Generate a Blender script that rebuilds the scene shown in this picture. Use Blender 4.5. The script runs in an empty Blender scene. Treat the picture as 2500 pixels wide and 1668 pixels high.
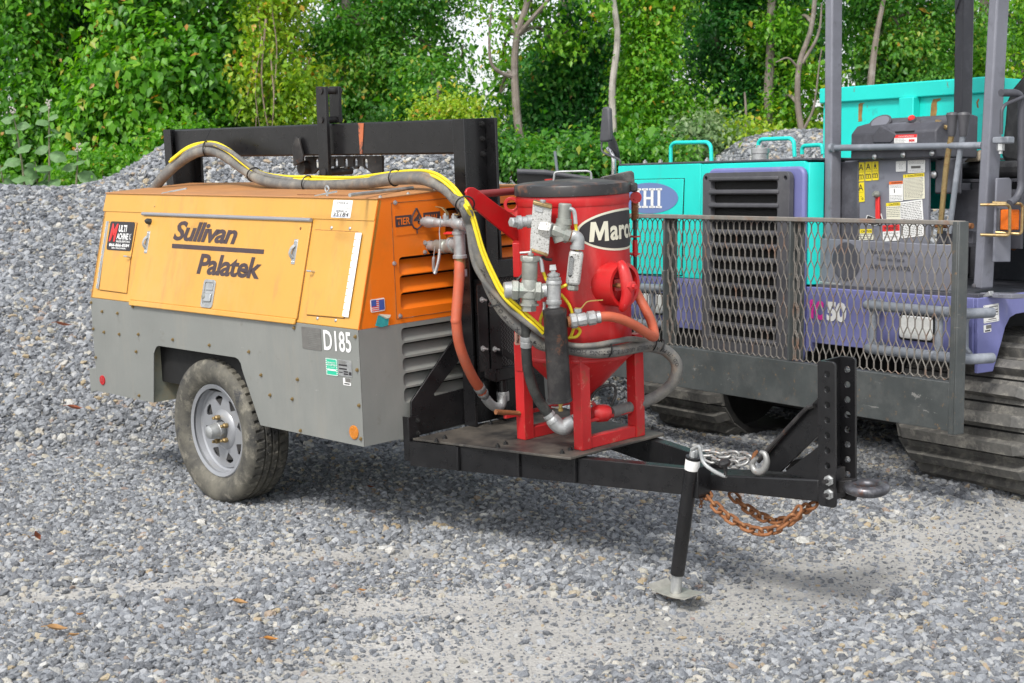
import bpy, bmesh, math, random
import numpy as np
from mathutils import Vector, Matrix, noise
V = Vector
rad = math.radians
SC = bpy.context.scene
COL = SC.collection
random.seed(7)

# ---------------------------------------------------------------- camera, sky, sun, exposure
cam_data = bpy.data.cameras.new("camera")
camera = bpy.data.objects.new("camera", cam_data)
COL.objects.link(camera)
camera.location = (0, 0, 1.504)
camera.rotation_euler = (math.pi / 2 - 0.10208, 0, 0)
cam_data.sensor_width = 36.0
cam_data.lens = 53.28
cam_data.clip_start = 0.05
cam_data.clip_end = 600
cam_data.dof.use_dof = True
cam_data.dof.focus_distance = 6.3
cam_data.dof.aperture_fstop = 6.3
SC.camera = camera

SUN_ELEV, SUN_ROT = rad(49), rad(207)       # bright haze, light from behind the camera and high up
world = bpy.data.worlds.new("World")
SC.world = world
world.use_nodes = True
wn, wl = world.node_tree.nodes, world.node_tree.links
sky = wn.new("ShaderNodeTexSky")
sky.sky_type = 'NISHITA'
sky.sun_disc = False
sky.sun_elevation = SUN_ELEV
sky.sun_rotation = SUN_ROT
sky.air_density = 1.0
sky.dust_density = 2.0
hs = wn.new("ShaderNodeHueSaturation")      # thin white overcast: the blue is washed out everywhere
hs.inputs['Saturation'].default_value = 0.25
wl.new(sky.outputs[0], hs.inputs['Color'])
wl.new(hs.outputs[0], wn['Background'].inputs['Color'])
wn['Background'].inputs['Strength'].default_value = 0.13

sun_data = bpy.data.lights.new("sun", 'SUN')
sun_data.energy = 1.5
sun_data.angle = rad(10)
sun_data.color = (1.0, 0.96, 0.9)
sun = bpy.data.objects.new("sun", sun_data)
COL.objects.link(sun)
# Nishita: rotation 0 is towards +Y, positive turns towards +X
sd = V((math.sin(SUN_ROT) * math.cos(SUN_ELEV), math.cos(SUN_ROT) * math.cos(SUN_ELEV), math.sin(SUN_ELEV)))
sun.rotation_euler = sd.to_track_quat('Z', 'Y').to_euler()
SC.view_settings.view_transform = 'Standard'
SC.view_settings.look = 'None'
SC.view_settings.gamma = 1.0
SC.view_settings.use_curve_mapping = False
SC.view_settings.exposure = 0.88
SC.cycles.max_bounces = 6
SC.cycles.diffuse_bounces = 3
SC.cycles.transmission_bounces = 4
SC.cycles.transparent_max_bounces = 6
SC.cycles.use_denoising = True

# ---------------------------------------------------------------- helpers
def basis(d, up=None):
    d = V(d).normalized()
    u = V(up) if up is not None else (V((0, 0, 1)) if abs(d.z) < 0.9 else V((1, 0, 0)))
    a = u.cross(d)
    if a.length < 1e-6:
        a = V((0, 1, 0)).cross(d)
    a.normalize()
    return a, d.cross(a)

def smoothpath(pts, per=8):
    """Catmull-Rom through the points"""
    P = [V(p) for p in pts]
    P = [P[0] * 2 - P[1]] + P + [P[-1] * 2 - P[-2]]
    out = []
    for i in range(1, len(P) - 2):
        p0, p1, p2, p3 = P[i - 1:i + 3]
        for k in range(per):
            t = k / per
            out.append(0.5 * ((2 * p1) + (p2 - p0) * t + (2 * p0 - 5 * p1 + 4 * p2 - p3) * t * t + (3 * p1 - p0 - 3 * p2 + p3) * t ** 3))
    out.append(P[-2].copy())
    return out

def roundpath(pts, r, n=5):
    """polyline with rounded corners"""
    P = [V(p) for p in pts]
    out = [P[0]]
    for i in range(1, len(P) - 1):
        a, b, c = P[i - 1], P[i], P[i + 1]
        d1, d2 = (a - b), (c - b)
        q = min(r, d1.length * .49, d2.length * .49)
        s, e = b + d1.normalized() * q, b + d2.normalized() * q
        for k in range(n + 1):
            t = k / n
            out.append((1 - t) ** 2 * s + 2 * t * (1 - t) * b + t * t * e)
    out.append(P[-1])
    return out

def rrect(x0, y0, x1, y1, r, n=4):
    out = []
    for cx, cy, a0 in ((x1 - r, y1 - r, 0), (x0 + r, y1 - r, 90), (x0 + r, y0 + r, 180), (x1 - r, y0 + r, 270)):
        for k in range(n + 1):
            a = rad(a0 + 90 * k / n)
            out.append((cx + r * math.cos(a), cy + r * math.sin(a)))
    return out

def circ(cx, cy, r, n=12, ry=None):
    return [(cx + r * math.cos(2 * math.pi * k / n), cy + (ry or r) * math.sin(2 * math.pi * k / n)) for k in range(n)]

class MB:
    def __init__(self):
        self.v, self.f = [], []
    def add(self, vs, fs):
        o = len(self.v)
        self.v += [tuple(x) for x in vs]
        self.f += [tuple(i + o for i in f) for f in fs]
        return self
    def box(self, c, s, M=None):
        c = V(c)
        vs = [V((sx * s[0] / 2, sy * s[1] / 2, sz * s[2] / 2)) for sz in (-1, 1) for sy in (-1, 1) for sx in (-1, 1)]
        if M is not None:
            vs = [M @ q for q in vs]
        return self.add([q + c for q in vs], [(0, 2, 3, 1), (4, 5, 7, 6), (0, 1, 5, 4), (2, 6, 7, 3), (0, 4, 6, 2), (1, 3, 7, 5)])
    def box2(self, a, b):
        return self.box([(p + q) / 2 for p, q in zip(a, b)], [abs(q - p) for p, q in zip(a, b)])
    def bar(self, a, b, w, h, up=(0, 0, 1)):
        """rectangular bar from a to b: w sideways, h along up"""
        a, b = V(a), V(b)
        s, u = basis(b - a, up)
        vs = [p + s * (i * w / 2) + u * (j * h / 2) for p in (a, b) for i, j in ((-1, -1), (1, -1), (1, 1), (-1, 1))]
        return self.add(vs, [(0, 3, 2, 1), (4, 5, 6, 7), (0, 1, 5, 4), (1, 2, 6, 5), (2, 3, 7, 6), (3, 0, 4, 7)])
    def tube(self, pts, r, n=12, closed=False, cap=True):
        P = [V(p) for p in pts]
        m = len(P)
        R = r if isinstance(r, (list, tuple)) else [r] * m
        vs, fs = [], []
        a = None
        for i, p in enumerate(P):
            d = (P[(i + 1) % m] - P[i - 1]) if (closed or 0 < i < m - 1) else (P[1] - P[0] if i == 0 else P[-1] - P[-2])
            d.normalize()
            if a is None:
                a, b = basis(d)
            else:
                a = (a - d * a.dot(d)).normalized()
                b = d.cross(a)
            vs += [p + (a * math.cos(2 * math.pi * k / n) + b * math.sin(2 * math.pi * k / n)) * R[i] for k in range(n)]
        for i in range(m if closed else m - 1):
            j = (i + 1) % m
            fs += [(i * n + k, i * n + (k + 1) % n, j * n + (k + 1) % n, j * n + k) for k in range(n)]
        if cap and not closed:
            fs += [tuple(range(n - 1, -1, -1)), tuple(range((m - 1) * n, m * n))]
        return self.add(vs, fs)
    def cyl(self, a, b, r, r2=None, n=16):
        return self.tube([a, b], [r, r if r2 is None else r2], n)
    def lathe(self, prof, at=(0, 0, 0), axis=(0, 0, 1), n=24, cap=True):
        at = V(at)
        ax = V(axis).normalized()
        a, b = basis(ax)
        vs, fs = [], []
        for r, z in prof:
            vs += [at + ax * z + (a * math.cos(2 * math.pi * k / n) + b * math.sin(2 * math.pi * k / n)) * r for k in range(n)]
        m = len(prof)
        for i in range(m - 1):
            fs += [(i * n + k, i * n + (k + 1) % n, (i + 1) * n + (k + 1) % n, (i + 1) * n + k) for k in range(n)]
        if cap:
            fs += [tuple(range(n - 1, -1, -1)), tuple(range((m - 1) * n, m * n))]
        return self.add(vs, fs)
    def prism(self, poly, off):
        P = [V(p) for p in poly]
        off = V(off)
        n = len(P)
        nm = V((0, 0, 0))
        for i in range(n):
            nm += P[i].cross(P[(i + 1) % n])
        if nm.dot(off) < 0:
            P.reverse()
        fs = [tuple(range(n - 1, -1, -1)), tuple(range(n, 2 * n))]
        fs += [(i, (i + 1) % n, n + (i + 1) % n, n + i) for i in range(n)]
        return self.add(P + [p + off for p in P], fs)
    def holed(self, outer, holes, to3, off):
        """flat plate with openings: 2D loops mapped by to3, thickness off"""
        bm = bmesh.new()
        loops = []
        es = []
        for lp in [outer] + list(holes):
            vs = [bm.verts.new((x, y, 0)) for x, y in lp]
            loops.append(vs)
            es += [bm.edges.new((vs[i], vs[(i + 1) % len(vs)])) for i in range(len(vs))]
        bmesh.ops.triangle_fill(bm, use_beauty=True, edges=es, normal=(0, 0, 1))
        bm.verts.index_update()
        off = V(off)
        co = [V(to3(q.co.x, q.co.y)) for q in bm.verts]
        n = len(co)
        fs = [tuple(q.index for q in f.verts) for f in bm.faces]
        up = (co[fs[0][1]] - co[fs[0][0]]).cross(co[fs[0][2]] - co[fs[0][1]]).dot(off) > 0
        F = []
        for f in fs:
            F += [tuple(reversed(f)), tuple(i + n for i in f)] if up else [f, tuple(i + n for i in reversed(f))]
        for li, vs in enumerate(loops):
            m = len(vs)
            for i in range(m):
                a, b = vs[i].index, vs[(i + 1) % m].index
                F.append((a, b, b + n, a + n))
        bm.free()
        self.add(co + [c + off for c in co], F)
        self.fixn = True
        return self
    def mesh(self, name, mat=None, smooth=35):
        me = bpy.data.meshes.new(name)
        me.from_pydata(self.v, [], self.f)
        if getattr(self, 'fixn', False):
            bm = bmesh.new()
            bm.from_mesh(me)
            bmesh.ops.recalc_face_normals(bm, faces=bm.faces)
            bm.to_mesh(me)
            bm.free()
        if smooth:
            me.shade_smooth()
            me.set_sharp_from_angle(angle=rad(smooth))
        if mat:
            me.materials.append(mat)
        return me
    def build(self, name, mat, parent=None, bevel=0, smooth=35, **props):
        return put(name, self.mesh(name, mat, smooth), parent, bevel=bevel, **props)

def put(name, me, parent=None, loc=None, rot=None, scale=None, bevel=0, **props):
    o = bpy.data.objects.new(name, me)
    COL.objects.link(o)
    if parent is not None:
        o.parent = parent
        off = OFF.get(parent.name)
        if off is not None:
            loc = (V(loc) if loc is not None else V()) - off
    if loc is not None:
        o.location = loc
    if rot is not None:
        o.rotation_mode = 'QUATERNION'
        o.rotation_quaternion = rot
    if scale is not None:
        o.scale = scale if hasattr(scale, '__len__') else (scale,) * 3
    if bevel:
        b = o.modifiers.new("bevel", 'BEVEL')
        b.width = bevel
        b.segments = 2
        b.limit_method = 'ANGLE'
        b.angle_limit = rad(40)
        b.use_clamp_overlap = True
    for k, x in props.items():
        o[k] = x
    return o

OFF = {}        # base point, in machine coordinates, of the things set down on or by a machine
def thing(name, label, category, loc=(0, 0, 0), axes=None, group=None):
    o = bpy.data.objects.new(name, None)
    COL.objects.link(o)
    o.empty_display_size = 0.2
    if axes is not None:
        M = Matrix(axes).to_4x4()
        M.translation = V(loc)
        o.matrix_world = M
    else:
        o.location = loc
    o['label'] = label
    o['category'] = category
    if group:
        o['group'] = group
    return o

def on_machine(name, label, category, base, axes, org, group=None):
    """a thing of its own whose shapes are given in the coordinates of the machine it stands on"""
    A = Matrix(axes)
    o = thing(name, label, category, A @ V(base) + V(org), axes, group)
    OFF[o.name] = V(base)
    return o

def text_mesh(s, mat, org, xd, w, yd, h, bold=0.0, shear=0.0, bend=None, spacing=1.0, narrow=None):
    """flat lettering: its bounding box runs from org along xd (width w) and yd (height h)"""
    cu = bpy.data.curves.new("lettering", 'FONT')
    cu.body = s
    cu.offset = bold
    cu.shear = shear
    cu.space_character = spacing
    cu.resolution_u = 3
    cu.space_line = 0.95
    cu.align_x = 'CENTER'
    o = bpy.data.objects.new("lettering", cu)
    me = bpy.data.meshes.new_from_object(o)
    bpy.data.objects.remove(o)
    bpy.data.curves.remove(cu)
    xs = [q.co.x for q in me.vertices]
    ys = [q.co.y for q in me.vertices]
    x0, x1, y0, y1 = min(xs), max(xs), min(ys), max(ys)
    org, xd, yd = V(org), V(xd).normalized(), V(yd).normalized()
    for q in me.vertices:
        a, b = (q.co.x - x0) / (x1 - x0) * w, (q.co.y - y0) / (y1 - y0) * h
        q.co = bend(a, b) if bend else org + xd * a + yd * b
    me.materials.clear()
    me.materials.append(mat)
    return me

def text(s, mat, parent, *a, name="lettering", **k):
    return put(name, text_mesh(s, mat, *a, **k), parent)

# ---------------------------------------------------------------- materials
def newmat(name):
    m = bpy.data.materials.new(name)
    m.use_nodes = True
    nt = m.node_tree
    return m, nt, nt.nodes, nt.links, nt.nodes['Principled BSDF']

def rgba(c):
    return (c[0], c[1], c[2], 1.0)

def noise_fac(nt, co, scale, lo, hi, detail=6.0, rough=0.6, stretch=None, seed=0.0):
    n, l = nt.nodes, nt.links
    mp = n.new('ShaderNodeMapping')
    mp.inputs['Scale'].default_value = stretch or (1, 1, 1)
    mp.inputs['Location'].default_value = (seed, seed * 1.7, seed * .6)
    l.new(co, mp.inputs[0])
    t = n.new('ShaderNodeTexNoise')
    t.inputs['Scale'].default_value = scale
    t.inputs['Detail'].default_value = detail
    t.inputs['Roughness'].default_value = rough
    l.new(mp.outputs[0], t.inputs['Vector'])
    r = n.new('ShaderNodeMapRange')
    r.inputs[1].default_value, r.inputs[2].default_value = lo, hi
    r.clamp = True
    l.new(t.outputs[0], r.inputs[0])
    return r.outputs[0]

def mixc(nt, fac, a, b, mode='MIX'):
    m = nt.nodes.new('ShaderNodeMix')
    m.data_type = 'RGBA'
    m.blend_type = mode
    for sock, x in ((m.inputs[0], fac), (m.inputs[6], a), (m.inputs[7], b)):
        if hasattr(x, 'is_linked'):
            nt.links.new(x, sock)
        elif isinstance(x, (int, float)):
            sock.default_value = x
        else:
            sock.default_value = rgba(x)
    return m.outputs[2]

def paint(name, col, rough=0.45, metal=0.0, var=0.12, vscale=3.0, wear=(), bump=0.02, bscale=40.0, spec=0.5, coat=0.0, wavy=0.0):
    """wear: (colour, noise scale, lo, hi, stretch) layers mixed over the base; colours belong to the thing"""
    m, nt, n, l, p = newmat(name)
    co = n.new('ShaderNodeTexCoord').outputs['Object']
    c = mixc(nt, noise_fac(nt, co, vscale, .3, .7), [x * (1 - var) for x in col], [min(1, x * (1 + var)) for x in col])
    for i, w in enumerate(wear):
        f = noise_fac(nt, co, w[1], w[2], w[3], stretch=w[4] if len(w) > 4 else None, seed=3.1 * (i + 1), detail=8, rough=.7)
        c = mixc(nt, f, c, w[0])
    l.new(c, p.inputs['Base Color'])
    rf = noise_fac(nt, co, vscale * 4, .2, .8, seed=9)
    mr = n.new('ShaderNodeMapRange')
    mr.inputs[3].default_value, mr.inputs[4].default_value = max(0, rough - .1), min(1, rough + .12)
    l.new(rf, mr.inputs[0])
    l.new(mr.outputs[0], p.inputs['Roughness'])
    p.inputs['Metallic'].default_value = metal
    p.inputs['Specular IOR Level'].default_value = spec
    p.inputs['Coat Weight'].default_value = coat
    if bump:
        t = n.new('ShaderNodeTexNoise')
        t.inputs['Scale'].default_value = bscale
        t.inputs['Detail'].default_value = 5
        l.new(co, t.inputs['Vector'])
        b = n.new('ShaderNodeBump')
        b.inputs['Strength'].default_value = bump * 5
        b.inputs['Distance'].default_value = 0.004
        l.new(t.outputs[0], b.inputs['Height'])
        if wavy:                                  # slight oil-canning of thin sheet
            t2 = n.new('ShaderNodeTexNoise')
            t2.inputs['Scale'].default_value = 3.5
            t2.inputs['Detail'].default_value = 1
            l.new(co, t2.inputs['Vector'])
            b2 = n.new('ShaderNodeBump')
            b2.inputs['Strength'].default_value = wavy
            b2.inputs['Distance'].default_value = 0.03
            l.new(t2.outputs[0], b2.inputs['Height'])
            l.new(b.outputs[0], b2.inputs['Normal'])
            b = b2
        l.new(b.outputs[0], p.inputs['Normal'])
    return m

RUST = (.20, .07, .025)
RUSTL = (.36, .13, .04)
DUST = (.34, .32, .28)
M = {}
M['yellow'] = paint('yellow_paint', (.62, .325, .060), .42, var=.05, vscale=1.5, wear=[((.55, .28, .06), 5, .52, .8, (1, 1, .25)), ((.60, .36, .12), 3, .5, .8, (1, 1, .4)), ((.42, .22, .07), 90, .72, .8), ((.40, .15, .04), 8, .72, .8), ((.50, .26, .075), 9, .56, .74, (1, 1, .10))], wavy=.35)
M['orange'] = paint('orange_paint', (.80, .175, .007), .4, var=.05, vscale=1.5, wear=[((.66, .17, .015), 6, .55, .8), ((.60, .21, .05), 8, .58, .75, (1, 1, .12)), ((.40, .12, .02), 90, .72, .78)], wavy=.3)
M['roof'] = paint('faded_roof_paint', (.46, .21, .075), .62, var=.12, vscale=2.5, wear=[((.36, .18, .08), 4, .45, .75, (.5, 1.6, 1)), ((.52, .30, .12), 9, .6, .8)])
M['grey'] = paint('grey_paint', (.215, .222, .208), .45, var=.05, vscale=2, wear=[((.27, .27, .25), 3, .5, .85, (1, 1, .3)), ((.36, .36, .34), 60, .71, .76), ((.15, .14, .12), 14, .62, .82), ((.27, .255, .22), 6, .56, .78, (1, 1, .15)), ((.4, .4, .38), 5, .685, .70, (1, 1, 4))], wavy=.3)
M['black'] = paint('black_paint', (.009, .009, .010), .30, var=.3, vscale=6, wear=[((.022, .021, .022), 5, .5, .85), ((.26, .25, .24), 60, .70, .74, (.3, 1, 1)), ((.2, .19, .18), 9, .72, .75, (.25, 1, 3)), (RUST, 22, .71, .77)])
M['blackrust'] = paint('worn_black_paint', (.014, .013, .014), .5, var=.3, wear=[((.08, .075, .07), 8, .45, .8), (RUST, 12, .6, .72), ((.3, .29, .28), 60, .7, .75)])
M['deck'] = paint('black_deck_plate', (.028, .027, .026), .5, var=.3, wear=[((.13, .115, .095), 5, .42, .72), ((.2, .18, .15), 18, .62, .8), (RUST, 40, .73, .8)])
M['red'] = paint('red_paint', (.50, .014, .016), .34, var=.12, vscale=4, wear=[((.40, .03, .025), 8, .5, .75), ((.58, .10, .09), 5, .55, .8, (1, 1, .3)), ((.62, .26, .23), 60, .69, .75), ((.22, .05, .03), 18, .68, .76), ((.34, .2, .16), 3.5, .62, .75), ((.62, .34, .30), 120, .66, .72), ((.10, .03, .025), 55, .71, .75)])
M['redworn'] = paint('worn_red_paint', (.50, .016, .018), .45, var=.12, vscale=5, wear=[((.60, .2, .16), 26, .60, .72), ((.30, .07, .03), 12, .58, .72), ((.18, .10, .07), 40, .68, .74), ((.45, .24, .14), 7, .60, .74)])
M['galv'] = paint('galvanised_iron', (.40, .41, .41), .45, metal=.55, var=.2, vscale=30, wear=[((.55, .54, .5), 20, .55, .75), ((.25, .19, .12), 34, .68, .78)], bump=.05, bscale=160)
M['bronze'] = paint('weathered_bronze', (.31, .32, .29), .5, metal=.5, var=.2, vscale=25, wear=[((.25, .34, .29), 14, .55, .8), ((.34, .30, .22), 30, .62, .8)], bump=.05, bscale=120)
M['cast'] = paint('speckled_cast_aluminium', (.50, .50, .48), .5, metal=.3, var=.1, vscale=20, wear=[((.16, .15, .13), 150, .54, .6), ((.72, .7, .68), 190, .6, .68)], bump=.08, bscale=200)
M['zinc'] = paint('bright_zinc', (.55, .56, .56), .35, metal=.8, var=.12, vscale=20, wear=[((.3, .29, .27), 25, .6, .8)])
M['brass'] = paint('brass', (.5, .36, .12), .4, metal=.8, var=.15, vscale=25)
M['boltyellow'] = paint('yellow_zinc_bolt', (.33, .24, .11), .4, metal=.6, var=.2, vscale=60, wear=[(RUST, 60, .55, .7)])
M['blackbolt'] = paint('black_bolt', (.02, .02, .02), .4, var=.3, vscale=40)
M['rubber'] = paint('tyre_rubber', (.030, .030, .030), .75, var=.2, vscale=9, wear=[((.15, .14, .112), 4, .36, .62), ((.27, .25, .20), 17, .52, .74), ((.035, .036, .04), 7, .60, .68)], bump=.06, bscale=70)
M['rim'] = paint('silver_wheel_paint', (.34, .35, .37), .38, metal=.35, var=.06, vscale=6, wear=[((.36, .35, .33), 12, .55, .8)])
M['greyhose'] = paint('grey_rubber_hose', (.13, .128, .122), .6, var=.2, vscale=10, wear=[((.27, .25, .21), 12, .46, .72), ((.30, .20, .12), 5, .56, .75), ((.36, .35, .33), 40, .66, .8)])
M['dusthose'] = paint('dusty_rubber_hose', (.16, .15, .135), .65, var=.2, vscale=10, wear=[((.36, .22, .12), 6, .52, .75), ((.3, .29, .27), 22, .55, .8)])
M['darkhose'] = paint('black_rubber_hose', (.03, .032, .031), .5, var=.2, vscale=10, wear=[((.11, .11, .1), 14, .5, .8)])
M['yellowhose'] = paint('yellow_air_line', (.78, .62, .02), .4, var=.06, vscale=15, wear=[((.45, .36, .05), 40, .66, .8)])
M['redhose'] = paint('red_rubber_hose', (.47, .105, .05), .6, var=.1, vscale=14, wear=[((.38, .14, .09), 16, .5, .75)], bump=.05, bscale=260)
M['tie'] = paint('black_cable_tie', (.012, .012, .012), .4, var=.1)
M['white'] = paint('white_print', (.80, .80, .78), .5, var=.02, bump=0)
M['offwhite'] = paint('cream_print', (.72, .70, .56), .45, var=.03, bump=0)
M['ink'] = paint('black_print', (.025, .022, .025), .5, var=.05, bump=0)
M['brownink'] = paint('dark_brown_print', (.055, .035, .04), .5, var=.12, bump=0, wear=[((.12, .08, .07), 40, .6, .75)])
M['redink'] = paint('red_print', (.68, .03, .03), .45, var=.03, bump=0)
M['greenink'] = paint('green_print', (.02, .50, .30), .45, var=.03, bump=0)
M['blueink'] = paint('blue_print', (.05, .10, .35), .45, var=.05, bump=0)
M['tealink'] = paint('torn_teal_sticker', (.03, .33, .34), .5, var=.2, vscale=60, bump=0)
M['greyink'] = paint('faded_grey_print', (.15, .145, .135), .5, var=.15, vscale=30, bump=0)
M['dirt'] = paint('dirty_wheel_housing', (.24, .25, .20), .75, var=.25, vscale=5, wear=[((.30, .23, .12), 6, .45, .7), ((.15, .16, .13), 12, .5, .8)])
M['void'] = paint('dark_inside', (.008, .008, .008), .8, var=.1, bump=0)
M['redlens'] = paint('red_reflector', (.62, .01, .015), .2, var=.05, bump=.3, bscale=700)
M['amber'] = paint('amber_reflector', (.80, .26, .015), .2, var=.05, bump=.3, bscale=600)
M['rust'] = paint('rusted_steel', (.22, .085, .03), .75, var=.35, vscale=18, wear=[((.42, .2, .08), 24, .52, .7), ((.40, .37, .33), 12, .62, .72), ((.1, .04, .02), 30, .6, .75)], bump=.1, bscale=120)
M['core'] = paint('cooler_core', (.03, .03, .03), .6, var=.2, bump=0)

# ---------------------------------------------------------------- ground, berm and gravel
def sstep(a, b, x):
    t = np.clip((x - a) / (b - a), 0, 1)
    return t * t * (3 - 2 * t)

def wob(x, y, s, seed):
    return (np.sin(x * s + seed) * np.sin(y * s * 1.13 + seed * 2.1) + .6 * np.sin(x * s * 1.9 - y * s * .7 + seed * 3.3)
            + .5 * np.sin(y * s * 2.3 + x * s * .9 + seed * 5.1)) / 2.1

def dusty(x, y):
    """wheel tracks where fines lie open between the stones"""
    d = 0 * x
    track = ((-.75, 4.45, .40), (-.3, 4.72, .46), (.19, 5.18, .46), (.75, 5.48, .40), (1.27, 5.9, .38), (1.95, 6.5, .38), (2.9, 7.1, .38))
    for (xa, ya, wa), (xb, yb, wb) in list(zip(track[:-1], track[1:])) + [((-1.15, 6.08, .15), (-.40, 6.25, .19)), ((-.6, 5.45, .16), (.1, 5.6, .24)), ((-2.0, 5.55, .10), (-1.1, 5.75, .14))]:
        t = np.clip(((x - xa) * (xb - xa) + (y - ya) * (yb - ya)) / ((xb - xa) ** 2 + (yb - ya) ** 2), 0, 1)
        q = np.hypot(x - xa - t * (xb - xa), y - ya - t * (yb - ya)) / (wa + (wb - wa) * t)
        d = np.maximum(d, 1 - sstep(.35, 1.35, q + .20 * wob(x, y, 6.3, 2.0) + .1 * wob(x, y, 15.0, 4.0)))
    return np.clip(d, 0, 1)

def ground_z(x, y):
    x, y = np.asarray(x, float), np.asarray(y, float)
    z = .02 * (y - 7.24) * (1 - sstep(9, 14, y))
    z = z + .07 * sstep(.9, 2.2, x) * sstep(5.4, 6.7, y)
    z = z + .016 * wob(x, y, 2.3, 1.0) * sstep(9, 7, np.abs(y - 4)) + .022 * wob(x, y, .9, 4.0)
    z = z - .045 * np.exp(-((x - .64) ** 2 + (y - 5.63) ** 2) / .3 ** 2)
    z = z - .024 * dusty(x, y) * (y < 8)
    y0 = 8.55 + 2.2 * sstep(.2, 1.6, x) - .35 * sstep(-2.2, -4.2, x) + .12 * wob(x, y * 0, 1.7, 2.0)
    t = np.clip((y - y0) / 2.45, 0, 1)
    slope = t + .04 * np.sin(t * math.pi * 2)
    berm = 1.42 * slope * (1 - .10 * sstep(-.3, .8, x) * sstep(2.5, 1.5, x)) + .03 * wob(x, y, 3.1, 7.0) * (t > 0)
    z = z + berm * (1 - .15 * sstep(13.2, 15, y))
    # heap behind the compressor and the one behind the carrier
    m1 = .43 * np.exp(-((np.maximum(np.abs(x + 1.5) - .75, 0) / .5) ** 2) - ((y - 11.3) / .85) ** 2)
    m2 = .55 * np.exp(-((np.maximum(np.abs(x - 2.45) - .35, 0) / .62) ** 2) - ((y - 13.0) / .9) ** 2)
    return z + m1 + m2

def axis_steps(lo, hi, step, far):
    a = list(np.arange(lo, hi + 1e-6, step))
    s, l, r = step, lo, hi
    while r < far:
        s *= 1.5
        l, r = l - s, r + s
        a = [l] + a + [r]
    return np.array(a)

def grid_mesh(name, xs, ys, keep=None, lift=0.0):
    X, Y = np.meshgrid(xs, ys)
    Z = ground_z(X, Y) + lift
    nx, ny = len(xs), len(ys)
    co = np.stack([X, Y, Z], -1).reshape(-1, 3)
    i = np.arange(nx * ny).reshape(ny, nx)
    f = np.stack([i[:-1, :-1], i[:-1, 1:], i[1:, 1:], i[1:, :-1]], -1).reshape(-1, 4)
    if keep is not None:
        f = f[keep(co[f].mean(1))]
        used, inv = np.unique(f, return_inverse=True)
        co, f = co[used], inv.reshape(-1, 4)
    me = bpy.data.meshes.new(name)
    me.from_pydata(co.tolist(), [], f.tolist())
    me.shade_smooth()
    return me, co

def ground_material():
    m, nt, n, l, p = newmat('dusty_gravel_bed')
    co = n.new('ShaderNodeTexCoord').outputs['Object']
    c = mixc(nt, noise_fac(nt, co, 1.3, .35, .65), (.335, .328, .308), (.455, .444, .418))
    c = mixc(nt, noise_fac(nt, co, 60, .52, .68), c, (.26, .26, .26))
    c = mixc(nt, noise_fac(nt, co, 110, .58, .7, seed=3), c, (.50, .50, .49))
    cr_ = n.new('ShaderNodeTexVoronoi')
    cr_.feature = 'DISTANCE_TO_EDGE'
    cr_.inputs['Scale'].default_value = 9
    l.new(co, cr_.inputs['Vector'])
    ck = n.new('ShaderNodeMapRange')
    ck.inputs[1].default_value, ck.inputs[2].default_value = .0, .02
    ck.inputs[3].default_value, ck.inputs[4].default_value = .5, 0
    l.new(cr_.outputs['Distance'], ck.inputs[0])
    c = mixc(nt, ck.outputs[0], c, (.22, .21, .195))
    l.new(c, p.inputs['Base Color'])
    p.inputs['Roughness'].default_value = .9
    t = n.new('ShaderNodeTexVoronoi')
    t.inputs['Scale'].default_value = 75
    l.new(co, t.inputs['Vector'])
    t2 = n.new('ShaderNodeTexNoise')
    t2.inputs['Scale'].default_value = 120
    t2.inputs['Detail'].default_value = 6
    l.new(co, t2.inputs['Vector'])
    ad = n.new('ShaderNodeMath')
    ad.operation = 'ADD'
    l.new(t.outputs['Distance'], ad.inputs[0])
    l.new(t2.outputs[0], ad.inputs[1])
    b = n.new('ShaderNodeBump')
    b.inputs['Strength'].default_value = .7
    b.inputs['Distance'].default_value = .006
    l.new(ad.outputs[0], b.inputs['Height'])
    l.new(b.outputs[0], p.inputs['Normal'])
    return m

gm, _ = grid_mesh('ground', axis_steps(-6, 6, .1, 260), axis_steps(2, 16, .1, 260))
gm.materials.append(ground_material())
put('ground', gm, kind='structure', label='grey dusty gravel yard rising to a bank behind the machines')

def stone_material(name, stops):
    m, nt, n, l, p = newmat(name)
    r = n.new('ShaderNodeObjectInfo').outputs['Random']
    cr = n.new('ShaderNodeValToRGB')
    el = cr.color_ramp.elements
    el[0].position, el[0].color = stops[0][0], rgba(stops[0][1])
    el[1].position, el[1].color = stops[-1][0], rgba(stops[-1][1])
    for pos, c in stops[1:-1]:
        e = el.new(pos)
        e.color = rgba(c)
    l.new(r, cr.inputs[0])
    co = n.new('ShaderNodeTexCoord').outputs['Object']
    c = mixc(nt, noise_fac(nt, co, 3.0, .35, .75, stretch=(1, 2.5, 1)), cr.outputs[0], mixc(nt, .35, cr.outputs[0], (.55, .55, .53)))
    c = mixc(nt, noise_fac(nt, co, 7.0, .6, .75, seed=4), c, mixc(nt, .5, c, (.09, .09, .1)))
    l.new(c, p.inputs['Base Color'])
    p.inputs['Roughness'].default_value = .8
    t = n.new('ShaderNodeTexNoise')
    t.inputs['Scale'].default_value = 6
    t.inputs['Detail'].default_value = 5
    l.new(co, t.inputs['Vector'])
    b = n.new('ShaderNodeBump')
    b.inputs['Strength'].default_value = .5
    b.inputs['Distance'].default_value = .05
    l.new(t.outputs[0], b.inputs['Height'])
    l.new(b.outputs[0], p.inputs['Normal'])
    return m

STONES = stone_material('crushed_stone', [(0, (.062, .070, .086)), (.2, (.128, .142, .166)), (.45, (.205, .222, .25)), (.68, (.285, .305, .338)),
                                          (.84, (.42, .435, .455)), (.895, (.40, .37, .29)), (.945, (.58, .58, .56)), (.975, (.42, .32, .17)), (1, (.30, .22, .19))])

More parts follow.
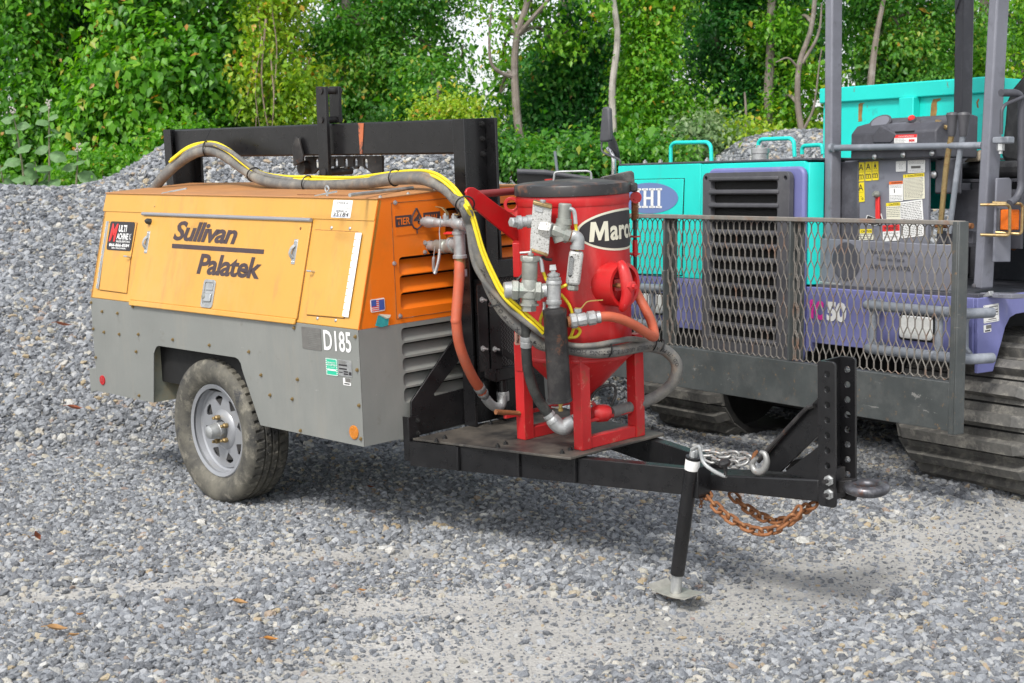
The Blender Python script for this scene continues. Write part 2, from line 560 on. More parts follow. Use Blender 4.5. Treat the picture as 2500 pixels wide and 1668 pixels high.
def gravel_nodes(name, mat):
    """angular stones (convex hulls of jittered points) strewn over the surface"""
    g = bpy.data.node_groups.new(name, 'GeometryNodeTree')
    g.interface.new_socket('Geometry', in_out='INPUT', socket_type='NodeSocketGeometry')
    g.interface.new_socket('Geometry', in_out='OUTPUT', socket_type='NodeSocketGeometry')
    n, l = g.nodes, g.links
    gi, go = n.new('NodeGroupInput'), n.new('NodeGroupOutput')
    toi = n.new('GeometryNodeGeometryToInstance')
    for k in range(9):
        ico = n.new('GeometryNodeMeshIcoSphere')
        ico.inputs['Radius'].default_value = .5
        ico.inputs['Subdivisions'].default_value = 2
        rv = n.new('FunctionNodeRandomValue')
        rv.data_type = 'FLOAT_VECTOR'
        rv.inputs[0].default_value = (-.26,) * 3
        rv.inputs[1].default_value = (.26,) * 3
        rv.inputs['Seed'].default_value = 11 + k
        sp = n.new('GeometryNodeSetPosition')
        l.new(ico.outputs[0], sp.inputs['Geometry'])
        l.new(rv.outputs[0], sp.inputs['Offset'])
        ch = n.new('GeometryNodeConvexHull')
        l.new(sp.outputs[0], ch.inputs[0])
        tr = n.new('GeometryNodeTransform')
        tr.inputs['Scale'].default_value = ((1.15, .85, .6), (1, .9, .75), (1.3, .75, .55), (1, .8, .5), (1.1, 1, .65), (1.25, .6, .5), (.95, .9, .8), (1.4, .9, .42), (1.05, .7, .62))[k]
        l.new(ch.outputs[0], tr.inputs[0])
        sm = n.new('GeometryNodeSetMaterial')
        sm.inputs['Material'].default_value = mat
        l.new(tr.outputs[0], sm.inputs[0])
        l.new(sm.outputs[0], toi.inputs[0])
    dp = n.new('GeometryNodeDistributePointsOnFaces')
    dp.inputs['Density'].default_value = 1
    l.new(gi.outputs[0], dp.inputs['Mesh'])
    na = n.new('GeometryNodeInputNamedAttribute')
    na.data_type = 'FLOAT'
    na.inputs['Name'].default_value = 'dens'
    l.new(na.outputs['Attribute'], dp.inputs['Density'])
    ns = n.new('GeometryNodeInputNamedAttribute')
    ns.data_type = 'FLOAT'
    ns.inputs['Name'].default_value = 'size'
    rs = n.new('FunctionNodeRandomValue')
    rs.data_type = 'FLOAT'
    rs.inputs[2].default_value = 0
    rs.inputs[3].default_value = 1
    rs.inputs['Seed'].default_value = 5
    pw = n.new('ShaderNodeMath')
    pw.operation = 'POWER'
    l.new(rs.outputs[1], pw.inputs[0])
    pw.inputs[1].default_value = 3.2
    ma = n.new('ShaderNodeMath')
    ma.operation = 'MULTIPLY_ADD'
    l.new(pw.outputs[0], ma.inputs[0])
    ma.inputs[1].default_value = 1.5
    ma.inputs[2].default_value = .52
    mu = n.new('ShaderNodeMath')
    mu.operation = 'MULTIPLY'
    l.new(ma.outputs[0], mu.inputs[0])
    l.new(ns.outputs['Attribute'], mu.inputs[1])
    rr = n.new('FunctionNodeRandomValue')
    rr.data_type = 'FLOAT_VECTOR'
    rr.inputs[0].default_value = (-.75, -.75, 0)
    rr.inputs[1].default_value = (.75, .75, 6.2832)
    rr.inputs['Seed'].default_value = 2
    ip = n.new('GeometryNodeInstanceOnPoints')
    l.new(dp.outputs['Points'], ip.inputs['Points'])
    l.new(toi.outputs[0], ip.inputs['Instance'])
    ip.inputs['Pick Instance'].default_value = True
    l.new(rr.outputs[0], ip.inputs['Rotation'])
    l.new(mu.outputs[0], ip.inputs['Scale'])
    l.new(ip.outputs[0], go.inputs[0])
    return g

TANX, TANY = .338, .2254
def in_view(c):
    """only the part of the land the photograph shows, with a margin for a step aside"""
    y = np.maximum(c[:, 1], .1)
    return (np.abs(c[:, 0]) < y * TANX * 1.25 + 1.1) & (c[:, 1] > 4.3) & (c[:, 1] < 14.2)

def gravel(name, label, size_fn, dens_fn, keep, lift=0.0):
    xs, ys = np.arange(-6, 6.01, .08), np.arange(4, 14.5, .08)
    me, co = grid_mesh(name, xs, ys, keep, lift)
    a = me.attributes.new('dens', 'FLOAT', 'POINT')
    a.data.foreach_set('value', dens_fn(co[:, 0], co[:, 1]).astype(np.float32))
    a = me.attributes.new('size', 'FLOAT', 'POINT')
    a.data.foreach_set('value', size_fn(co[:, 0], co[:, 1]).astype(np.float32))
    me.materials.append(STONES)
    o = put(name, me, kind='stuff', label=label)
    md = o.modifiers.new('stones', 'NODES')
    md.node_group = gravel_nodes(name, STONES)
    return o

def pile_mask(x, y):
    return sstep(8.2, 9.0, y - 1.9 * sstep(.2, 1.6, x) + .4 * sstep(-2, -4, x))

gravel('gravel', 'loose grey crushed stone covering the yard', lambda x, y: .0185 + .0055 * wob(x, y, 2.7, 9.0) - .004 * dusty(x, y),
       lambda x, y: 6000 * (1 - .965 * dusty(x, y)) * (1 - .6 * pile_mask(x, y)), lambda c: in_view(c) & (c[:, 1] < 10.8), .002)
gravel('small_gravel', 'fine stone chips and dust between the larger stones', lambda x, y: .0100 + 0 * x, lambda x, y: 7000 * (1 - .76 * dusty(x, y)) * (1 - pile_mask(x, y)),
       lambda c: in_view(c) & (c[:, 1] < 8.4), .001)
gravel('heaped_gravel', 'bank of coarse crushed stone behind the machines', lambda x, y: .026 + 0 * x, lambda x, y: 4900 * pile_mask(x, y),
       lambda c: in_view(c) & (c[:, 1] > 7.9), .004)

# ---------------------------------------------------------------- towed air compressor (x towards the tongue, y to the far side, z up; origin at the near front lower corner)
TAX = [[0.6915, 0.7215, -0.03552], [-0.72234, 0.69015, -0.0437], [-0.00702, 0.05588, 0.99841]]
TOR = [-0.61904, 6.27193, 0.41749]
trailer = thing('compressor_trailer', 'yellow and grey towed air compressor on two wheels with a black tongue and lettered side', 'air compressor', TOR, TAX)
YC, WID, LEN = .64, 1.28, 2.255
SEAM, TOPZ, LEAN = .495, 1.029, .14
SL = V((0, LEAN, TOPZ - SEAM)).normalized()          # up the leaning side
SN = V((0, -(TOPZ - SEAM), LEAN)).normalized()       # out of it
X1, Y1, Z1 = V((1, 0, 0)), V((0, 1, 0)), V((0, 0, 1))

def sub(name, parent):
    o = bpy.data.objects.new(name, None)
    COL.objects.link(o)
    o.parent = parent
    if parent.name in OFF:
        o.location = -OFF[parent.name]
    return o

def plate(name, mat, parent, pts, off, bevel=.003, **k):
    return MB().prism(pts, off).build(name, mat, parent, bevel=bevel, **k)

_bolts = {}
def bolt(parent, at, axis, mat='boltyellow', r=.007, h=.006, n=6, name='bolt'):
    key = (mat, round(r, 4), round(h, 4), n)
    if key not in _bolts:
        _bolts[key] = MB().lathe([(r * 1.35, 0), (r * 1.35, h * .25), (r, h * .25), (r, h), (r * .45, h), (r * .45, h * 1.5)] if n == 6 else
                                 [(r, 0), (r * .95, h * .4), (r * .6, h * .85), (r * .1, h)], n=n).mesh('bolt', M[mat], 30)
    return put(name, _bolts[key], parent, loc=at, rot=V(axis).to_track_quat('Z', 'Y'))

def sticker(name, mat, parent, LL, LR, UL, up, lift=.0025, r=.006, th=.001):
    LL, LR, UL = V(LL), V(LR), V(UL)
    xd = (LR - LL).normalized()
    up = V(up)
    up = (up - xd * up.dot(xd)).normalized()
    w, h = (LR - LL).length, (UL - LL).dot(up)
    nn = xd.cross(up)
    pts = [LL + xd * a + up * b + nn * lift for a, b in rrect(0, 0, w, h, min(r, h * .3), 3)]
    o = MB().prism(pts, nn * th).build(name, M[mat], parent, smooth=0)
    fr = LL + nn * (lift + th + .0016)
    def T(s, mt, a, b, aw, bh, **k):        # lettering in fractions of the sticker
        return text(s, M[mt], o, fr + xd * (a * w) + up * (b * h), xd, aw * w, up, bh * h, **k)
    def B(mt, a, b, aw, bh, nm='printed_block', extra=0):
        q = fr + xd * (a * w) + up * (b * h) + nn * (extra - .0010)
        return MB().prism([q, q + xd * aw * w, q + xd * aw * w + up * bh * h, q + up * bh * h], nn * .0003).build(nm, M[mt], o, smooth=0)
    return o, T, B

def text3(s, mat, parent, LL, LR, UL, up, lift=.004, **k):
    LL, LR, UL = V(LL), V(LR), V(UL)
    xd = (LR - LL).normalized()
    up = V(up)
    up = (up - xd * up.dot(xd)).normalized()
    return text(s, M[mat], parent, LL + xd.cross(up) * lift, xd, (LR - LL).length, up, (UL - LL).dot(up), **k)

# --- upper housing
k0, k1 = -LEN, 0
def ring(x):
    return [(x, 0, SEAM), (x, LEAN, TOPZ), (x, YC, 1.052), (x, WID - LEAN, TOPZ), (x, WID, SEAM)]
side = [V((k0, 0, SEAM)), V((k1, 0, SEAM)), V((k1, LEAN, TOPZ)), V((k0, LEAN, TOPZ))]
plate('side_panel', M['yellow'], trailer, side, -SN * .02, .004)
topstrip = [V(p) for p in [(-2.2638,0.1156,0.9354),(-0.0022,0.1161,0.9375)]] + [side[2] + SN * .0005, side[3] + SN * .0005]
plate('top_panel', M['yellow'], trailer, topstrip, SN * .004, .0015)
far = [V((p.x, WID - p.y, p.z)) for p in side]
plate('side_panel', M['yellow'], trailer, far, V((0, -.02, 0)), .004)
plate('rear_panel', M['orange'], trailer, ring(k0 + .001), (.02, 0, 0), .004)
rp = [(0, LEAN - .012, TOPZ - .002), (0, LEAN - .010, TOPZ + .003), (0, YC, 1.055), (0, WID - LEAN + .01, TOPZ + .003), (0, WID - LEAN + .012, TOPZ - .002), (0, YC, 1.045)]
plate('roof_panel', M['roof'], trailer, [(k0 - .004, y, z) for _, y, z in rp], (LEN + .008, 0, 0), .002)
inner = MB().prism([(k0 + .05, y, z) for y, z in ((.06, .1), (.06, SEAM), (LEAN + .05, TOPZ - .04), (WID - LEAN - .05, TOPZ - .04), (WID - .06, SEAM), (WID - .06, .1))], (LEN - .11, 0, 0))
inner.build('interior_shade_box', M['void'], trailer, smooth=0)  # black box added to stand for the shade inside, behind the louvres

# front face with louvre openings
ZR = (.776 + .0, .703), (.698, .628), (.624, .553)
rows_hi = ((.965, .900), (.892, .834), (.826, .782))
open_o = [(.233, a, b) for b, a in ZR] + [(.50, a, b) for b, a in rows_hi]
def slot(y0, z0, y1, z1, r=.018):
    return rrect(y0, z0, y1, z1, min(r, (z1 - z0) * .45), 4)
YR = 1.06
fp = MB().holed([(0, SEAM), (WID, SEAM), (WID - LEAN, TOPZ), (YC, 1.045), (LEAN, TOPZ)],
                [slot(y0, z0, YR, z1) for y0, z0, z1 in open_o] + [circ(.416, .805, .022, 14, .03)],
                lambda a, b: (.0, a, b), (-.004, 0, 0))
front = fp.build('front_panel', M['orange'], trailer, bevel=0, smooth=0)
def blade(y0, z0, y1, z1, d=.034, fill=.80):
    zt = z0 + (z1 - z0) * fill
    return MB().prism([(-.003, y0, z0 - .002), (-.006 - d, y0, zt), (-.009 - d, y0, zt), (-.006, y0, z0 - .002)], (0, y1 - y0, 0))
for y0, z0, z1 in open_o:
    blade(y0 - .004, z0, YR + .004, z1).build('louvre', M['orange'], front, smooth=0)
# the cover frame line and the screws
frame_loop = [(.205, .515), (1.10, .515), (1.10, 1.008), (.205, 1.008)]
fin = [(.2075, .5175), (1.0975, .5175), (1.0975, 1.0055), (.2075, 1.0055)]
MB().holed(frame_loop, [fin], lambda a, b: (.0002, a, b), (.0012, 0, 0)).build('cover_seam', M['rust'], front, smooth=0)
for p in [(0.001,0.2262,1.0073),(0.001,0.2061,0.7528),(0.001,0.2255,0.5278),(0.001,0.3803,0.8265),(0.001,0.378,0.7857)]:
    bolt(front, p, X1, 'zinc', .008, .007)
o, T, B = sticker('emissions_sticker', 'orange', trailer, (0,0.2222,0.868), (0,0.4728,0.8701), (0,0.2254,0.9798), Z1, .001)
B('brownink', 0, .32, .36, .42)
B('brownink', .62, .34, .38, .42)
T('TIER', 'orange', .03, .39, .29, .27, bold=.02)
T('FINAL', 'orange', .66, .43, .30, .24, bold=.02)
T('4', 'brownink', .40, .36, .15, .38, bold=.015)
wv = V((.0045, 0, 0))
lp = [V(p) + wv for p in [(0,0.3396,0.9764),(0,0.3574,0.9463),(0,0.3681,0.9203),(0,0.3595,0.8984),(0,0.3405,0.8877),(0,0.3213,0.8938),(0,0.3091,0.9133),(0,0.3119,0.9392),(0,0.3251,0.9587),(0,0.3396,0.9764)]]
MB().tube(lp, .0035, 6).build('printed_leaf', M['brownink'], o)
MB().tube([V(p) + wv for p in [(0,0.3167,0.8969),(0,0.3356,0.8881),(0,0.3382,0.8692)]], .003, 6).build('printed_leaf', M['brownink'], o)
o, T, B = sticker('flag_sticker', 'white', trailer, (0,0.0686,0.5592), (0,0.1449,0.5604), (0,0.072,0.6137), Z1, .002)
for i in range(6):
    B('redink', .05, .08 + i * .15, .9, .075, 'printed_stripe')
B('blueink', .05, .45, .35, .5, extra=.0004)
B('blueink', .58, .10, .37, .78, extra=.0006)
tq = [V(p) + V((.003, 0, 0)) for p in [(0,0.0873,0.5019),(0,0.1053,0.544),(0,0.1629,0.5307),(0,0.1558,0.4965),(0,0.1217,0.4922)]]
plate('torn_sticker', M['tealink'], trailer, tq, (.001, 0, 0), 0, label='torn teal sticker peeling off above the grey skirt')
cq = [V(p) + V((.005, 0, 0)) for p in [(0,0.1054,0.5467),(0,0.1668,0.5369),(0,0.1626,0.5262),(0,0.1462,0.5237)]]
plate('torn_flap', M['offwhite'], trailer, cq, (.004, .002, .003), 0)

# --- side doors on the leaning panel
def door(name, pts, mat='yellow', proud=.006, r=0):
    pts = [V(p) for p in pts]
    c = sum(pts, V()) / len(pts)
    ol = [c + (p - c) * 1.0 + (p - c).normalized() * .0035 for p in pts]
    d = plate(name, M[mat], trailer, [p + SN * .001 for p in pts], SN * proud, .003)
    plate('door_gap_shade', M['rust'], d, [p + SN * .0006 for p in ol], SN * .001, 0)  # rust-brown plate stands in for the shaded gap round the door
    return d
dl = door('access_door', [(-2.191,0.1009,0.8795),(-1.9017,0.1017,0.8825),(-1.9079,0.0534,0.6984),(-1.8925,0.0108,0.5363),(-2.1677,0.0113,0.5379)])
dc = door('side_door', [(-1.8382,0.1116,0.9201),(-0.4295,0.1125,0.9237),(-0.4281,0.0037,0.509),(-1.843,0.003,0.5063)], proud=.008)
dr = door('access_door', [(-0.4025,0.1036,0.8898),(-0.1022,0.1033,0.8888),(-0.1028,0.0107,0.5356),(-0.3655,0.0097,0.5321)])
lipp = [V(p) for p in [(-1.8456,0.0029,0.5062),(-0.43,0.0036,0.5089),(-0.4311,-0.0028,0.4843),(-1.8345,-0.0041,0.4792)]]
plate('door_lip', M['yellow'], dc, [p + SN * .004 for p in lipp], SN * .012, .004)
MB().tube([V(p) + SN * .012 for p in [(-1.8461,0.1139,0.929),(-0.4275,0.1143,0.9304)]], .009, 10).build('drip_rail', M['rim'], trailer)
# hinges
def hinge(par, a, b, w, mat):
    a, b = V(a) + SN * .008, V(b) + SN * .008
    MB().bar(a, b, .0015, w, X1).build('hinge', M[mat], par, smooth=0)
    m = MB()
    for i in range(12):
        t0, t1 = (i + .06) / 12, (i + .94) / 12
        m.cyl(a.lerp(b, t0) - X1 * w * .5 + SN * .003, a.lerp(b, t1) - X1 * w * .5 + SN * .003, .0035, n=8)
    m.build('hinge_knuckle', M[mat], par)
hinge(dr, (-0.0829,0.1026,0.8862), (-0.0862,0.0119,0.5405), .034, 'white')
hinge(dl, (-2.1849,0.1025,0.8857), (-2.1815,0.0124,0.5424), .016, 'zinc')
for p in [(-0.2875,0.106,0.9029),(-0.1591,0.1062,0.9036),(-0.2873,0.0062,0.5226),(-0.1595,0.0064,0.5232),(-0.1224,0.0951,0.8614),(-0.1213,0.0692,0.7627),(-0.1212,0.0435,0.6647),(-0.1207,0.0174,0.5652)]:
    bolt(trailer, p, SN, 'zinc', .008, .005, 10, 'rivet')
for p in [(-0.0715,0.0873,0.862),(-0.0712,0.0614,0.7634),(-0.0715,0.0353,0.6639),(-0.0714,0.0098,0.5666)]:
    bolt(dr, p, SN, 'zinc', .004, .003, 8, 'rivet')
bolt(trailer, (-1.7537,0.1205,0.9695), SN, 'boltyellow', .005, .004, 8)
bolt(dc, (-0.4988,0.0958,0.8946), SN, 'rust', .007, .002, 10)
# rubber bump stop, key stubs
q = V((-1.7665,0.1042,0.8922))
MB().lathe([(.016, .0), (.014, .02), (.006, .03)], q + SN * .008, SN, 14).build('bump_stop', M['darkhose'], dc)
for par, pp in ((dl, (-1.9066,0.0518,0.7152)), (dr, (-0.3528,0.0516,0.7146))):
    p = V(pp)
    MB().tube([p, p + SN * .02, p + SN * .025 - X1 * .022], .0045, 8).build('latch', M['zinc'], par)
# over-centre catches
def catch(c):
    c = V(c)
    g = sub('door_catch', dc)
    MB().prism([c + X1 * a + SL * b + SN * .008 for a, b in ((-.014, -.056), (.014, -.056), (.014, .056), (-.014, .056))], SN * .003).build('base_plate', M['galv'], dc, bevel=.002)
    w = [c + SN * .012 + X1 * -.002 + SL * .028, c + SN * .022 - X1 * .010 + SL * .012, c + SN * .024 - X1 * .012 - SL * .012, c + SN * .012 - X1 * .004 - SL * .03]
    ws = smoothpath(w, 5)
    m = MB()
    for i in range(len(ws) - 1):
        m.bar(ws[i], ws[i + 1] + (ws[i + 1] - ws[i]) * .15, .016, .004, SN)
    m.build('catch_loop', M['galv'], dc)
    for a, b in ((-.007, .046), (.007, .046), (-.007, -.046), (.007, -.046)):
        bolt(dc, c + X1 * a + SL * b + SN * .011, SN, 'zinc', .004, .003, 8, 'rivet')
    bpy.data.objects.remove(g)
catch((-1.7629,0.0779,0.7919))
catch((-0.5158,0.0779,0.792))
# recessed paddle latch
LLc, LRc, ULc = V((-1.192,0.0042,0.5108)), V((-1.0922,0.0049,0.5136)), V((-1.1964,0.0383,0.6409))
w_, h_ = (LRc - LLc).length, (ULc - LLc).dot(SL)
qq = LLc + SN * .009
MB().holed(rrect(0, 0, w_, h_, .018), [rrect(.012, .014, w_ - .012, h_ - .014, .008)], lambda a, b: qq + X1 * a + SL * b, SN * .005).build('latch_tray', M['galv'], dc, bevel=.0015)
MB().prism([qq + X1 * a + SL * b for a, b in rrect(.011, .013, w_ - .011, h_ - .013, .008)], SN * .0008).build('tray_floor', M['galv'], dc)
MB().prism([qq + X1 * a + SL * b + SN * .001 for a, b in rrect(.022, .03, w_ - .02, h_ * .5, .004)], SN * .008).build('latch_paddle', M['zinc'], dc, bevel=.002)
MB().prism([qq + X1 * a + SL * b + SN * .001 for a, b in rrect(.022, h_ * .62, w_ - .02, h_ * .86, .004)], SN * .004).build('latch_plate', M['galv'], dc, bevel=.002)
MB().lathe([(.013, 0), (.013, .009), (.009, .011)], qq + X1 * .022 + SL * h_ * .40 + SN * .002, SN, 12).build('lock', M['bronze'], dc)
# side lettering
text3('Sullivan', 'brownink', dc, (-1.5279,0.0824,0.8091), (-0.9803,0.0818,0.8066), (-1.524,0.107,0.9029), SL, .0105, bold=.030, shear=.24, spacing=.92)
text3('Palatek', 'brownink', dc, (-1.2716,0.0435,0.6608), (-0.7481,0.0436,0.661), (-1.2814,0.0685,0.756), SL, .0105, bold=.030, shear=.14, spacing=.95)
bq = [V(p) + SN * .0095 for p in [(-1.5289,0.0781,0.7928),(-0.7479,0.0782,0.7931),(-0.7474,0.0729,0.773),(-1.5249,0.0726,0.7717)]]
plate('printed_bar', M['brownink'], dc, bq, SN * .0006, 0)
# black dealer sticker
o, T, B = sticker('dealer_sticker', 'ink', dl, (-2.1568,0.0646,0.7411), (-1.9089,0.0649,0.7424), (-2.1659,0.1025,0.8854), SL, .008, .016)
T('M', 'redink', .06, .30, .30, .62, bold=.04, shear=.2)
T('ULTI', 'white', .40, .64, .32, .24, bold=.03)
T('ACHINE', 'white', .36, .38, .46, .22, bold=.03)
T('INC.', 'white', .86, .38, .08, .22)
T('SALES-RENTALS', 'white', .36, .28, .56, .07, bold=.02)
T('866-866-8584', 'white', .10, .13, .82, .11, bold=.025)
T('#MULTIMACHINEINC', 'white', .22, .045, .58, .06, bold=.02)
o, T, B = sticker('stock_sticker', 'white', trailer, (-0.297,0.1181,0.945), (-0.1628,0.118,0.9446), (-0.296,0.1376,1.0194), SL, .005, .003)
T('STOCK #', 'ink', .22, .76, .56, .13)
T('SERIAL #', 'ink', .22, .30, .58, .14)
T('35184', 'ink', .1, .09, .8, .2, shear=.1)
B('ink', .06, .53, .9, .012, 'printed_line')
B('blueink', .06, .06, .9, .016, 'printed_line')
# --- lower skirt
arch = [(-1.69, -.001)] + [(-1.655, .25)] + [(-1.645 + .045 * (1 - math.cos(rad(a))), .25 + .045 * math.sin(rad(a))) for a in (30, 60, 90)] + \
       [(-.93, .297)] + [(-.93 + .05 * math.sin(rad(a)), .247 + .05 * math.cos(rad(a))) for a in (30, 60, 90)] + [(-.757, -.001)]
skirt = [(-LEN, .0), (-1.69, 0)] + arch[1:-1] + [(-.757, 0), (0, 0), (0, SEAM - .001), (-LEN, SEAM - .001)]
MB().holed(skirt, [], lambda a, b: (a, -.002, b), (0, .005, 0)).build('side_skirt', M['grey'], trailer, bevel=.001, smooth=0)
plate('side_skirt', M['grey'], trailer, [(-LEN, WID, 0), (0, WID, 0), (0, WID, SEAM), (-LEN, WID, SEAM)], (0, .004, 0), .001)
plate('rear_skirt', M['grey'], trailer, [(-LEN, .003, 0), (-LEN, WID, 0), (-LEN, WID, SEAM), (-LEN, .003, SEAM)], (.004, 0, 0), .001)
open_g = ((.472, .400), (.404, .336), (.340, .272), (.276, .206), (.212, .147))
open_g = [(.474, .418), (.409, .354), (.344, .288), (.279, .222), (.214, .150)]
fg = MB().holed([(0, .0), (WID, 0), (WID, SEAM - .001), (0, SEAM - .001)], [slot(.228, b, .612, a) for a, b in open_g], lambda a, b: (.0, a, b), (-.004, 0, 0))
fsk = fg.build('front_skirt', M['grey'], trailer, smooth=0)
for a, b in open_g:
    blade(.224, b, .616, a, .03, .78).build('louvre', M['grey'], fsk, smooth=0)
plate('floor_pan', M['dirt'], trailer, [(-.70, .01, .008), (-.02, .01, .008), (-.02, WID - .01, .008), (-.70, WID - .01, .008)], (0, 0, .01), 0)
plate('floor_pan', M['dirt'], trailer, [(-LEN + .01, .01, .008), (-1.70, .01, .008), (-1.70, WID - .01, .008), (-LEN + .01, WID - .01, .008)], (0, 0, .01), 0)
for p in [(-2.2443,-0.003,0.4693),(-2.1354,-0.003,0.4297),(-1.9782,-0.003,0.4313),(-2.1318,-0.003,0.3225),(-1.9761,-0.003,0.3239),(-1.7844,-0.003,0.3381),(-1.8184,-0.003,0.2478),(-1.4607,-0.003,0.3376),(-1.1373,-0.003,0.3372),(-0.8106,-0.003,0.3342),(-0.7246,-0.003,0.2355),(-0.4455,-0.003,0.2433),(-0.6624,-0.003,0.1503),(-0.4925,-0.003,0.1509),(-0.4487,-0.003,0.4707),(-0.0176,-0.003,0.4661),(-0.0162,-0.003,0.3264),(-0.0156,-0.003,0.1758),(-0.4443,-0.003,0.0148),(-0.0153,-0.003,0.0335),(-1.8209,-0.003,0.0233),(-2.2423,-0.003,0.331),(-2.239,-0.003,0.1804),(-1.8194,-0.003,0.476)]:
    bolt(trailer, p, -Y1, 'boltyellow', .0065, .007)
# wheel housing
MB().box2((-1.70, .006, .0), (-1.694, .40, .34)).box2((-.75, .006, .012), (-.744, .40, .34)).box2((-1.694, .394, .012), (-.75, .40, .34)).box2((-1.694, .006, .334), (-.75, .394, .34)).build('wheel_housing', M['dirt'], trailer, smooth=0)
# 'D185', stickers, reflectors on the skirt
text3('D185', 'white', trailer, (-0.2378,-0.002,0.3909), (-0.0483,-0.002,0.3939), (-0.2217,-0.002,0.4794), Z1, .002, bold=.018, spacing=1.0)
o, T, B = sticker('worn_sticker', 'greyink', trailer, (-0.3955,-0.002,0.3849), (-0.2578,-0.002,0.3853), (-0.3942,-0.002,0.4807), Z1, .001)
for i in range(9):
    B('grey', .3 + .05 * (i % 3), .12 + i * .085, .4 + .1 * ((i * 7) % 3), .014, 'worn_line')
o, T, B = sticker('quality_sticker', 'greenink', trailer, (-0.2311,-0.002,0.2849), (-0.151,-0.002,0.2858), (-0.2287,-0.002,0.3585), Z1, .001)
T('QUALITY', 'white', .14, .70, .72, .10, bold=.02)
T('ACCEPTED', 'white', .10, .57, .8, .10, bold=.02)
T('12-19-2007', 'white', .2, .45, .6, .05)
B('white', .12, .28, .76, .10)
for i in range(9):
    B('white', 0, .03 + i * .11, .09, .055, 'printed_stripe')
    B('white', .91, .03 + i * .11, .09, .055, 'printed_stripe')
    B('white', .04 + i * .105, .0, .055, .06, 'printed_stripe')
    B('white', .04 + i * .105, .94, .055, .06, 'printed_stripe')
o, T, B = sticker('data_plate', 'galv', trailer, (-0.1486,-0.002,0.2898), (-0.0521,-0.002,0.2912), (-0.1457,-0.002,0.3597), Z1, .001, .003)
for a, b, w, h in ((.08, .62, .6, .10), (.1, .4, .55, .09), (.42, .1, .3, .09), (.42, .24, .3, .09), (.78, .1, .18, .2), (.08, .2, .25, .05)):
    B('ink', a, b, w, h)
for i in range(4):
    B('greyink', .08, .92 - i * .055, .5 + .1 * (i % 2), .022, 'printed_line')
o, T, B = sticker('asset_label', 'white', trailer, (-0.1164,-0.002,0.2522), (-0.0642,-0.002,0.2532), (-0.1148,-0.002,0.2837), Z1, .001, .003)
B('greyink', .3, .45, .7, .55)
B('ink', .15, .15, .7, .16)
for nm, p, r, mt in (('reflector', (-2.1874,-0.002,0.0651), .026, 'redlens'), ('reflector', (-0.0605,-0.002,0.0552), .030, 'amber')):
    MB().lathe([(r, 0), (r, .004), (r * .92, .006)], p, -Y1, 24).build(nm, M[mt], trailer)
plate('rear_bumper', M['grey'], trailer, [V(p) for p in [(-2.3695,0.02,0.1067),(-2.299,0.02,0.1157),(-2.2925,0.02,-0.006),(-2.3707,0.02,-0.0237)]], (0, 1.2, 0), .003)

# --- roof fittings
for a, b in (((-1.3619,-0.0652,1.05), (-1.2343,-0.0108,1.07)), ((-0.191,-0.0376,1.05), (-0.0178,-0.0619,1.07))):
    a, b = V(a), V(b)
    MB().bar(a, a.lerp(b, .45), .016, .004).bar(a.lerp(b, .3), b, .007, .007).build('roof_hook', M['zinc'], trailer)
MB().tube([V(p) for p in [(-0.0174,0.0049,1.052),(-0.1935,0.4888,1.052)]], .008, 8).build('roof_rod', M['galv'], trailer)
MB().bar((-0.4278,0.0371,1.0475), (-0.0733,0.0479,1.0475), .003, .003).build('roof_seam', M['rust'], trailer, smooth=0)
q = V((-0.1841,0.0156,1.075))
MB().tube([q + V((math.cos(t) * .012, 0, math.sin(t) * .012)) for t in np.linspace(0, 2 * math.pi, 15)[:-1]], .004, 8, closed=True).cyl(q - Z1 * .012, q - Z1 * .03, .005, n=8).build('eye_bolt', M['zinc'], trailer)
for p in [(0.1774,0.0073,1.044),(0.0927,0.2238,1.044),(-0.0049,0.4546,1.044)]:
    bolt(trailer, p, Z1, 'zinc', .007, .006)

# --- wheels
def wheel(yo, flip):
    cx, cz = -1.195, -.088
    g = sub('wheel', trailer)
    g.location = (cx, yo, cz)
    if flip:
        g.rotation_euler = (0, 0, math.pi)
    return g
def tyre_mesh():
    NS = 240
    prof = [(.226, .034), (.236, .018), (.252, .006), (.28, -.004), (.308, -.006), (.328, .0), (.341, .010)]
    tread = [(.3465, .020, 0), (.3485, .034, 1), (.3495, .052, 1), (.3495, .064, 0), (.3385, .066, -1), (.3385, .074, -1), (.3505, .076, 0), (.3515, .088, 2), (.3505, .100, 0), (.3385, .102, -1), (.3385, .110, -1)]
    W = .214
    full = [(r, y, 0) for r, y in prof] + tread
    full = full + [(r, W - y, k) for r, y, k in reversed(full)]
    mv, mf = [], []
    for j in range(NS):
        a = 2 * math.pi * j / NS
        gap = j % 5 == 0
        gap2 = j % 5 == 2
        for r, y, k in full:
            tw = .02 * (y - W / 2) / W * 3
            rr = r
            if k == 1 and gap:
                rr -= .011
            if k == 2 and gap2:
                rr -= .009
            aa = a + (tw if k >= 0 else tw)
            mv.append((rr * math.cos(aa), y, rr * math.sin(aa)))
    n = len(full)
    for j in range(NS):
        j2 = (j + 1) % NS
        for i in range(n - 1):
            mf.append((j * n + i, j * n + i + 1, j2 * n + i + 1, j2 * n + i))
    m = MB()
    m.v, m.f = mv, mf
    m.fixn = True
    return m.mesh('tyre', M['rubber'], 28)
TY = tyre_mesh()
rimm = MB().lathe([(.205, .012), (.222, .006), (.227, .010), (.224, .020), (.205, .026), (.200, .050), (.186, .060), (.183, .12)], (0, 0, 0), (0, 1, 0), 56, cap=False)
RIM = rimm.mesh('rim', M['rim'], 40)
spokes = []
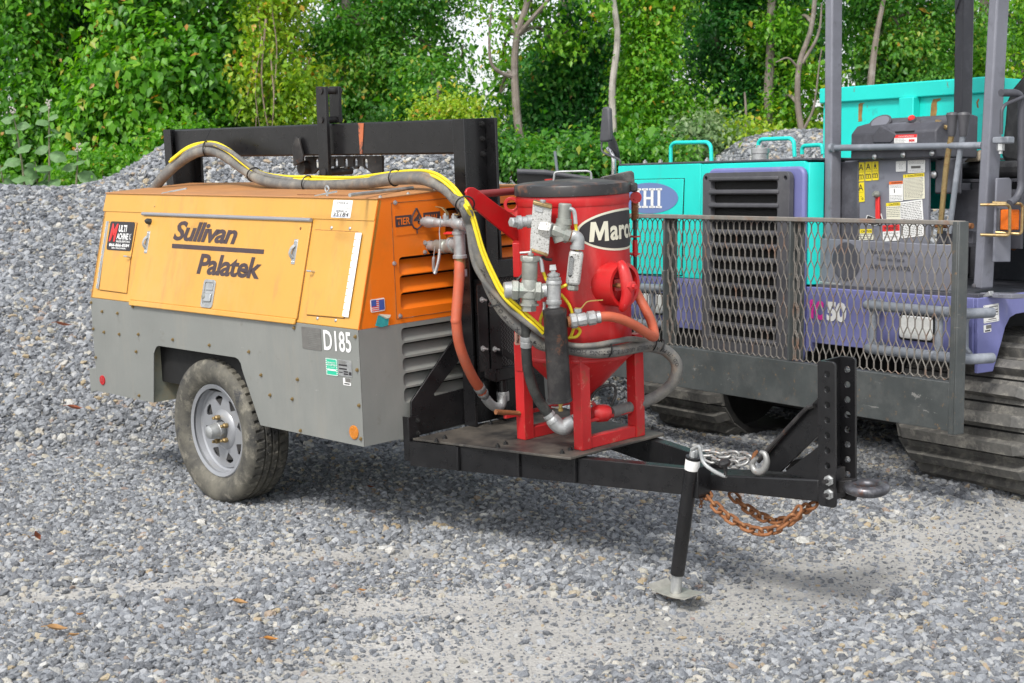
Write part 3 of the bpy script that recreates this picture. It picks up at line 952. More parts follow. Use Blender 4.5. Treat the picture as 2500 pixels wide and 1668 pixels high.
for k in range(8):
    a = 2 * math.pi * k / 8 + .2
    def pol(r, d):
        return (r * math.cos(a + d), r * math.sin(a + d))
    spokes.append([pol(.158, -.20), pol(.163, -.1), pol(.165, 0), pol(.163, .1), pol(.158, .20), pol(.150, .215), pol(.118, .05), pol(.113, 0), pol(.118, -.05), pol(.150, -.215)])
DISC = MB().holed(circ(0, 0, .186, 56), spokes + [circ(0, 0, .030, 16)], lambda a, b: (a, .052 + .10 * max(0, .13 - math.hypot(a, b)) * -1 * 0, b), (0, .006, 0)).mesh('wheel_disc', M['rim'], 0)
HUBR = MB().lathe([(.098, .053), (.092, .044), (.070, .036), (.052, .036), (.048, .044), (.04, .06)], (0, 0, 0), (0, 1, 0), 32, cap=False).mesh('wheel_centre', M['rim'], 40)
CAP = MB().lathe([(.040, .06), (.040, .015), (.037, .012), (.036, -.012), (.033, -.02), (.031, -.032), (.022, -.038), (.004, -.040)], (0, 0, 0), (0, 1, 0), 24).mesh('hub_cap', M['galv'], 40)
NUT = MB().lathe([(.0125, .036), (.0125, .018), (.008, .012), (.008, .002), (.006, 0)], (0, 0, 0), (0, 1, 0), 6).mesh('lug_nut', M['boltyellow'], 30)
DRUM = MB().lathe([(.15, .075), (.15, .14), (.05, .16)], (0, 0, 0), (0, 1, 0), 24).mesh('brake_drum', M['blackrust'], 30)
for yo, flip in ((.012, False),):
    g = wheel(yo, flip)
    put('tyre', TY, g)
    put('rim', RIM, g, loc=(0, .020, 0))
    put('wheel_disc', DISC, g, loc=(0, .020, 0))
    put('wheel_centre', HUBR, g, loc=(0, .020, 0))
    put('hub_cap', CAP, g, loc=(0, .016, 0))
    put('brake_drum', DRUM, g)
    for k in range(5):
        a = 2 * math.pi * k / 5 + .5
        put('lug_nut', NUT, g, loc=(.062 * math.cos(a), .018, .062 * math.sin(a)))
MB().box2((-1.235, .16, -.12), (-1.155, WID - .5, -.05)).build('axle', M['blackrust'], trailer)
MB().box2((-1.6, .24, -.02), (-.3, .30, .02)).box2((-1.6, WID - .30, -.02), (-.3, WID - .24, .02)).build('chassis_rail', M['blackrust'], trailer)

# --- deck, drawbar and tongue
deck = [(.06, .215), (.842, .352), (.855, .36), (.855, .925), (.842, .935), (.06, 1.06)]
plate('deck_plate', M['deck'], trailer, [(x, y, -.002) for x, y in deck], (0, 0, .010), .002)
for p in [(0.2,0.2278,0.008),(0.1777,0.2941,0.008),(0.4835,0.3132,0.008),(0.4714,0.3706,0.008),(0.7763,0.3924,0.008),(0.76,0.4566,0.008),(0.1105,0.6217,0.008),(0.1026,0.7383,0.008),(0.7589,0.9629,0.008)]:
    bolt(trailer, p, Z1, 'blackbolt', .009, .011)
def channel(name, a, b, h, w, top=-.004, mat='black'):
    a, b = V(a), V(b)
    s = (b - a).normalized().cross(Z1)           # to the near side
    if s.y > 0:
        s = -s
    up = Z1
    m = MB()
    m.prism([a, b, b + Z1 * -h, a + Z1 * -h], -s * .007)
    m.prism([a - s * .007, b - s * .007, b - s * w, a - s * w], -Z1 * .008)
    m.prism([a - s * .007 - Z1 * h, b - s * .007 - Z1 * h, b - s * w - Z1 * h, a - s * w - Z1 * h], Z1 * .008)
    return m.build(name, M[mat], trailer, bevel=.0015)
channel('drawbar', (.06, .195, -.004), (1.36, .572, -.012), .104, .05)
channel('drawbar', (1.36, .70, -.012), (.06, 1.085, -.004), .104, -.05 if False else .05)
for p in ((.30, .262), (.58, .343), (.83, .414)):
    MB().box2((p[0] - .006, p[1] - .012, -.108), (p[0] + .006, p[1], -.006)).build('stiffener', M['black'], trailer, bevel=.001)
tq = [V(p) for p in [(1.3644,0.575,-0.0269),(1.8752,0.575,0.0291),(1.8746,0.575,-0.0528),(1.3599,0.575,-0.088)]]
t0, t1 = tq[0] + (tq[0] - tq[1]) * 1.15, tq[3] + (tq[3] - tq[2]) * 1.15
plate('tongue', M['black'], trailer, [t0, tq[1], tq[2], t1], (0, .125, 0), .006)
# adjustable hitch channel with two rows of holes
def flange(y, x0, x1, z0, z1, n=8):
    hs = [circ((x0 + x1) / 2 + .004, z1 - .045 - k * .0545, .0115, 12) for k in range(n)]
    return MB().holed(rrect(x0, z0, x1, z1, .012, 3), hs, lambda a, b: (a, y, b), (0, .011, 0)).build('hitch_channel', M['black'], trailer, bevel=.0015)
flange(.566, 1.878, 1.951, -.062, .460)
flange(.690, 1.878, 1.951, -.062, .460)
plate('hitch_web', M['black'], trailer, [(1.878, .577, -.06), (1.878, .690, -.06), (1.878, .690, .458), (1.878, .577, .458)], (.011, 0, 0), .001)
for z in (-.014, .036):
    q = V((1.925, .566, z))
    bolt(trailer, q, -Y1, 'zinc', .015, .014)
    MB().cyl(q - Y1 * .012, q - Y1 * .03, .008, n=10).build('bolt_end', M['blackrust'], trailer)
# brace between hitch channel and tongue
b0 = [V(p) for p in [(1.8355,0.645,0.3207),(1.8345,0.645,0.1793),(1.6577,0.645,0.0129),(1.5751,0.645,0.0072),(1.5948,0.645,0.0677),(1.7985,0.645,0.2836)]]
plate('hitch_brace', M['black'], trailer, b0, (0, .012, 0), .002)
plate('hitch_brace', M['black'], trailer, [V((1.70, .60, .02)), V((1.878, .60, .16)), V((1.878, .60, .02))], (0, .01, 0), .001)
rodp = [V(p) for p in [(1.8189,0.628,0.2813),(1.8033,0.628,0.2759),(1.7818,0.628,0.2632),(1.6718,0.628,0.1523),(1.6001,0.628,0.0778),(1.5694,0.628,0.0422)]]
MB().tube(smoothpath(rodp, 5), .009, 8).build('safety_rod', M['blackrust'], trailer)
# lunette ring
g = V((2.005, .634, .012))
ringp = [g + V((math.cos(t) * .062 + .03, math.sin(t) * .062, math.sin(t * 2) * .002)) for t in np.linspace(0, 2 * math.pi, 29)[:-1]]
MB().tube(ringp, .0195, 14, closed=True).build('towing_ring', paint('worn_steel_ring', (.10, .10, .11), .35, metal=.7, var=.3, vscale=12, wear=[(RUST, 10, .52, .68), ((.4, .4, .42), 14, .55, .8)]), trailer)
MB().box2((1.892, .592, -.045), (1.92, .676, .066)).prism([(1.92, .60, -.02), (1.985, .615, -.008), (1.985, .655, -.008), (1.92, .67, -.02)], (0, 0, .045)).build('ring_shank', M['blackrust'], trailer, bevel=.004)
# tongue jack
jt, jb = V((1.3636,0.5,0.0546)), V((1.2727,0.5,-0.4184))
jf = V((1.2625,0.5,-0.4928))
jd = (jb - jt).normalized()
jack = sub('tongue_jack', trailer)
MB().cyl(jt, jb, .0275, .0275, 24).build('jack_tube', M['black'], jack)
MB().lathe([(.0278, .008), (.0285, .010), (.0285, .046), (.0278, .05)], jt, jd, 24).build('worn_collar', M['white'], jack, label='white worn band near the top of the jack')
MB().lathe([(.0295, -.002), (.0295, .008)], jt, jd, 24).build('jack_top', M['black'], jack)
MB().cyl(jb, jf, .0215, .0215, 20).build('jack_leg', M['galv'], jack)
fx, fy = V((.69, -.72, 0)).normalized(), V((.72, .69, 0)).normalized()
fpl = [(-.095, .020), (-.075, .002), (-.02, -.004), (.03, -.006), (.085, -.002), (.105, .008)]
m = MB()
fc = jf + V((0, 0, .0))
for (a, za), (b, zb) in zip(fpl[:-1], fpl[1:]):
    m.prism([fc + X1 * a + Z1 * za - Y1 * .05, fc + X1 * b + Z1 * zb - Y1 * .05, fc + X1 * b + Z1 * zb + Y1 * .065, fc + X1 * a + Z1 * za + Y1 * .065], (0, 0, .004))
m.build('jack_foot', paint('worn_zinc_plate', (.55, .54, .48), .4, metal=.6, var=.2, vscale=20), jack)
MB().box2(jt + V((-.02, .0, -.16)), jt + V((.02, .08, -.04))).build('jack_bracket', M['black'], jack, bevel=.003)
jh = jt - jd * .012
MB().lathe([(.016, .02), (.016, -.022), (.012, -.028)], jt, jd, 8).build('jack_head', M['galv'], jack)
hp = [V(p) for p in [(1.3812,0.47,0.0902),(1.4013,0.47,0.1029),(1.4171,0.47,0.1062),(1.4244,0.47,0.0822),(1.4392,0.47,0.0467),(1.4815,0.47,0.0247),(1.5236,0.47,0.0141),(1.5427,0.47,0.0132)]]
MB().tube(smoothpath(hp, 5), .0075, 10).build('crank_handle', M['galv'], jack)
kq = V((1.5374,0.47,0.0532))
m = MB().lathe([(.022, 0), (.024, .012), (.018, .02)], kq, (-.1, -.3, .95), 8)
m.cyl(kq, V((1.5396,0.47,0.0127)), .007, n=8).build('crank_knob', M['blackrust'], jack)

# --- gusset, angle irons and the oil cooler at the front face
gus = [(0.03,0.2406,0.1604),(0.03,0.5932,0.4878),(0.03,0.5871,0.0153),(0.03,0.2314,0.004)]
gy = [(p[1], p[2]) for p in gus]
hol = [(p[1], p[2]) for p in [(0.03,0.3696,0.1741),(0.03,0.5799,0.3469),(0.03,0.5797,0.1735),(0.03,0.3737,0.1624)]]
MB().holed(gy, [hol], lambda a, b: (.022, a, b), (.010, 0, 0)).build('gusset_plate', M['black'], trailer, bevel=.0015)
plate('gusset_plate', M['black'], trailer, [(.022, YC * 2 - y, z) for y, z in gy], (.010, 0, 0), .001)
MB().box2((.034, .213, -.095), (.04, .270, .095)).box2((.0, .213, -.095), (.034, .219, .095)).build('corner_angle', M['black'], trailer, bevel=.001)
for z in (.075, .02):
    bolt(trailer, (.04, .262, z), X1, 'blackbolt', .009, .01)
lift = sub('lift_frame', trailer)
def post(x0, x1, y0, y1, z0, z1):
    m = MB()
    m.box2((x0, y0, z0), (x1, y0 + .014, z1)).box2((x0, y1 - .014, z0), (x1, y1, z1)).box2((x0, y0 + .014, z0), (x0 + .012, y1 - .014, z1))
    return m.build('lift_post', M['black'], lift, bevel=.002)
post(.038, .112, .532, .728, .009, 1.345)
post(-2.345, -2.275, .55, .745, .2, 1.346)
MB().box2((-2.275, .575, 1.195), (.038, .70, 1.345)).build('lift_beam', M['black'], lift, bevel=.008)
MB().prism([V(p) for p in [(-0.6646,0.572,1.3427),(-0.6226,0.572,1.3418),(-0.6456,0.572,1.2011),(-0.6608,0.572,1.2012)]], (0, .002, 0)).build('paint_mark', paint('orange_spray', (.42, .12, .05), .6, var=.3, wear=[((.05, .05, .05), 18, .5, .6)]), lift, smooth=0)
for z in (1.32, 1.255, 1.19):
    bolt(lift, (.05, .69, z), X1, 'blackbolt', .011, .012)
    bolt(lift, (-2.27, .60, z), X1, 'blackbolt', .011, .012)
for y in (.522, .600):
    q = [V(p) + V((0, y - .53, 0)) for p in [(-0.9097,0.53,1.52),(-0.8365,0.53,1.5171),(-0.8424,0.53,1.1029),(-0.9188,0.53,1.1027)]]
    if y > .55:
        q[2].z = q[3].z = 1.347
    plate('lift_arm', M['black'], lift, q, (0, .018, 0), .002)
for p in [(-0.869,0.522,1.4974),(-0.8761,0.522,1.3635)]:
    p = V(p)
    MB().cyl(p - Y1 * .006, p + Y1 * .115, .0155, n=14).build('lift_pin', M['blackrust'], lift)
p = V((-0.8758,0.522,1.118))
MB().cyl(p - Y1 * .006, p + Y1 * .16, .018, n=14).build('lift_pin', M['blackrust'], lift)
sl = [(p[0], p[2]) for p in [(-1.1509,0.62,1.191),(-0.5534,0.62,1.1897),(-0.5598,0.62,1.1061),(-0.6294,0.62,1.106),(-0.703,0.62,1.1425),(-1.0274,0.62,1.1418),(-1.0944,0.62,1.1054),(-1.1588,0.62,1.1053)]]
slots = []
for u in [(-1.0614,0.62,1.1586),(-0.9073,0.62,1.1579),(-0.8302,0.62,1.1576),(-0.7554,0.62,1.1574),(-0.6794,0.62,1.1571)]:
    slots.append(rrect(u[0] - .016, u[2] - .028, u[0] + .016, u[2] + .022, .012, 4))
MB().holed(sl, slots, lambda a, b: (a, .615, b), (0, .014, 0)).build('notched_plate', M['blackrust'], lift, bevel=.0015)
plate('beam_gusset', M['blackrust'], lift, [V(p) for p in [(-1.1665,0.552,1.238),(-1.1333,0.552,1.2868),(-1.1109,0.552,1.2789),(-1.0824,0.552,1.1994),(-1.0852,0.552,1.1693),(-1.1649,0.552,1.1468)]], (0, .012, 0), .002)
p = V((-1.1422,0.58,1.1378))
MB().cyl(p, p + Y1 * .06, .034, n=24).build('roller', M['blackrust'], lift)

# angle irons and cooler
for a, b, x in ((.500, .556, .185), (.567, .630, .185)):
    ztop = .64 if a < .55 else .945
    m = MB().box2((x, a, .265), (x + .006, b, ztop)).box2((x - .05, b - .006, .265), (x, b, ztop))
    m.build('angle_iron', M['black'], trailer, bevel=.001)
plate('angle_tip', M['black'], trailer, [(.185, .567, .945), (.185, .630, .945), (.185, .630, .962)], (.006, 0, 0), 0)
for p in [(0.193,0.5213,0.577),(0.193,0.5167,0.3663),(0.193,0.5859,0.3549),(0.193,0.6214,0.925)]:
    bolt(trailer, p, X1, 'zinc', .010, .009)
    MB().cyl(V(p), V(p) + X1 * .03, .005, n=8).build('bolt_end', M['zinc'], trailer)
cool = sub('oil_cooler', trailer)
MB().box2((.10, .60, .655), (.18, .94, .735)).build('cooler_tank', M['black'], cool, bevel=.006)
MB().box2((.10, .60, .205), (.18, .94, .265)).build('cooler_tank', M['black'], cool, bevel=.006)
MB().box2((.112, .60, .265), (.165, .94, .655)).build('cooler_block', M['core'], cool, smooth=0)
m = MB()
for i in range(21):
    y = .608 + i * .0165
    pts = []
    for k in range(44):
        z = .267 + k * .009
        pts.append(V((.1675, y + (.006 if k % 2 else -.006), z)))
    for a, b in zip(pts[:-1], pts[1:]):
        s = V((.0025, 0, 0))
        t = V((0, .0022, 0))
        m.add([a - t, a + t, b + t, b - t], [(0, 1, 2, 3)])
m.build('cooler_fins', paint('dusty_cooler_fin', (.15, .15, .145), .6, var=.3, vscale=10), cool, smooth=0, kind='stuff')
MB().prism([V(p) for p in [(0.19,0.5292,0.2721),(0.19,0.59,0.2685),(0.19,0.5887,0.2085),(0.19,0.5272,0.2346)]], (-.03, 0, 0)).build('cooler_foot', M['black'], cool, bevel=.003)
MB().box2((.10, .56, .212), (.175, .60, .655)).build('cooler_frame', M['black'], cool, bevel=.004)
cq = V((0.15,0.6653,0.1826))
MB().cyl(cq + Z1 * .05, cq - Z1 * .03, .024, n=18).build('outlet_pipe', M['black'], cool)
MB().lathe([(.026, -.03), (.029, -.033), (.029, -.07), (.022, -.075)], cq, Z1, 6).build('hex_bush', M['galv'], cool)
elb = [V(p) for p in [(0.16,0.6536,0.1387),(0.16,0.6507,0.1142),(0.16,0.6386,0.0924),(0.16,0.6051,0.0933),(0.16,0.5729,0.117),(0.16,0.5518,0.1419)]]
MB().tube(smoothpath(elb, 5), .021, 14).build('pipe_elbow', M['galv'], cool)
plate('cooler_strap', M['black'], trailer, [V(p) for p in [(0.21,0.6132,0.359),(0.21,0.7251,0.2887),(0.21,0.7238,0.261),(0.21,0.6117,0.3286)]], (.005, 0, 0), .001)
bolt(trailer, (0.216,0.6921,0.2888), X1, 'zinc', .011, .01)

# --- outlet valves
man = sub('outlet_manifold', trailer)
o0 = V((0, .405, .812))
MB().cyl(o0 - X1 * .02, o0 + X1 * .05, .021, n=18).build('pipe_nipple', M['galv'], man)
MB().lathe([(.022, .04), (.027, .045), (.027, .07), (.030, .075), (.030, .11), (.026, .115), (.026, .14), (.028, .145), (.028, .165), (.02, .17)], o0, X1, 14).build('ball_valve', M['bronze'], man)
tz = V((0.2015,0.4,0.8247))
MB().lathe([(.030, -.058), (.030, -.046), (.0255, -.043), (.0255, .04), (.030, .043), (.030, .056)], tz, Z1, 20).build('pipe_tee', M['galv'], man)
MB().lathe([(.029, 0), (.029, .012), (.0245, .014), (.0245, .05)], tz - X1 * .058, X1, 18).build('tee_branch', M['galv'], man)
MB().cyl(tz - Z1 * .055, tz - Z1 * .098, .0225, n=18).build('pipe_nipple', M['boltyellow'], man)
MB().lathe([(.028, -.135), (.0285, -.13), (.0285, -.11), (.028, -.105)], tz, Z1, 20, cap=False).build('hose_clamp', M['zinc'], man)
MB().lathe([(.024, .056), (.024, .075), (.028, .078), (.028, .09), (.02, .1)], tz, Z1, 8).build('union', M['galv'], man)
mc = tz + Z1 * .112 + V((-.02, 0, 0))
cl, cr = V((-0.0098,0.375,0.9167)), V((0.2872,0.375,0.912))
ax = (cr - cl).normalized()
Lm = (cr - cl).length
def along(*prof):
    return [(r, t * Lm) for r, t in prof]
MB().lathe(along((.013, .30), (.018, .32), (.018, .44), (.015, .46), (.015, .66), (.018, .68), (.022, .70)), cl, ax, 14).build('manifold_pipe', M['galv'], man)
MB().lathe(along((.012, -.02), (.017, .0), (.019, .04), (.019, .10), (.024, .12), (.024, .2), (.021, .22), (.021, .30), (.016, .33)), cl, ax, 12).build('hose_coupling', M['galv'], man)
MB().lathe(along((.016, .68), (.023, .72), (.023, .86), (.020, .88), (.026, .90), (.026, .97), (.018, .98), (.018, 1.0), (.011, 1.0), (.011, .95)), cl, ax, 14, cap=False).build('hose_coupling', M['galv'], man)
MB().lathe([(.0112, .955 * Lm), (.0005, .954 * Lm)], cl, ax, 12, cap=False).build('coupling_bore', M['void'], man)
sdn = ax.cross(Z1).normalized()
for t, sg in ((0.0, 1), (0.0, -1), (.96, 1), (.96, -1)):
    c = cl + ax * Lm * t + (sdn * .6 + Z1 * .8).normalized() * .026 * sg
    MB().box(c, (.022, .012, .016)).build('coupling_lug', M['galv'], man, bevel=.003)
MB().cyl(mc - Z1 * .02, V((mc.x, cl.y, cl.z)) , .018, n=14).build('manifold_riser', M['galv'], man)
for t, pts in ((.54, [(0.1624,0.375,0.9475),(0.1576,0.375,0.9589),(0.143,0.375,0.971),(0.1282,0.375,0.979),(0.0945,0.375,0.9812)]), (.72, [(0.2109,0.375,0.9485),(0.218,0.375,0.9523),(0.233,0.375,0.9499),(0.2461,0.375,0.9629),(0.2736,0.375,0.9688),(0.3674,0.375,0.967)])):
    c = cl + ax * Lm * t
    MB().cyl(c, c + Z1 * .034, .013, n=8).cyl(c + Z1 * .034, c + Z1 * .042, .009, n=6).build('valve_stem', M['galv'], man)
    w = smoothpath([V(p) for p in pts], 4)
    m = MB()
    for a, b in zip(w[:-1], w[1:]):
        m.bar(a, b + (b - a) * .2, .014, .004, (0, 0.2, 1) if abs((b - a).normalized().z) < .8 else (1, 0, 0))
    m.build('valve_handle', M['boltyellow'], man)
rh = [(0.1239,0.375,0.869),(0.1439,0.375,0.8752),(0.196,0.375,0.8748),(0.1991,0.375,0.8685),(0.1362,0.375,0.8639)]
MB().prism([V(p) for p in rh], (0, .012, .004)).build('valve_handle', M['redink'], man, bevel=.003, label='red grip of the lower valve handle')
cab = [V(p) for p in [(0.157,0.34,0.9452),(0.1528,0.34,0.913),(0.1458,0.34,0.8807),(0.1467,0.34,0.8393),(0.1368,0.34,0.7743),(0.1197,0.34,0.7272),(0.107,0.34,0.7057),(0.0984,0.34,0.7262),(0.1009,0.34,0.7635),(0.109,0.34,0.801),(0.1138,0.34,0.8197)]]
cabs = smoothpath(cab, 12)
MB().tube(cabs, .0022, 6).build('safety_cable', M['zinc'], man)
hel = []
seg = cabs[42:100]
acc = 0
for i in range(len(seg) - 1):
    a, b = seg[i], seg[i + 1]
    d = (b - a).normalized()
    u1, u2 = basis(d)
    for k in range(6):
        t = k / 6
        acc += 1
        an = acc * 1.05
        hel.append(a.lerp(b, t) + (u1 * math.cos(an) + u2 * math.sin(an)) * .0065)
MB().tube(hel, .0013, 4).build('cable_spring', M['zinc'], man)

# ---------------------------------------------------------------- red blasting pot on the trailer deck
PX, PY, PR = .645, .632, .2268
pot = on_machine('blast_pot', 'red abrasive blasting pot with black lid standing on the trailer deck', 'blast pot', (PX, PY, .008), TAX, TOR)
def PC_(z, r=0, a=0):
    return V((PX + r * math.cos(a), PY + r * math.sin(a), z))
MB().lathe([(PR - .02, .36), (PR, .365), (PR, 1.028), (PR - .01, 1.03)], PC_(0), Z1, 64).build('tank', M['red'], pot)
MB().lathe([(.045, .185), (.06, .195), (PR - .004, .362), (PR - .004, .37)], PC_(0), Z1, 64).build('cone', M['redworn'], pot)
MB().lathe([(PR + .001, .362), (PR + .003, .366), (PR + .003, .374), (PR + .001, .378)], PC_(0), Z1, 64, cap=False).build('weld_seam', M['red'], pot)
MB().lathe([(.032, .19), (.032, .09)], PC_(0), Z1, 20).build('outlet', M['red'], pot)
lidm = paint('worn_black_lid', (.02, .019, .019), .42, var=.3, wear=[((.2, .19, .18), 5, .5, .8), (RUST, 9, .54, .7), ((.42, .42, .42), 60, .66, .74)])
lid = MB().lathe([(PR + .006, 1.026), (PR + .010, 1.028), (PR + .010, 1.064), (PR + .006, 1.070), (PR - .02, 1.076), (.1, 1.084), (.02, 1.088)], PC_(0), Z1, 64).build('lid', lidm, pot)
hq = [V(p) for p in [(0.6179,0.551,1.0751),(0.6215,0.5545,1.1111),(0.6245,0.5573,1.1173),(0.6357,0.5682,1.1196),(0.7157,0.6457,1.1187),(0.726,0.6557,1.1144),(0.7279,0.6576,1.1037),(0.7287,0.6583,1.0722)]]
MB().tube(roundpath(hq, .012), .0045, 8).build('lid_handle', M['galv'], lid)
MB().lathe([(PR + .004, -.0), (PR + .004, 0)], PC_(1.02), Z1, 8, cap=False)
lev = [V(p) for p in [(0.7093,0.7231,1.072),(0.711,0.7247,1.0856),(0.7196,0.733,1.092),(0.7935,0.8047,1.1099),(0.8041,0.815,1.1114),(0.8116,0.8223,1.1022),(0.8148,0.8254,1.0222),(0.8026,0.8135,1.0252),(0.8018,0.8128,1.0618),(0.7507,0.7632,1.0691)]]
plate('lid_lever', lidm, pot, lev, V((-.696, .718, 0)) * .012, .003)
MB().box(PC_(1.045, PR + .012, rad(44)), (.05, .05, .035), Matrix.Rotation(rad(44), 3, 'Z')).build('hinge_block', lidm, pot, bevel=.006)
# legs and rails
for (x, y, n_) in ((.765, .472, 1), (.765, .797, 1), (.430, .475, 1), (.430, .797, 1)):
    MB().box2((x, y, .008), (x + .051, y + .053, .42)).build('leg', M['redworn'], pot, bevel=.003)
for x in (.766, .432):
    MB().box2((x + .006, .525, .008), (x + .045, .797, .056)).build('base_rail', M['redworn'], pot, bevel=.003)
MB().bar((.45, .20 + .19, .118), (.45, .797, .118), .016, .016).build('tie_bar', M['redworn'], pot, bevel=.003)
MB().cyl((0.45,0.3416,0.1469), (.45, .475, .118), .011, n=12).build('lever_bar', M['rust'], pot)
MB().bar((.79, .525, .118), (.79, .797, .118), .014, .014).build('tie_bar', M['redworn'], pot, bevel=.003)
# gusset plates carrying the tank on the legs
lp = [V(p) for p in [(0.478,0.4432,0.8359),(0.5009,0.4654,0.8348),(0.4992,0.4637,0.6944),(0.4772,0.4424,0.6954)]]
plate('leg_plate', M['red'], pot, lp, V((-.1, .1, 0)), .003)
lp = [V(p) for p in [(0.48,0.4316,0.4924),(0.48,0.4878,0.4973),(0.48,0.4819,0.3404),(0.48,0.4291,0.3593)]]
plate('leg_plate', M['red'], pot, [V((.481, .470, .49)), V((.481, .530, .49)), V((.481, .530, .3)), V((.481, .470, .3))], (-.04, 0, 0), .002)
plate('leg_plate', M['red'], pot, [V((.765, .80, .36)), V((.816, .80, .36)), V((.816, .85, .36)), V((.765, .85, .36))], (0, 0, .08), .002)
gp = [V(p) for p in [(0.735,0.5809,0.472),(0.76,0.6051,0.498),(0.7685,0.6134,0.4853),(0.7673,0.6121,0.4213),(0.7339,0.5798,0.4178)]]
plate('leg_plate', M['red'], pot, [V((.80, .500, .36)), V((.80, .50, .49)), V((.74, .50, .49)), V((.74, .50, .36))], (0, .012, 0), .002)
o, T, B = sticker('maker_sticker', 'offwhite', pot, (0.482,0.4602,0.4136), (0.482,0.463,0.4714), (0.482,0.4308,0.4173), Y1 * -1, .002, .008)
T('Marco', 'ink', .18, .25, .6, .5, bold=.02)
# side band and lifting eyes
MB().lathe([(PR + .0015, .985), (PR + .004, .99), (PR + .004, 1.02), (PR + .0015, 1.026)], PC_(0), Z1, 64, cap=False).build('top_band', M['red'], pot)
eyec = V((0.465,0.4584,0.9904))
e1 = V((-.718, -.696, 0)) * -1
ER = [(eyec + e1 * a + Z1 * b) for a, b in circ(0, 0, .028, 20)]
def eye3(a, b):
    return eyec + e1 * a + Z1 * b
MB().holed(circ(0, 0, .033, 22), [circ(0, 0, .019, 16)], eye3, V((-.696, .718, 0)) * .01).build('lifting_eye', M['red'], pot, bevel=.002)
MB().prism([eye3(.0, -.033), eye3(.033, 0), eye3(.06, -.05), eye3(.04, -.075)], V((-.696, .718, 0)) * .01).build('lifting_eye', M['red'], pot)
ec = V((0.7879,0.855,1.0005))
MB().lathe([(.024, 0), (.024, .01)], ec, (.8, -.6, 0), 18).build('lifting_eye', M['red'], pot)
MB().lathe([(.02, 1.07), (.02, 1.082)], PC_(0, .22, rad(160)), Z1, 14).build('lid_stop', M['red'], pot)
# long red arm and the grab bar behind
arm = [V(p) for p in [(0.4,0.2703,1.0522),(0.4,0.2781,1.0649),(0.4,0.2933,1.0702),(0.4,0.3142,1.0691),(0.4,0.3318,1.061),(0.4,0.4502,0.9877),(0.4,0.5603,0.9282),(0.4,0.5561,0.8164),(0.4,0.5365,0.8318),(0.4,0.3918,0.9289),(0.4,0.3042,0.9927),(0.4,0.2765,1.0342)]]
plate('side_arm', M['red'], pot, arm, (-.012, 0, 0), .003)
MB().cyl((0.38,0.355,1.039), (0.38,0.5691,1.039), .0155, n=16).build('grab_bar', paint('dull_red_tube', (.22, .035, .035), .4, var=.15), pot)
# Marco oval on the tank
aM = math.atan2(.695 - PY, .861 - PX)
def onpot(s, z, lift):
    a = aM + s / PR
    return V((PX + (PR + lift) * math.cos(a), PY + (PR + lift) * math.sin(a), z))
def oval(mat, rs, rz, zc, lift, nm, par):
    m = MB()
    N, K = 56, 14
    vs = []
    for i in range(N + 1):
        t = -1 + 2 * i / N
        hgt = rz * max(0.0, 1 - abs(t) ** 2.3) ** .55
        for k in (0, 1):
            vs.append(onpot(rs * t, zc + (hgt if k else -hgt), lift))
    return m.add(vs, [(2 * i, 2 * i + 2, 2 * i + 3, 2 * i + 1) for i in range(N)]).build(nm, M[mat], par, smooth=60)
ov = oval('offwhite', .240, .083, .885, .0012, 'maker_badge', pot)
oval('ink', .229, .074, .885, .0022, 'badge_field', ov)
mw, mh = .088, .078
mpoly = [(0, 0), (.10, 1), (.34, 1), (.52, .45), (.74, 1), (.96, 1), (1.0, 0), (.77, 0), (.78, .62), (.57, .06), (.45, .06), (.30, .62), (.22, 0)]
bmm = MB().holed(mpoly, [], lambda a, b: onpot(a * mw - .187, .846 + b * mh, .0030), (.0004, -.0004, 0))
bmm.build('lettering', M['offwhite'], ov, smooth=0)
text('arco', M['offwhite'], ov, (0, 0, 0), X1, .190, Z1, .058, bold=.03, spacing=1.02, bend=lambda a, b: onpot(a - .092, .846 + b, .0034))
# hand hole with its cover and yoke
hc = V((.885, .606, .672))
MB().lathe([(.088, -.09), (.088, .058), (.074, .058), (.074, .0)], hc, X1, 40, cap=False).build('hand_hole', M['red'], pot)
MB().lathe([(.074, -.02), (.072, -.012), (.001, -.006)], hc, X1, 32).build('hand_hole_cover', M['redworn'], pot)
MB().box(hc + V((.01, -.012, 0)), (.05, .045, .05)).build('cover_lug', M['red'], pot, bevel=.003)
MB().cyl(hc + V((-.01, -.026, 0)), hc + V((.113, -.026, 0)), .010, n=12).build('cover_stud', M['rust'], pot)
yk = smoothpath([hc + V((.058, -.022, .09)), hc + V((.080, -.030, .066)), hc + V((.092, -.028, .02)), hc + V((.094, -.026, -.03)), hc + V((.082, -.03, -.072)), hc + V((.060, -.022, -.092))], 6)
m = MB()
m.tube(yk, [.016 + .010 * math.sin(math.pi * i / (len(yk) - 1)) for i in range(len(yk))], 12)
m.build('yoke', M['red'], pot)
MB().lathe([(.022, 0), (.022, .016), (.018, .018), (.011, .019), (.010, .03)], hc + V((.108, -.026, 0)), X1, 6).build('yoke_nut', M['red'], pot)
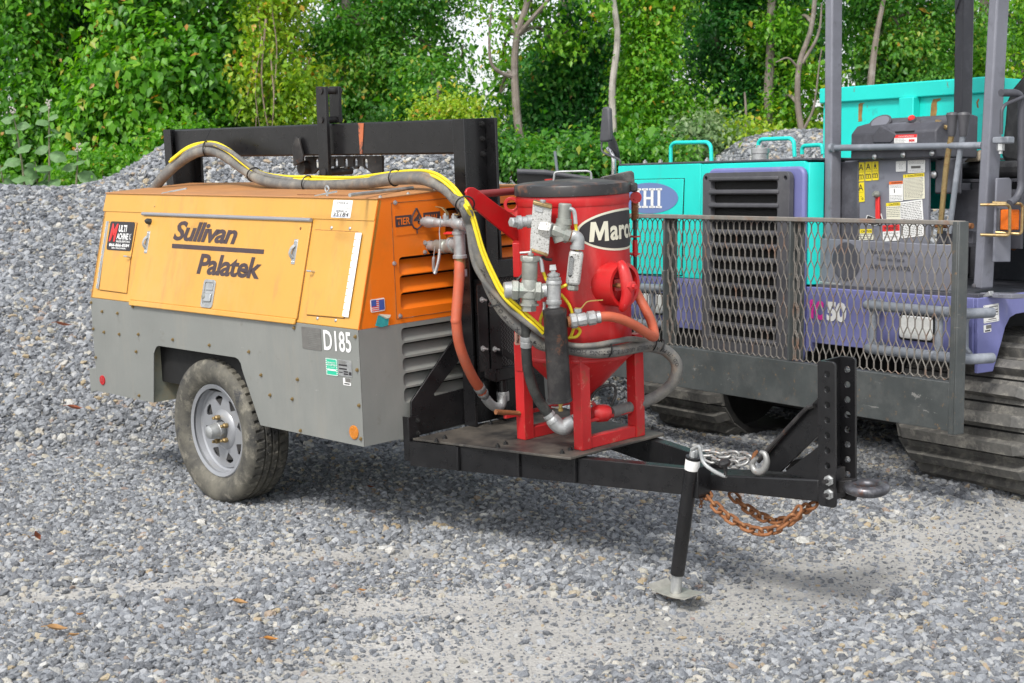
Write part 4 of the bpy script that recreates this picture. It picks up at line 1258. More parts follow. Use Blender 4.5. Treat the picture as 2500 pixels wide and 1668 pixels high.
# closing spring rod at the right edge
sr = [V(p) for p in [(0.7798,0.8611,1.0236),(0.7741,0.8555,0.6425)]]
sa, sb = sr
MB().cyl(sa, sb, .008, n=10).build('spring_rod', M['blackrust'], pot)
sz0, sz1 = sa.z - .025, sa.z - .115
hx = []
for i in range(15 * 10):
    t = i / 149
    hx.append(V((sa.x + (sb.x - sa.x) * (sa.z - (sz0 + (sz1 - sz0) * t)) / (sa.z - sb.z) + .0135 * math.cos(i * .628), sa.y + (sb.y - sa.y) * (sa.z - (sz0 + (sz1 - sz0) * t)) / (sa.z - sb.z) + .0135 * math.sin(i * .628), sz0 + (sz1 - sz0) * t)))
MB().tube(hx, .0028, 6).build('spring', M['rust'], pot)
for v_ in (300, 755, 610):
    zz = sa.z + (sb.z - sa.z) * (v_ - 232) / 768
    q = sa.lerp(sb, (v_ - 232) / 768)
    MB().prism([q + V((-.05, -.02, 0)), q + V((.016, -.022, 0)), q + V((.02, .012, 0)), q + V((-.04, .02, 0))], (0, 0, .006)).build('rod_bracket', M['red'], pot, bevel=.001)
MB().cyl(sa.lerp(sb, .52), sa.lerp(sb, .70), .011, n=12).build('rod_sleeve', M['red'], pot)

# --- valve gear, upper line
gear = sub('valve_gear', pot)
def P5(*a):
    return V(a)
VD = V((.696, -.718, 0))
VR = V((.718, .696, 0))
def rnd(nm, mat, a, b, prof, n=14):
    """lathe along a-b, profile given as (radius, fraction)"""
    a, b = V(a), V(b)
    d = b - a
    return MB().lathe([(r, t * d.length) for r, t in prof], a, d, n).build(nm, M[mat], gear)
# hex plug and pipe into the filter
rnd('hex_plug', 'galv', (0.7032,0.2228,0.943), (0.7061,0.2604,0.9371), [(.014, 0), (.020, .1), (.020, .55), (.022, .56), (.022, 1)], 6)
rnd('pipe_union', 'galv', (0.7054,0.2528,0.9386), (0.7383,0.3055,0.9412), [(.022, 0), (.027, .05), (.027, .3), (.021, .36), (.021, .62), (.026, .66), (.026, 1)])
# filter body (flat sided casting)
fb = [V(p) for p in [(0.7675,0.285,1.0174),(0.7702,0.2877,1.0201),(0.8196,0.3356,0.9993),(0.8061,0.3225,0.8159),(0.8018,0.3184,0.8049),(0.7544,0.2724,0.8383),(0.757,0.2749,0.8871)]]
plate('filter_body', M['cast'], gear, fb, -VD * .075, .012)
wn_ = [V(p) + VD * .0008 for p in [(0.7721,0.2895,1.0015),(0.7945,0.3113,0.993),(0.7931,0.3099,0.9737),(0.771,0.2884,0.983)]]
plate('filter_window', M['galv'], gear, wn_, VD * .003, .002)
plate('filter_clamp', M['boltyellow'], gear, [V(p) + VD * .01 for p in [(0.7676,0.2852,1.0234),(0.8197,0.3357,1.0025),(0.8193,0.3353,0.9873),(0.7666,0.2842,1.0082)]], -VD * .10, .004)
plate('filter_clamp', M['boltyellow'], gear, [V(p) + VD * .008 for p in [(0.7578,0.2757,0.8395),(0.8048,0.3212,0.8159),(0.8031,0.3196,0.8034),(0.7588,0.2767,0.8264)]], -VD * .09, .004)
rnd('clamp_screw', 'galv', (0.7903,0.3141,1.0057), (0.7917,0.3155,1.0242), [(.009, 0), (.009, .6), (.012, .62), (.012, 1)], 8)
rnd('hex_boss', 'cast', (0.7728,0.318,0.9122), (0.814,0.3371,0.9063), [(.034, 0), (.034, .75), (.028, 1)], 6)
# upper relay valve
rnd('valve_cap', 'bronze', (0.8389,0.3891,1.0063), (0.8331,0.3835,0.9229), [(.022, 0), (.026, .05), (.026, .70), (.031, .72), (.031, .97), (.028, 1)], 20)
MB().tube(smoothpath([V(p) for p in [(0.8322,0.3826,0.9276),(0.8249,0.3755,0.8999),(0.8212,0.3719,0.8838),(0.8257,0.3764,0.8625)]], 4), .030, 16).build('valve_body', M['bronze'], gear)
rnd('valve_body', 'bronze', (0.8092,0.3394,0.9092), (0.8528,0.4026,0.8744), [(.022, 0), (.027, .1), (.027, .6), (.030, .62), (.030, .86), (.024, .9), (.024, 1)], 8)
rnd('elbow_collar', 'rust', (0.8462,0.3962,0.8803), (0.8529,0.4026,0.8772), [(.026, 0), (.026, 1)])
MB().tube(smoothpath([V(p) for p in [(0.8512,0.401,0.8777),(0.8646,0.414,0.8771),(0.872,0.4212,0.8628),(0.8694,0.4187,0.8372)]], 6), [.0245] * 19, 16).build('pipe_elbow', M['galv'], gear)
rnd('elbow_bead', 'galv', (0.8689,0.4182,0.8428), (0.8682,0.4175,0.8269), [(.028, 0), (.028, 1)])
# silencer with its mesh slot
mu = [V(p) for p in [(0.8641,0.3787,0.8254),(0.904,0.4174,0.8175),(0.8902,0.404,0.6848),(0.8502,0.3652,0.6913)]]
plate('silencer', M['cast'], gear, mu, -VD * .06, .012)
ms = [V(p) + VD * .0015 for p in [(0.8639,0.3785,0.8007),(0.8707,0.3851,0.805),(0.8771,0.3913,0.7931),(0.869,0.3835,0.7279),(0.8635,0.3782,0.7207),(0.8577,0.3725,0.7284)]]
plate('silencer_slot', M['void'], gear, ms, VD * .001, 0)
msh = MB()
p0 = [V(p) + VD * .003 for p in [(0.8645,0.3791,0.7983),(0.8758,0.3901,0.7955),(0.8691,0.3836,0.7303),(0.859,0.3738,0.7293)]]
for i in range(7):
    msh.bar(p0[0].lerp(p0[1], i / 6), p0[3].lerp(p0[2], i / 6), .0008, .0008)
for i in range(22):
    msh.bar(p0[0].lerp(p0[3], i / 21), p0[1].lerp(p0[2], i / 21), .0008, .0008, X1)
msh.build('silencer_mesh', M['galv'], gear, smooth=0)
rnd('hex_plug', 'bronze', (0.8528,0.4026,0.6867), (0.851,0.4009,0.6665), [(.024, 0), (.024, .8), (.02, 1)], 6)
# small fittings and yellow signal lines
MB().tube(smoothpath([V(p) for p in [(0.8606,0.3893,0.9872),(0.8705,0.3988,0.9807),(0.8745,0.4027,0.9643),(0.8764,0.4045,0.9271)]], 5), .0085, 10).build('hose_fitting', M['zinc'], gear)
# --- middle line
rnd('valve_cap', 'bronze', (0.7531,0.2711,0.7963), (0.7501,0.2682,0.7135), [(.037, 0), (.037, .08), (.031, .10), (.031, .9), (.027, 1)], 20)
rnd('valve_flange', 'bronze', (0.7544,0.2724,0.8089), (0.7533,0.2714,0.793), [(.038, 0), (.040, .2), (.040, .9), (.036, 1)], 6)
rnd('bleed_screw', 'galv', (0.7557,0.2737,0.8088), (0.7577,0.2756,0.8358), [(.008, 0), (.012, .2), (.012, .4), (.005, .45), (.005, 1)], 8)
MB().tube([V(p) for p in [(0.7259,0.2448,0.8223),(0.742,0.2604,0.8234),(0.7561,0.274,0.8242)]], .0045, 8).build('bleed_lever', M['galv'], gear)
rnd('hex_plug', 'galv', (0.6882,0.1873,0.6794), (0.7088,0.2142,0.6801), [(.028, 0), (.033, .1), (.033, 1)], 16)
rnd('valve_body', 'bronze', (0.7054,0.211,0.6812), (0.7886,0.3056,0.6695), [(.034, 0), (.041, .04), (.041, .2), (.033, .25), (.033, .7), (.041, .74), (.041, .9), (.03, .95), (.03, 1)], 6)
rnd('valve_body', 'bronze', (0.7502,0.2683,0.7191), (0.7465,0.2647,0.6228), [(.029, 0), (.036, .25), (.036, .75), (.031, .8), (.031, 1)], 18)
rnd('hex_union', 'bronze', (0.7466,0.2648,0.6252), (0.7452,0.2634,0.5946), [(.040, 0), (.040, .28), (.030, .3), (.030, 1)], 6)
rnd('pipe_nipple', 'galv', (0.7702,0.2877,0.6713), (0.7988,0.3154,0.6747), [(.030, 0), (.030, .4), (.027, .45), (.027, 1)], 18)
rnd('pipe_tee', 'galv', (0.8216,0.3306,0.711), (0.8195,0.3285,0.619), [(.030, 0), (.031, .02), (.031, .14), (.0275, .16), (.0275, .82), (.031, .84), (.031, .98), (.03, 1)], 20)
rnd('reducer', 'galv', (0.8216,0.3305,0.7096), (0.8213,0.3303,0.7424), [(.026, 0), (.028, .1), (.028, .4), (.020, .45), (.024, .6), (.024, .85), (.016, .9), (.016, 1)], 8)
rnd('square_plug', 'galv', (0.8206,0.3296,0.7425), (0.8196,0.3287,0.772), [(.012, 0), (.012, .25), (.019, .35), (.016, 1)], 4)
rnd('pipe_nipple', 'galv', (0.8199,0.3289,0.6204), (0.82,0.329,0.5969), [(.024, 0), (.024, .6), (.029, .7), (.029, 1)], 18)
MB().tube(smoothpath([V(p) for p in [(0.7681,0.2926,0.802),(0.778,0.3022,0.7946),(0.7824,0.3065,0.7686),(0.7842,0.3082,0.7451)]], 5), .0085, 10).build('hose_fitting', M['zinc'], gear)
MB().tube(smoothpath([V(p) for p in [(0.7822,0.3133,0.6268),(0.7817,0.3128,0.6056),(0.7797,0.3108,0.5891)]], 4), .007, 8).build('hose_fitting', M['zinc'], gear)
# black separator cylinder
st, sb_ = V((0.8248,0.3267,0.5941)), V((0.8315,0.3332,0.2309))
MB().lathe([(.030, -.012), (.047, -.004), (.0475, .006), (.0475, .012), (.0455, .016), (.0455, .96 * (sb_ - st).length), (.049, .962 * (sb_ - st).length), (.049, .99 * (sb_ - st).length), (.04, (sb_ - st).length)], st, sb_ - st, 32).build('separator', M['blackrust'], gear)
rnd('drain_cock', 'brass', (0.8295,0.3382,0.2283), (0.8288,0.3375,0.1948), [(.010, 0), (.010, .3), (.007, .35), (.007, .6), (.010, .65), (.010, 1)], 8)
MB().tube([V(p) for p in [(0.8032,0.3127,0.2126),(0.8169,0.326,0.2104),(0.8292,0.3379,0.2132)]], .003, 6).build('drain_lever', M['zinc'], gear)
# side ball valve with brass lever and clamp
rnd('pipe_nipple', 'rust', (0.8514,0.3664,0.5461), (0.8614,0.3831,0.5486), [(.022, 0), (.022, 1)])
rnd('ball_valve', 'galv', (0.8563,0.3782,0.5479), (0.9152,0.463,0.5582), [(.026, 0), (.030, .04), (.030, .22), (.024, .28), (.027, .4), (.027, .6), (.022, .66), (.029, .70), (.029, .95), (.025, 1)], 10)
rnd('valve_stem', 'galv', (0.8731,0.4084,0.5559), (0.8723,0.4076,0.5962), [(.012, 0), (.012, .6), (.016, .65), (.016, 1)], 8)
w = smoothpath([V(p) for p in [(0.866,0.3987,0.5991),(0.8821,0.4143,0.5975),(0.8908,0.4227,0.6099),(0.8994,0.4311,0.6213),(0.9129,0.4442,0.6254),(0.9432,0.4735,0.627)]], 4)
m = MB()
for a, b in zip(w[:-1], w[1:]):
    m.bar(a, b + (b - a) * .2, .010, .004, (0, 0, 1))
m.build('valve_lever', M['brass'], gear)
rnd('hose_clamp', 'zinc', (0.9134,0.4683,0.5575), (0.9229,0.4803,0.5586), [(.0245, 0), (.0245, 1)], 20)
# lower elbow and metering valve under the cone
rnd('hose_clamp', 'galv', (0.6732,0.4235,0.1516), (0.6895,0.4393,0.1193), [(.026, 0), (.026, .35), (.023, .36), (.023, .5), (.026, .52), (.03, .7), (.03, 1)], 10)
MB().tube(smoothpath([V(p) for p in [(0.684,0.4409,0.1213),(0.6985,0.455,0.0994),(0.7158,0.4717,0.0912),(0.7303,0.4858,0.1062),(0.7447,0.4998,0.116)]], 5), .031, 16).build('pipe_elbow', M['galv'], gear)
rnd('pipe_nipple', 'galv', (0.7128,0.5037,0.1011), (0.74,0.6414,0.1213), [(.026, 0), (.026, .12), (.033, .15), (.033, .4), (.022, .45), (.022, 1)])
rnd('metering_valve', 'red', (0.7607,0.5849,0.1358), (0.7976,0.6555,0.1345), [(.012, 0), (.028, .05), (.036, .3), (.036, .8), (.026, 1)], 18)
MB().bar((0.7384,0.6121,0.1812), (0.7611,0.6201,0.1534), .02, .006).build('valve_lever', M['red'], gear)
MB().tube(smoothpath([V(p) for p in [(0.7138,0.63,0.1844),(0.7352,0.6507,0.2244),(0.7684,0.6829,0.2405),(0.7868,0.7007,0.234),(0.7882,0.7021,0.199),(0.775,0.6893,0.1528)]], 6), .006, 8).build('signal_hose', M['darkhose'], gear)
# grey feed hose from the middle valve to the lower elbow
fh = [V(p) for p in ((0.7112,0.2792,0.5501), (0.7025,0.2847,0.4878), (0.688,0.2986,0.418), (0.6761,0.3149,0.353), (0.6649,0.3458,0.2797), (0.662,0.3848,0.2109), (0.6748,0.425,0.1487))]
MB().tube(smoothpath(fh, 8), .0208, 16).build('feed_hose', M['darkhose'], gear)
rnd('hose_clamp', 'galv', (0.7026,0.2848,0.4906), (0.6937,0.2929,0.446), [(.022, 0), (.0235, .1), (.0235, .4), (.022, .42), (.022, .5), (.0235, .52), (.0235, 1)], 18)
# yellow signal lines
for i, pts in enumerate(([(0.866,0.4154,0.9284),(0.8674,0.4167,0.898),(0.8652,0.4146,0.8607),(0.8677,0.417,0.7857),(0.8457,0.3957,0.7021),(0.819,0.3698,0.6797)], [(0.7746,0.3198,0.7459),(0.7823,0.3272,0.715),(0.7918,0.3365,0.691),(0.801,0.3454,0.6529)],
                         [(0.7903,0.3978,0.6491),(0.8125,0.4192,0.6077),(0.8224,0.4289,0.5643),(0.826,0.4324,0.5259),(0.8166,0.4232,0.4832),(0.8079,0.4147,0.4716)], [(0.747,0.3418,0.5834),(0.7385,0.3336,0.5552),(0.7379,0.333,0.5266),(0.7475,0.3423,0.5022)],
                         [(0.8131,0.4129,0.4756),(0.8336,0.4327,0.4786),(0.8449,0.4437,0.4973),(0.8411,0.44,0.5118),(0.8276,0.4269,0.5162)])):
    MB().tube(smoothpath([V(p) for p in pts], 8), .0062, 10).build('signal_line', M['yellowhose'], gear)
MB().tube(smoothpath([V(p) for p in [(0.7549,0.3912,0.7833),(0.738,0.3749,0.7864),(0.7211,0.3585,0.7895),(0.6545,0.2939,0.7069)]], 6), .006, 8).build('signal_hose', M['darkhose'], gear)

# ---------------------------------------------------------------- hoses
def rope_at(path):
    L = [0]
    for a, b in zip(path[:-1], path[1:]):
        L.append(L[-1] + (b - a).length)
    def at(s):
        s = max(0, min(L[-1] - 1e-6, s))
        i = max(k for k in range(len(L)) if L[k] <= s)
        i = min(i, len(path) - 2)
        return path[i].lerp(path[i + 1], (s - L[i]) / max(1e-9, L[i + 1] - L[i])), (path[i + 1] - path[i]).normalized()
    return at, L[-1]

bundle = on_machine('hose_bundle', 'long grey blast hose tied to thin grey and yellow lines, draped over the compressor roof', 'hose', (-.9, .44, 1.06), TAX, TOR)
thick = [(-2.2203,0.4,1.0362),(-2.1086,0.4,1.1029)] + [(-2.0263,0.44,1.1689),(-1.8533,0.44,1.2212)] + [(-1.7676,0.48,1.23),(-1.6274,0.48,1.1924)] + [(-1.4561,0.46,1.1348)] + [(-1.2742,0.43,1.0858),(-1.105,0.43,1.067),(-0.915,0.43,1.0607),(-0.6713,0.43,1.0645),(-0.4388,0.43,1.0752),(-0.2603,0.43,1.0899),(-0.1099,0.43,1.0973)] + \
    [(0.005,0.42,1.0848),(0.1044,0.42,1.0523)] + [(0.1986,0.4,1.0039)] + \
    [(0.5652,0.1098,1.0103),(0.5795,0.1237,0.9437),(0.5906,0.1345,0.8707),(0.6032,0.1467,0.806)] + [(0.602,0.1733,0.7347),(0.6216,0.1924,0.6604)] + [(0.636,0.2342,0.5851),(0.6704,0.2675,0.5326),(0.7157,0.3115,0.4791)] + [(0.7333,0.3536,0.4467)] + \
    [(0.8048,0.4229,0.4296), (0.8733,0.4782,0.4148), (0.9088,0.5613,0.4097), (0.8836,0.6971,0.4021), (0.8654,0.777,0.3977), (0.8651,0.8463,0.3892), (0.8844,0.9067,0.3661), (0.8998,0.9495,0.3236), (0.8997,0.9634,0.2746),
     (0.877,0.9553,0.2203), (0.8366,0.9161,0.1715), (0.8031,0.8697,0.1483), (0.7772,0.7889,0.1302), (0.7792,0.6794,0.1268)]
tp = smoothpath(thick, 8)
MB().tube(tp, .0245, 18).build('blast_hose', M['greyhose'], bundle)
thin = [(-2.2468,0.4,1.0418),(-2.1384,0.4,1.1152)] + [(-2.0389,0.44,1.191),(-1.8654,0.44,1.2438)] + [(-1.7555,0.47,1.2622),(-1.5938,0.47,1.2288)] + [(-1.4228,0.445,1.1718),(-1.2928,0.445,1.1178),(-1.1107,0.445,1.0932),(-0.8966,0.445,1.0777),(-0.6909,0.445,1.0672),(-0.5145,0.445,1.0796),(-0.3434,0.445,1.1047),(-0.1265,0.445,1.1154)] + [(0.0064,0.42,1.1069),(0.1058,0.42,1.0741)] + [(0.2011,0.39,1.0209)] + \
    [(0.5668,0.0975,1.0217),(0.5792,0.1095,0.9617),(0.5846,0.1147,0.8935),(0.5889,0.1189,0.8293),(0.6003,0.13,0.7667)] + [(0.6277,0.1565,0.7011),(0.6631,0.1908,0.6436),(0.6986,0.2253,0.5903),(0.7465,0.2717,0.5342)] + [(0.7612,0.3277,0.4916), (0.8261,0.4017,0.4497), (0.8876,0.4641,0.444), (0.9197,0.551,0.4494), (0.9043,0.6754,0.4448), (0.8669,0.8062,0.4171)]
MB().tube(smoothpath(thin, 8), .0115, 12).build('air_hose', M['greyhose'], bundle)
y1_ = [(-2.0681,0.42,1.1896)] + [(-1.9561,0.45,1.2493)] + [(-1.866,0.48,1.2712),(-1.7336,0.48,1.2711),(-1.6082,0.48,1.2364)] + [(-1.4374,0.455,1.1753),(-1.3067,0.455,1.1242),(-1.1367,0.455,1.1046),(-0.8833,0.455,1.1008),(-0.5835,0.455,1.0987),(-0.4111,0.455,1.1111),(-0.2447,0.455,1.1251),(-0.0847,0.455,1.1298)] + [(0.058,0.42,1.1156),(0.1505,0.42,1.0698)] + [(0.2563,0.38,1.0222)] + \
    [(0.5892,0.0983,1.0283),(0.6067,0.1153,0.9789),(0.6173,0.1256,0.9233),(0.6283,0.1363,0.8591),(0.6429,0.1504,0.7988),(0.6597,0.1667,0.7425),(0.6782,0.1846,0.6881),(0.7016,0.2073,0.6442)] + [(0.7162,0.2563,0.5979),(0.7461,0.2852,0.5577)] + [(0.7617,0.3282,0.5133)]
MB().tube(smoothpath(y1_, 8), .0068, 10).build('control_line', M['yellowhose'], bundle)
y2_ = [V(p) + V((.004, -.012, -.012)) for p in y1_]
MB().tube(smoothpath(y2_, 8), .0068, 10).build('control_line', M['yellowhose'], bundle)
at, LH = rope_at(tp)
def tie(p, d, r=.036):
    d = V(d).normalized()
    a, b = basis(d)
    return MB().tube([V(p) + (a * math.cos(t) + b * math.sin(t)) * r + d * .004 * math.sin(t) for t in np.linspace(0, 2 * math.pi, 17)[:-1]], .0035, 6, closed=True).build('cable_tie', M['tie'], bundle)
def near(u):
    u = V(u)
    i = min(range(1, len(tp) - 1), key=lambda k: (tp[k] - u).length)
    return tp[i], tp[i + 1] - tp[i - 1]
for q, r in (((-1.8174,0.48,1.2441), .037), ((-1.3421,0.45,1.1021), .036), ((-0.8781,0.44,1.0707), .036), ((-0.2448,0.44,1.0963), .037), ((0.5742,0.0907,1.0391), .037), ((0.6439,0.214,0.6291), .040), ((0.9012,0.5331,0.4139), .031), ((0.8631,0.8443,0.3893), .030), ((0.8745,0.8833,0.3771), .028)):
    c, d = near(q)
    tie(c + Z1 * .010, d, r)
MB().bar((-1.8594,0.5,1.2801), (-1.8662,0.545,1.3416), .004, .002).build('cable_tie', M['tie'], bundle)
# printing along the thick hose, facing the camera and upside down
def hose_text(s, s0, ln, h=.022, facing=VD, flip=True):
    def bend(a, b):
        p, d = at(s0 - a if flip else s0 + a)
        n = (V(facing) - d * V(facing).dot(d)).normalized()
        t = n.cross(d)
        if t.z < 0:
            t = -t
        an = ((h / 2 - b) if flip else (b - h / 2)) / .0250
        return p + (n * math.cos(an) + t * math.sin(an)) * .0251
    return text(s, M['ink'], bundle, (0, 0, 0), X1, ln, Z1, h, bend=bend, bold=.01)
def s_of(q):
    q = V(q)
    return min(np.linspace(0, LH, 900), key=lambda s: (at(s)[0] - q).length)
hose_text('SUPER-FLEX ABRASIVE BLASTING HOSE', s_of((0.8569,0.8383,0.3896)), .46, .017)
hose_text('O.D. 175 PSI W.P.', s_of((0.9015,0.9512,0.2971)), .17, .015)
hose_text('1-1/4" I.D. X 1-7/8" O.D. 175 PSI W.P.', s_of((0.7319,0.355,0.4486)), .42, .017, facing=(.5, -.6, -.35))

rh1 = [V(p) for p in ((0.1973,0.4,0.7553), (0.21,0.3863,0.7132), (0.215,0.3752,0.659), (0.22,0.3579,0.5824), (0.225,0.3421,0.5104), (0.225,0.3434,0.5077), (0.22,0.3566,0.4229), (0.21,0.3927,0.3399), (0.19,0.4541,0.2512), (0.165,0.5297,0.1704))]
hose1 = on_machine('air_hose', 'faded red rubber hose hanging from the compressor outlet valve to the low pipe elbow', 'hose', rh1[-1], TAX, TOR, 'red rubber hoses')
MB().tube(smoothpath(rh1, 10), .0225, 18).build('hose_body', M['redhose'], hose1)
d = rh1[-1] - rh1[-2]
MB().lathe([(.024, -.045), (.025, -.043), (.025, -.018), (.024, -.016)], rh1[-1], d, 18, cap=False).lathe([(.02, -.01), (.025, 0), (.025, .014), (.021, .02)], rh1[-1], d, 8).build('hose_clamp', M['galv'], hose1)
rh2 = [V(p) for p in ((0.9219,0.4765,0.5585), (0.9404,0.5153,0.5568), (0.9571,0.5663,0.541), (0.9639,0.6356,0.5093), (0.9611,0.7025,0.472), (0.9478,0.7593,0.4468), (0.9331,0.7868,0.4496), (0.8958,0.8203,0.4797), (0.8568,0.8382,0.5221), (0.8116,0.8502,0.5702), (0.7663,0.8619,0.6164))]
hose2 = on_machine('air_hose', 'faded red rubber hose kinked sharply beside the red pot under the hand hole', 'hose', rh2[5], TAX, TOR, 'red rubber hoses')
MB().tube(smoothpath(rh2, 8), [.0195] * 81, 18).build('hose_body', M['redhose'], hose2)

# ---------------------------------------------------------------- tracked carrier (x to its left-hand end of the picture's right, y backwards, z up)
CAX = [[0.5441, 0.83901, -0.00379], [-0.83899, 0.54411, 0.00584], [0.00696, -0.0, 0.99998]]
CORG = [1.93886, 6.56719, 0.43068]
GZ = -.365
carrier = on_machine('crawler_carrier', 'turquoise and blue tracked dump carrier with a mesh front guard and open driving seat', 'tracked carrier', (-1.5, 1.7, GZ), CAX, CORG)
M['teal'] = paint('turquoise_paint', (.012, .64, .56), .42, var=.07, vscale=2, wear=[((.03, .46, .42), 5, .55, .8, (1, 1, .3)), ((.02, .30, .26), 50, .71, .76), ((.10, .42, .38), 7, .58, .78, (1, 1, .15)), ((.2, .17, .13), 11, .70, .76)], wavy=.3)
M['tealrust'] = paint('rusting_turquoise_paint', (.012, .64, .56), .45, var=.07, vscale=2, wear=[((.30, .16, .05), 3.2, .62, .66, (1.6, 1, .55)), (RUST, 20, .66, .7, (1, 1, .3)), ((.03, .4, .36), 10, .6, .8)])
M['violet'] = paint('faded_violet_blue_paint', (.165, .175, .385), .45, var=.08, vscale=2, wear=[((.2, .21, .47), 5, .5, .8), ((.07, .06, .2), 50, .72, .77), ((.25, .2, .2), 30, .71, .76), ((.27, .27, .40), 8, .56, .76, (1, 1, .2))], wavy=.25)
M['plastic'] = paint('dark_grey_plastic', (.075, .075, .084), .5, var=.1, vscale=6, wear=[((.12, .12, .125), 8, .5, .8)])
M['slate'] = paint('weathered_slate_paint', (.165, .17, .20), .5, var=.12, vscale=3, wear=[((.22, .23, .27), 4, .48, .75), ((.07, .07, .085), 9, .58, .8), ((.02, .02, .022), 30, .69, .73), ((.36, .36, .36), 60, .74, .8)])
M['slatedark'] = paint('dark_slate_paint', (.062, .063, .075), .5, var=.12, vscale=3, wear=[((.14, .145, .17), 5, .5, .8), ((.03, .03, .035), 9, .6, .8)])
M['guard'] = paint('scuffed_guard_steel', (.062, .070, .070), .48, var=.2, vscale=4, wear=[((.11, .115, .112), 6, .45, .75), ((.20, .13, .07), 34, .60, .72), ((.22, .22, .21), 3.0, .66, .69, (.8, 1, 9)), ((.20, .20, .19), 4.0, .655, .68, (1.3, 1, 3)), (RUST, 14, .68, .76)])
M['meshrust'] = paint('rusty_expanded_metal', (.20, .185, .165), .6, var=.2, vscale=14, wear=[((.25, .13, .075), 7, .54, .70), ((.3, .29, .26), 40, .6, .75)])
M['tubegrey'] = paint('grey_tube_paint', (.19, .21, .24), .45, var=.15, vscale=6, wear=[((.34, .36, .40), 9, .5, .75), ((.06, .06, .07), 12, .6, .75), (RUST, 22, .7, .78)])
M['trackrubber'] = paint('dusty_track_rubber', (.065, .064, .062), .75, var=.2, vscale=8, wear=[((.17, .165, .15), 5, .36, .64), ((.30, .285, .25), 16, .50, .70)], bump=.06, bscale=60)
M['beltrubber'] = paint('dark_track_rubber', (.014, .014, .014), .8, var=.2, vscale=8, wear=[((.06, .057, .05), 8, .5, .75)], bump=.06, bscale=60)
M['vinyl'] = paint('black_seat_vinyl', (.028, .028, .03), .5, var=.15, vscale=20, wear=[((.11, .11, .11), 6, .5, .8)], bump=.05, bscale=220)
M['foam'] = paint('black_filter_foam', (.012, .012, .012), .9, var=.3, vscale=150, bump=.2, bscale=300)
M['yelsign'] = paint('yellow_warning_print', (.78, .62, .02), .45, var=.03, bump=0)
M['orgsign'] = paint('orange_warning_print', (.80, .16, .03), .45, var=.03, bump=0)
M['pink'] = paint('pink_print', (.85, .04, .38), .45, var=.03, bump=0)
M['badge'] = paint('slate_badge', (.14, .21, .42), .45, var=.05, bump=0)
M['lampglass'] = paint('lamp_lens', (.80, .81, .78), .12, var=.08, vscale=30, bump=.15, bscale=90)
M['chrome'] = paint('chrome_pipe', (.6, .6, .6), .15, metal=.95, var=.05)
N1 = V((0, -1, 0))
XL, XR, YF = -2.918, -.186, .35

def cplate(name, mat, pts, off, bevel=.004, parent=None, **k):
    return MB().prism(pts, off).build(name, M[mat], parent or carrier, bevel=bevel, **k)

# --- tracks
def track(x0, x1, lab):
    g = sub('track', carrier)
    R, yc0, yc1, zc = .325, .765, 3.0, GZ + .345
    path = [(yc1 - (yc1 - yc0) * t, zc + R) for t in np.linspace(0, 1, 20)]
    path += [(yc0 - R * math.sin(a), zc + R * math.cos(a)) for a in np.linspace(0, math.pi, 22)[1:]]
    path += [(yc0 + (yc1 - yc0) * t, zc - R) for t in np.linspace(0, 1, 20)[1:]]
    path += [(yc1 + R * math.sin(a), zc - R * math.cos(a)) for a in np.linspace(0, math.pi, 22)[1:-1]]
    m = MB()
    n = len(path)
    for (y, z) in path:
        cy = min(max(y, yc0), yc1)
        d = V((0, y - cy, z - zc)).normalized()
        i = V((0, y, z)) - d * .03
        m.v += [(x0, y, z), (x1, y, z), (x1, i.y, i.z), (x0, i.y, i.z)]
    for i in range(n):
        j = (i + 1) % n
        for k in range(4):
            m.f.append((i * 4 + k, i * 4 + (k + 1) % 4, j * 4 + (k + 1) % 4, j * 4 + k))
    m.fixn = True
    m.build('belt', M['beltrubber'], g)
    ym = MB()
    h, t = .056, .055
    w = (x1 - x0)
    ym.prism([(-w / 2, -t, 0), (w / 2, -t, 0), (w / 2, t, 0), (-w / 2, t, 0)], (0, 0, .006))
    ym.prism([(-w / 2 + .01, -t * .62, .006), (w / 2 - .01, -t * .62, .006), (w / 2 - .075, -t * .62, h), (-w / 2 + .075, -t * .62, h)], (0, t * .95, 0))
    lug = ym.mesh('lug', M['trackrubber'], 0)
    arc = math.pi * R
    straight = yc1 - yc0
    tot = 2 * arc + 2 * straight
    cnt = int(tot / .118)
    for k in range(cnt):
        s = tot * k / cnt
        if s < arc:
            a = s / R
            y, z, d = yc0 - R * math.sin(a), zc + R * math.cos(a), V((0, -math.sin(a), math.cos(a)))
        elif s < arc + straight:
            y, z, d = yc0 + (s - arc), zc - R, V((0, 0, -1))
        elif s < 2 * arc + straight:
            a = (s - arc - straight) / R
            y, z, d = yc1 + R * math.sin(a), zc - R * math.cos(a), V((0, math.sin(a), -math.cos(a)))
        else:
            y, z, d = yc1 - (s - 2 * arc - straight), zc + R, V((0, 0, 1))
        if y > 2.0:
            continue
        mm = Matrix((V((1, 0, 0)), d.cross(V((1, 0, 0))), d)).transposed()
        put('lug', lug, g, loc=((x0 + x1) / 2, y, z), rot=mm.to_quaternion())
    for yy in (yc0, 1.4, 2.0, yc1):
        MB().cyl((x0 + .15, yy, zc - (.0 if yy in (yc0, yc1) else .16)), (x1 - .15, yy, zc - (.0 if yy in (yc0, yc1) else .16)), .28 if yy in (yc0, yc1) else .12, n=24).build('track_wheel', M['void'], g)
track(-.745, .065, 'right')
track(-2.80, -2.05, 'left')
MB().box2((-2.1, .75, -.16), (-.78, 3.0, .25)).build('undercarriage', M['void'], carrier, smooth=0)

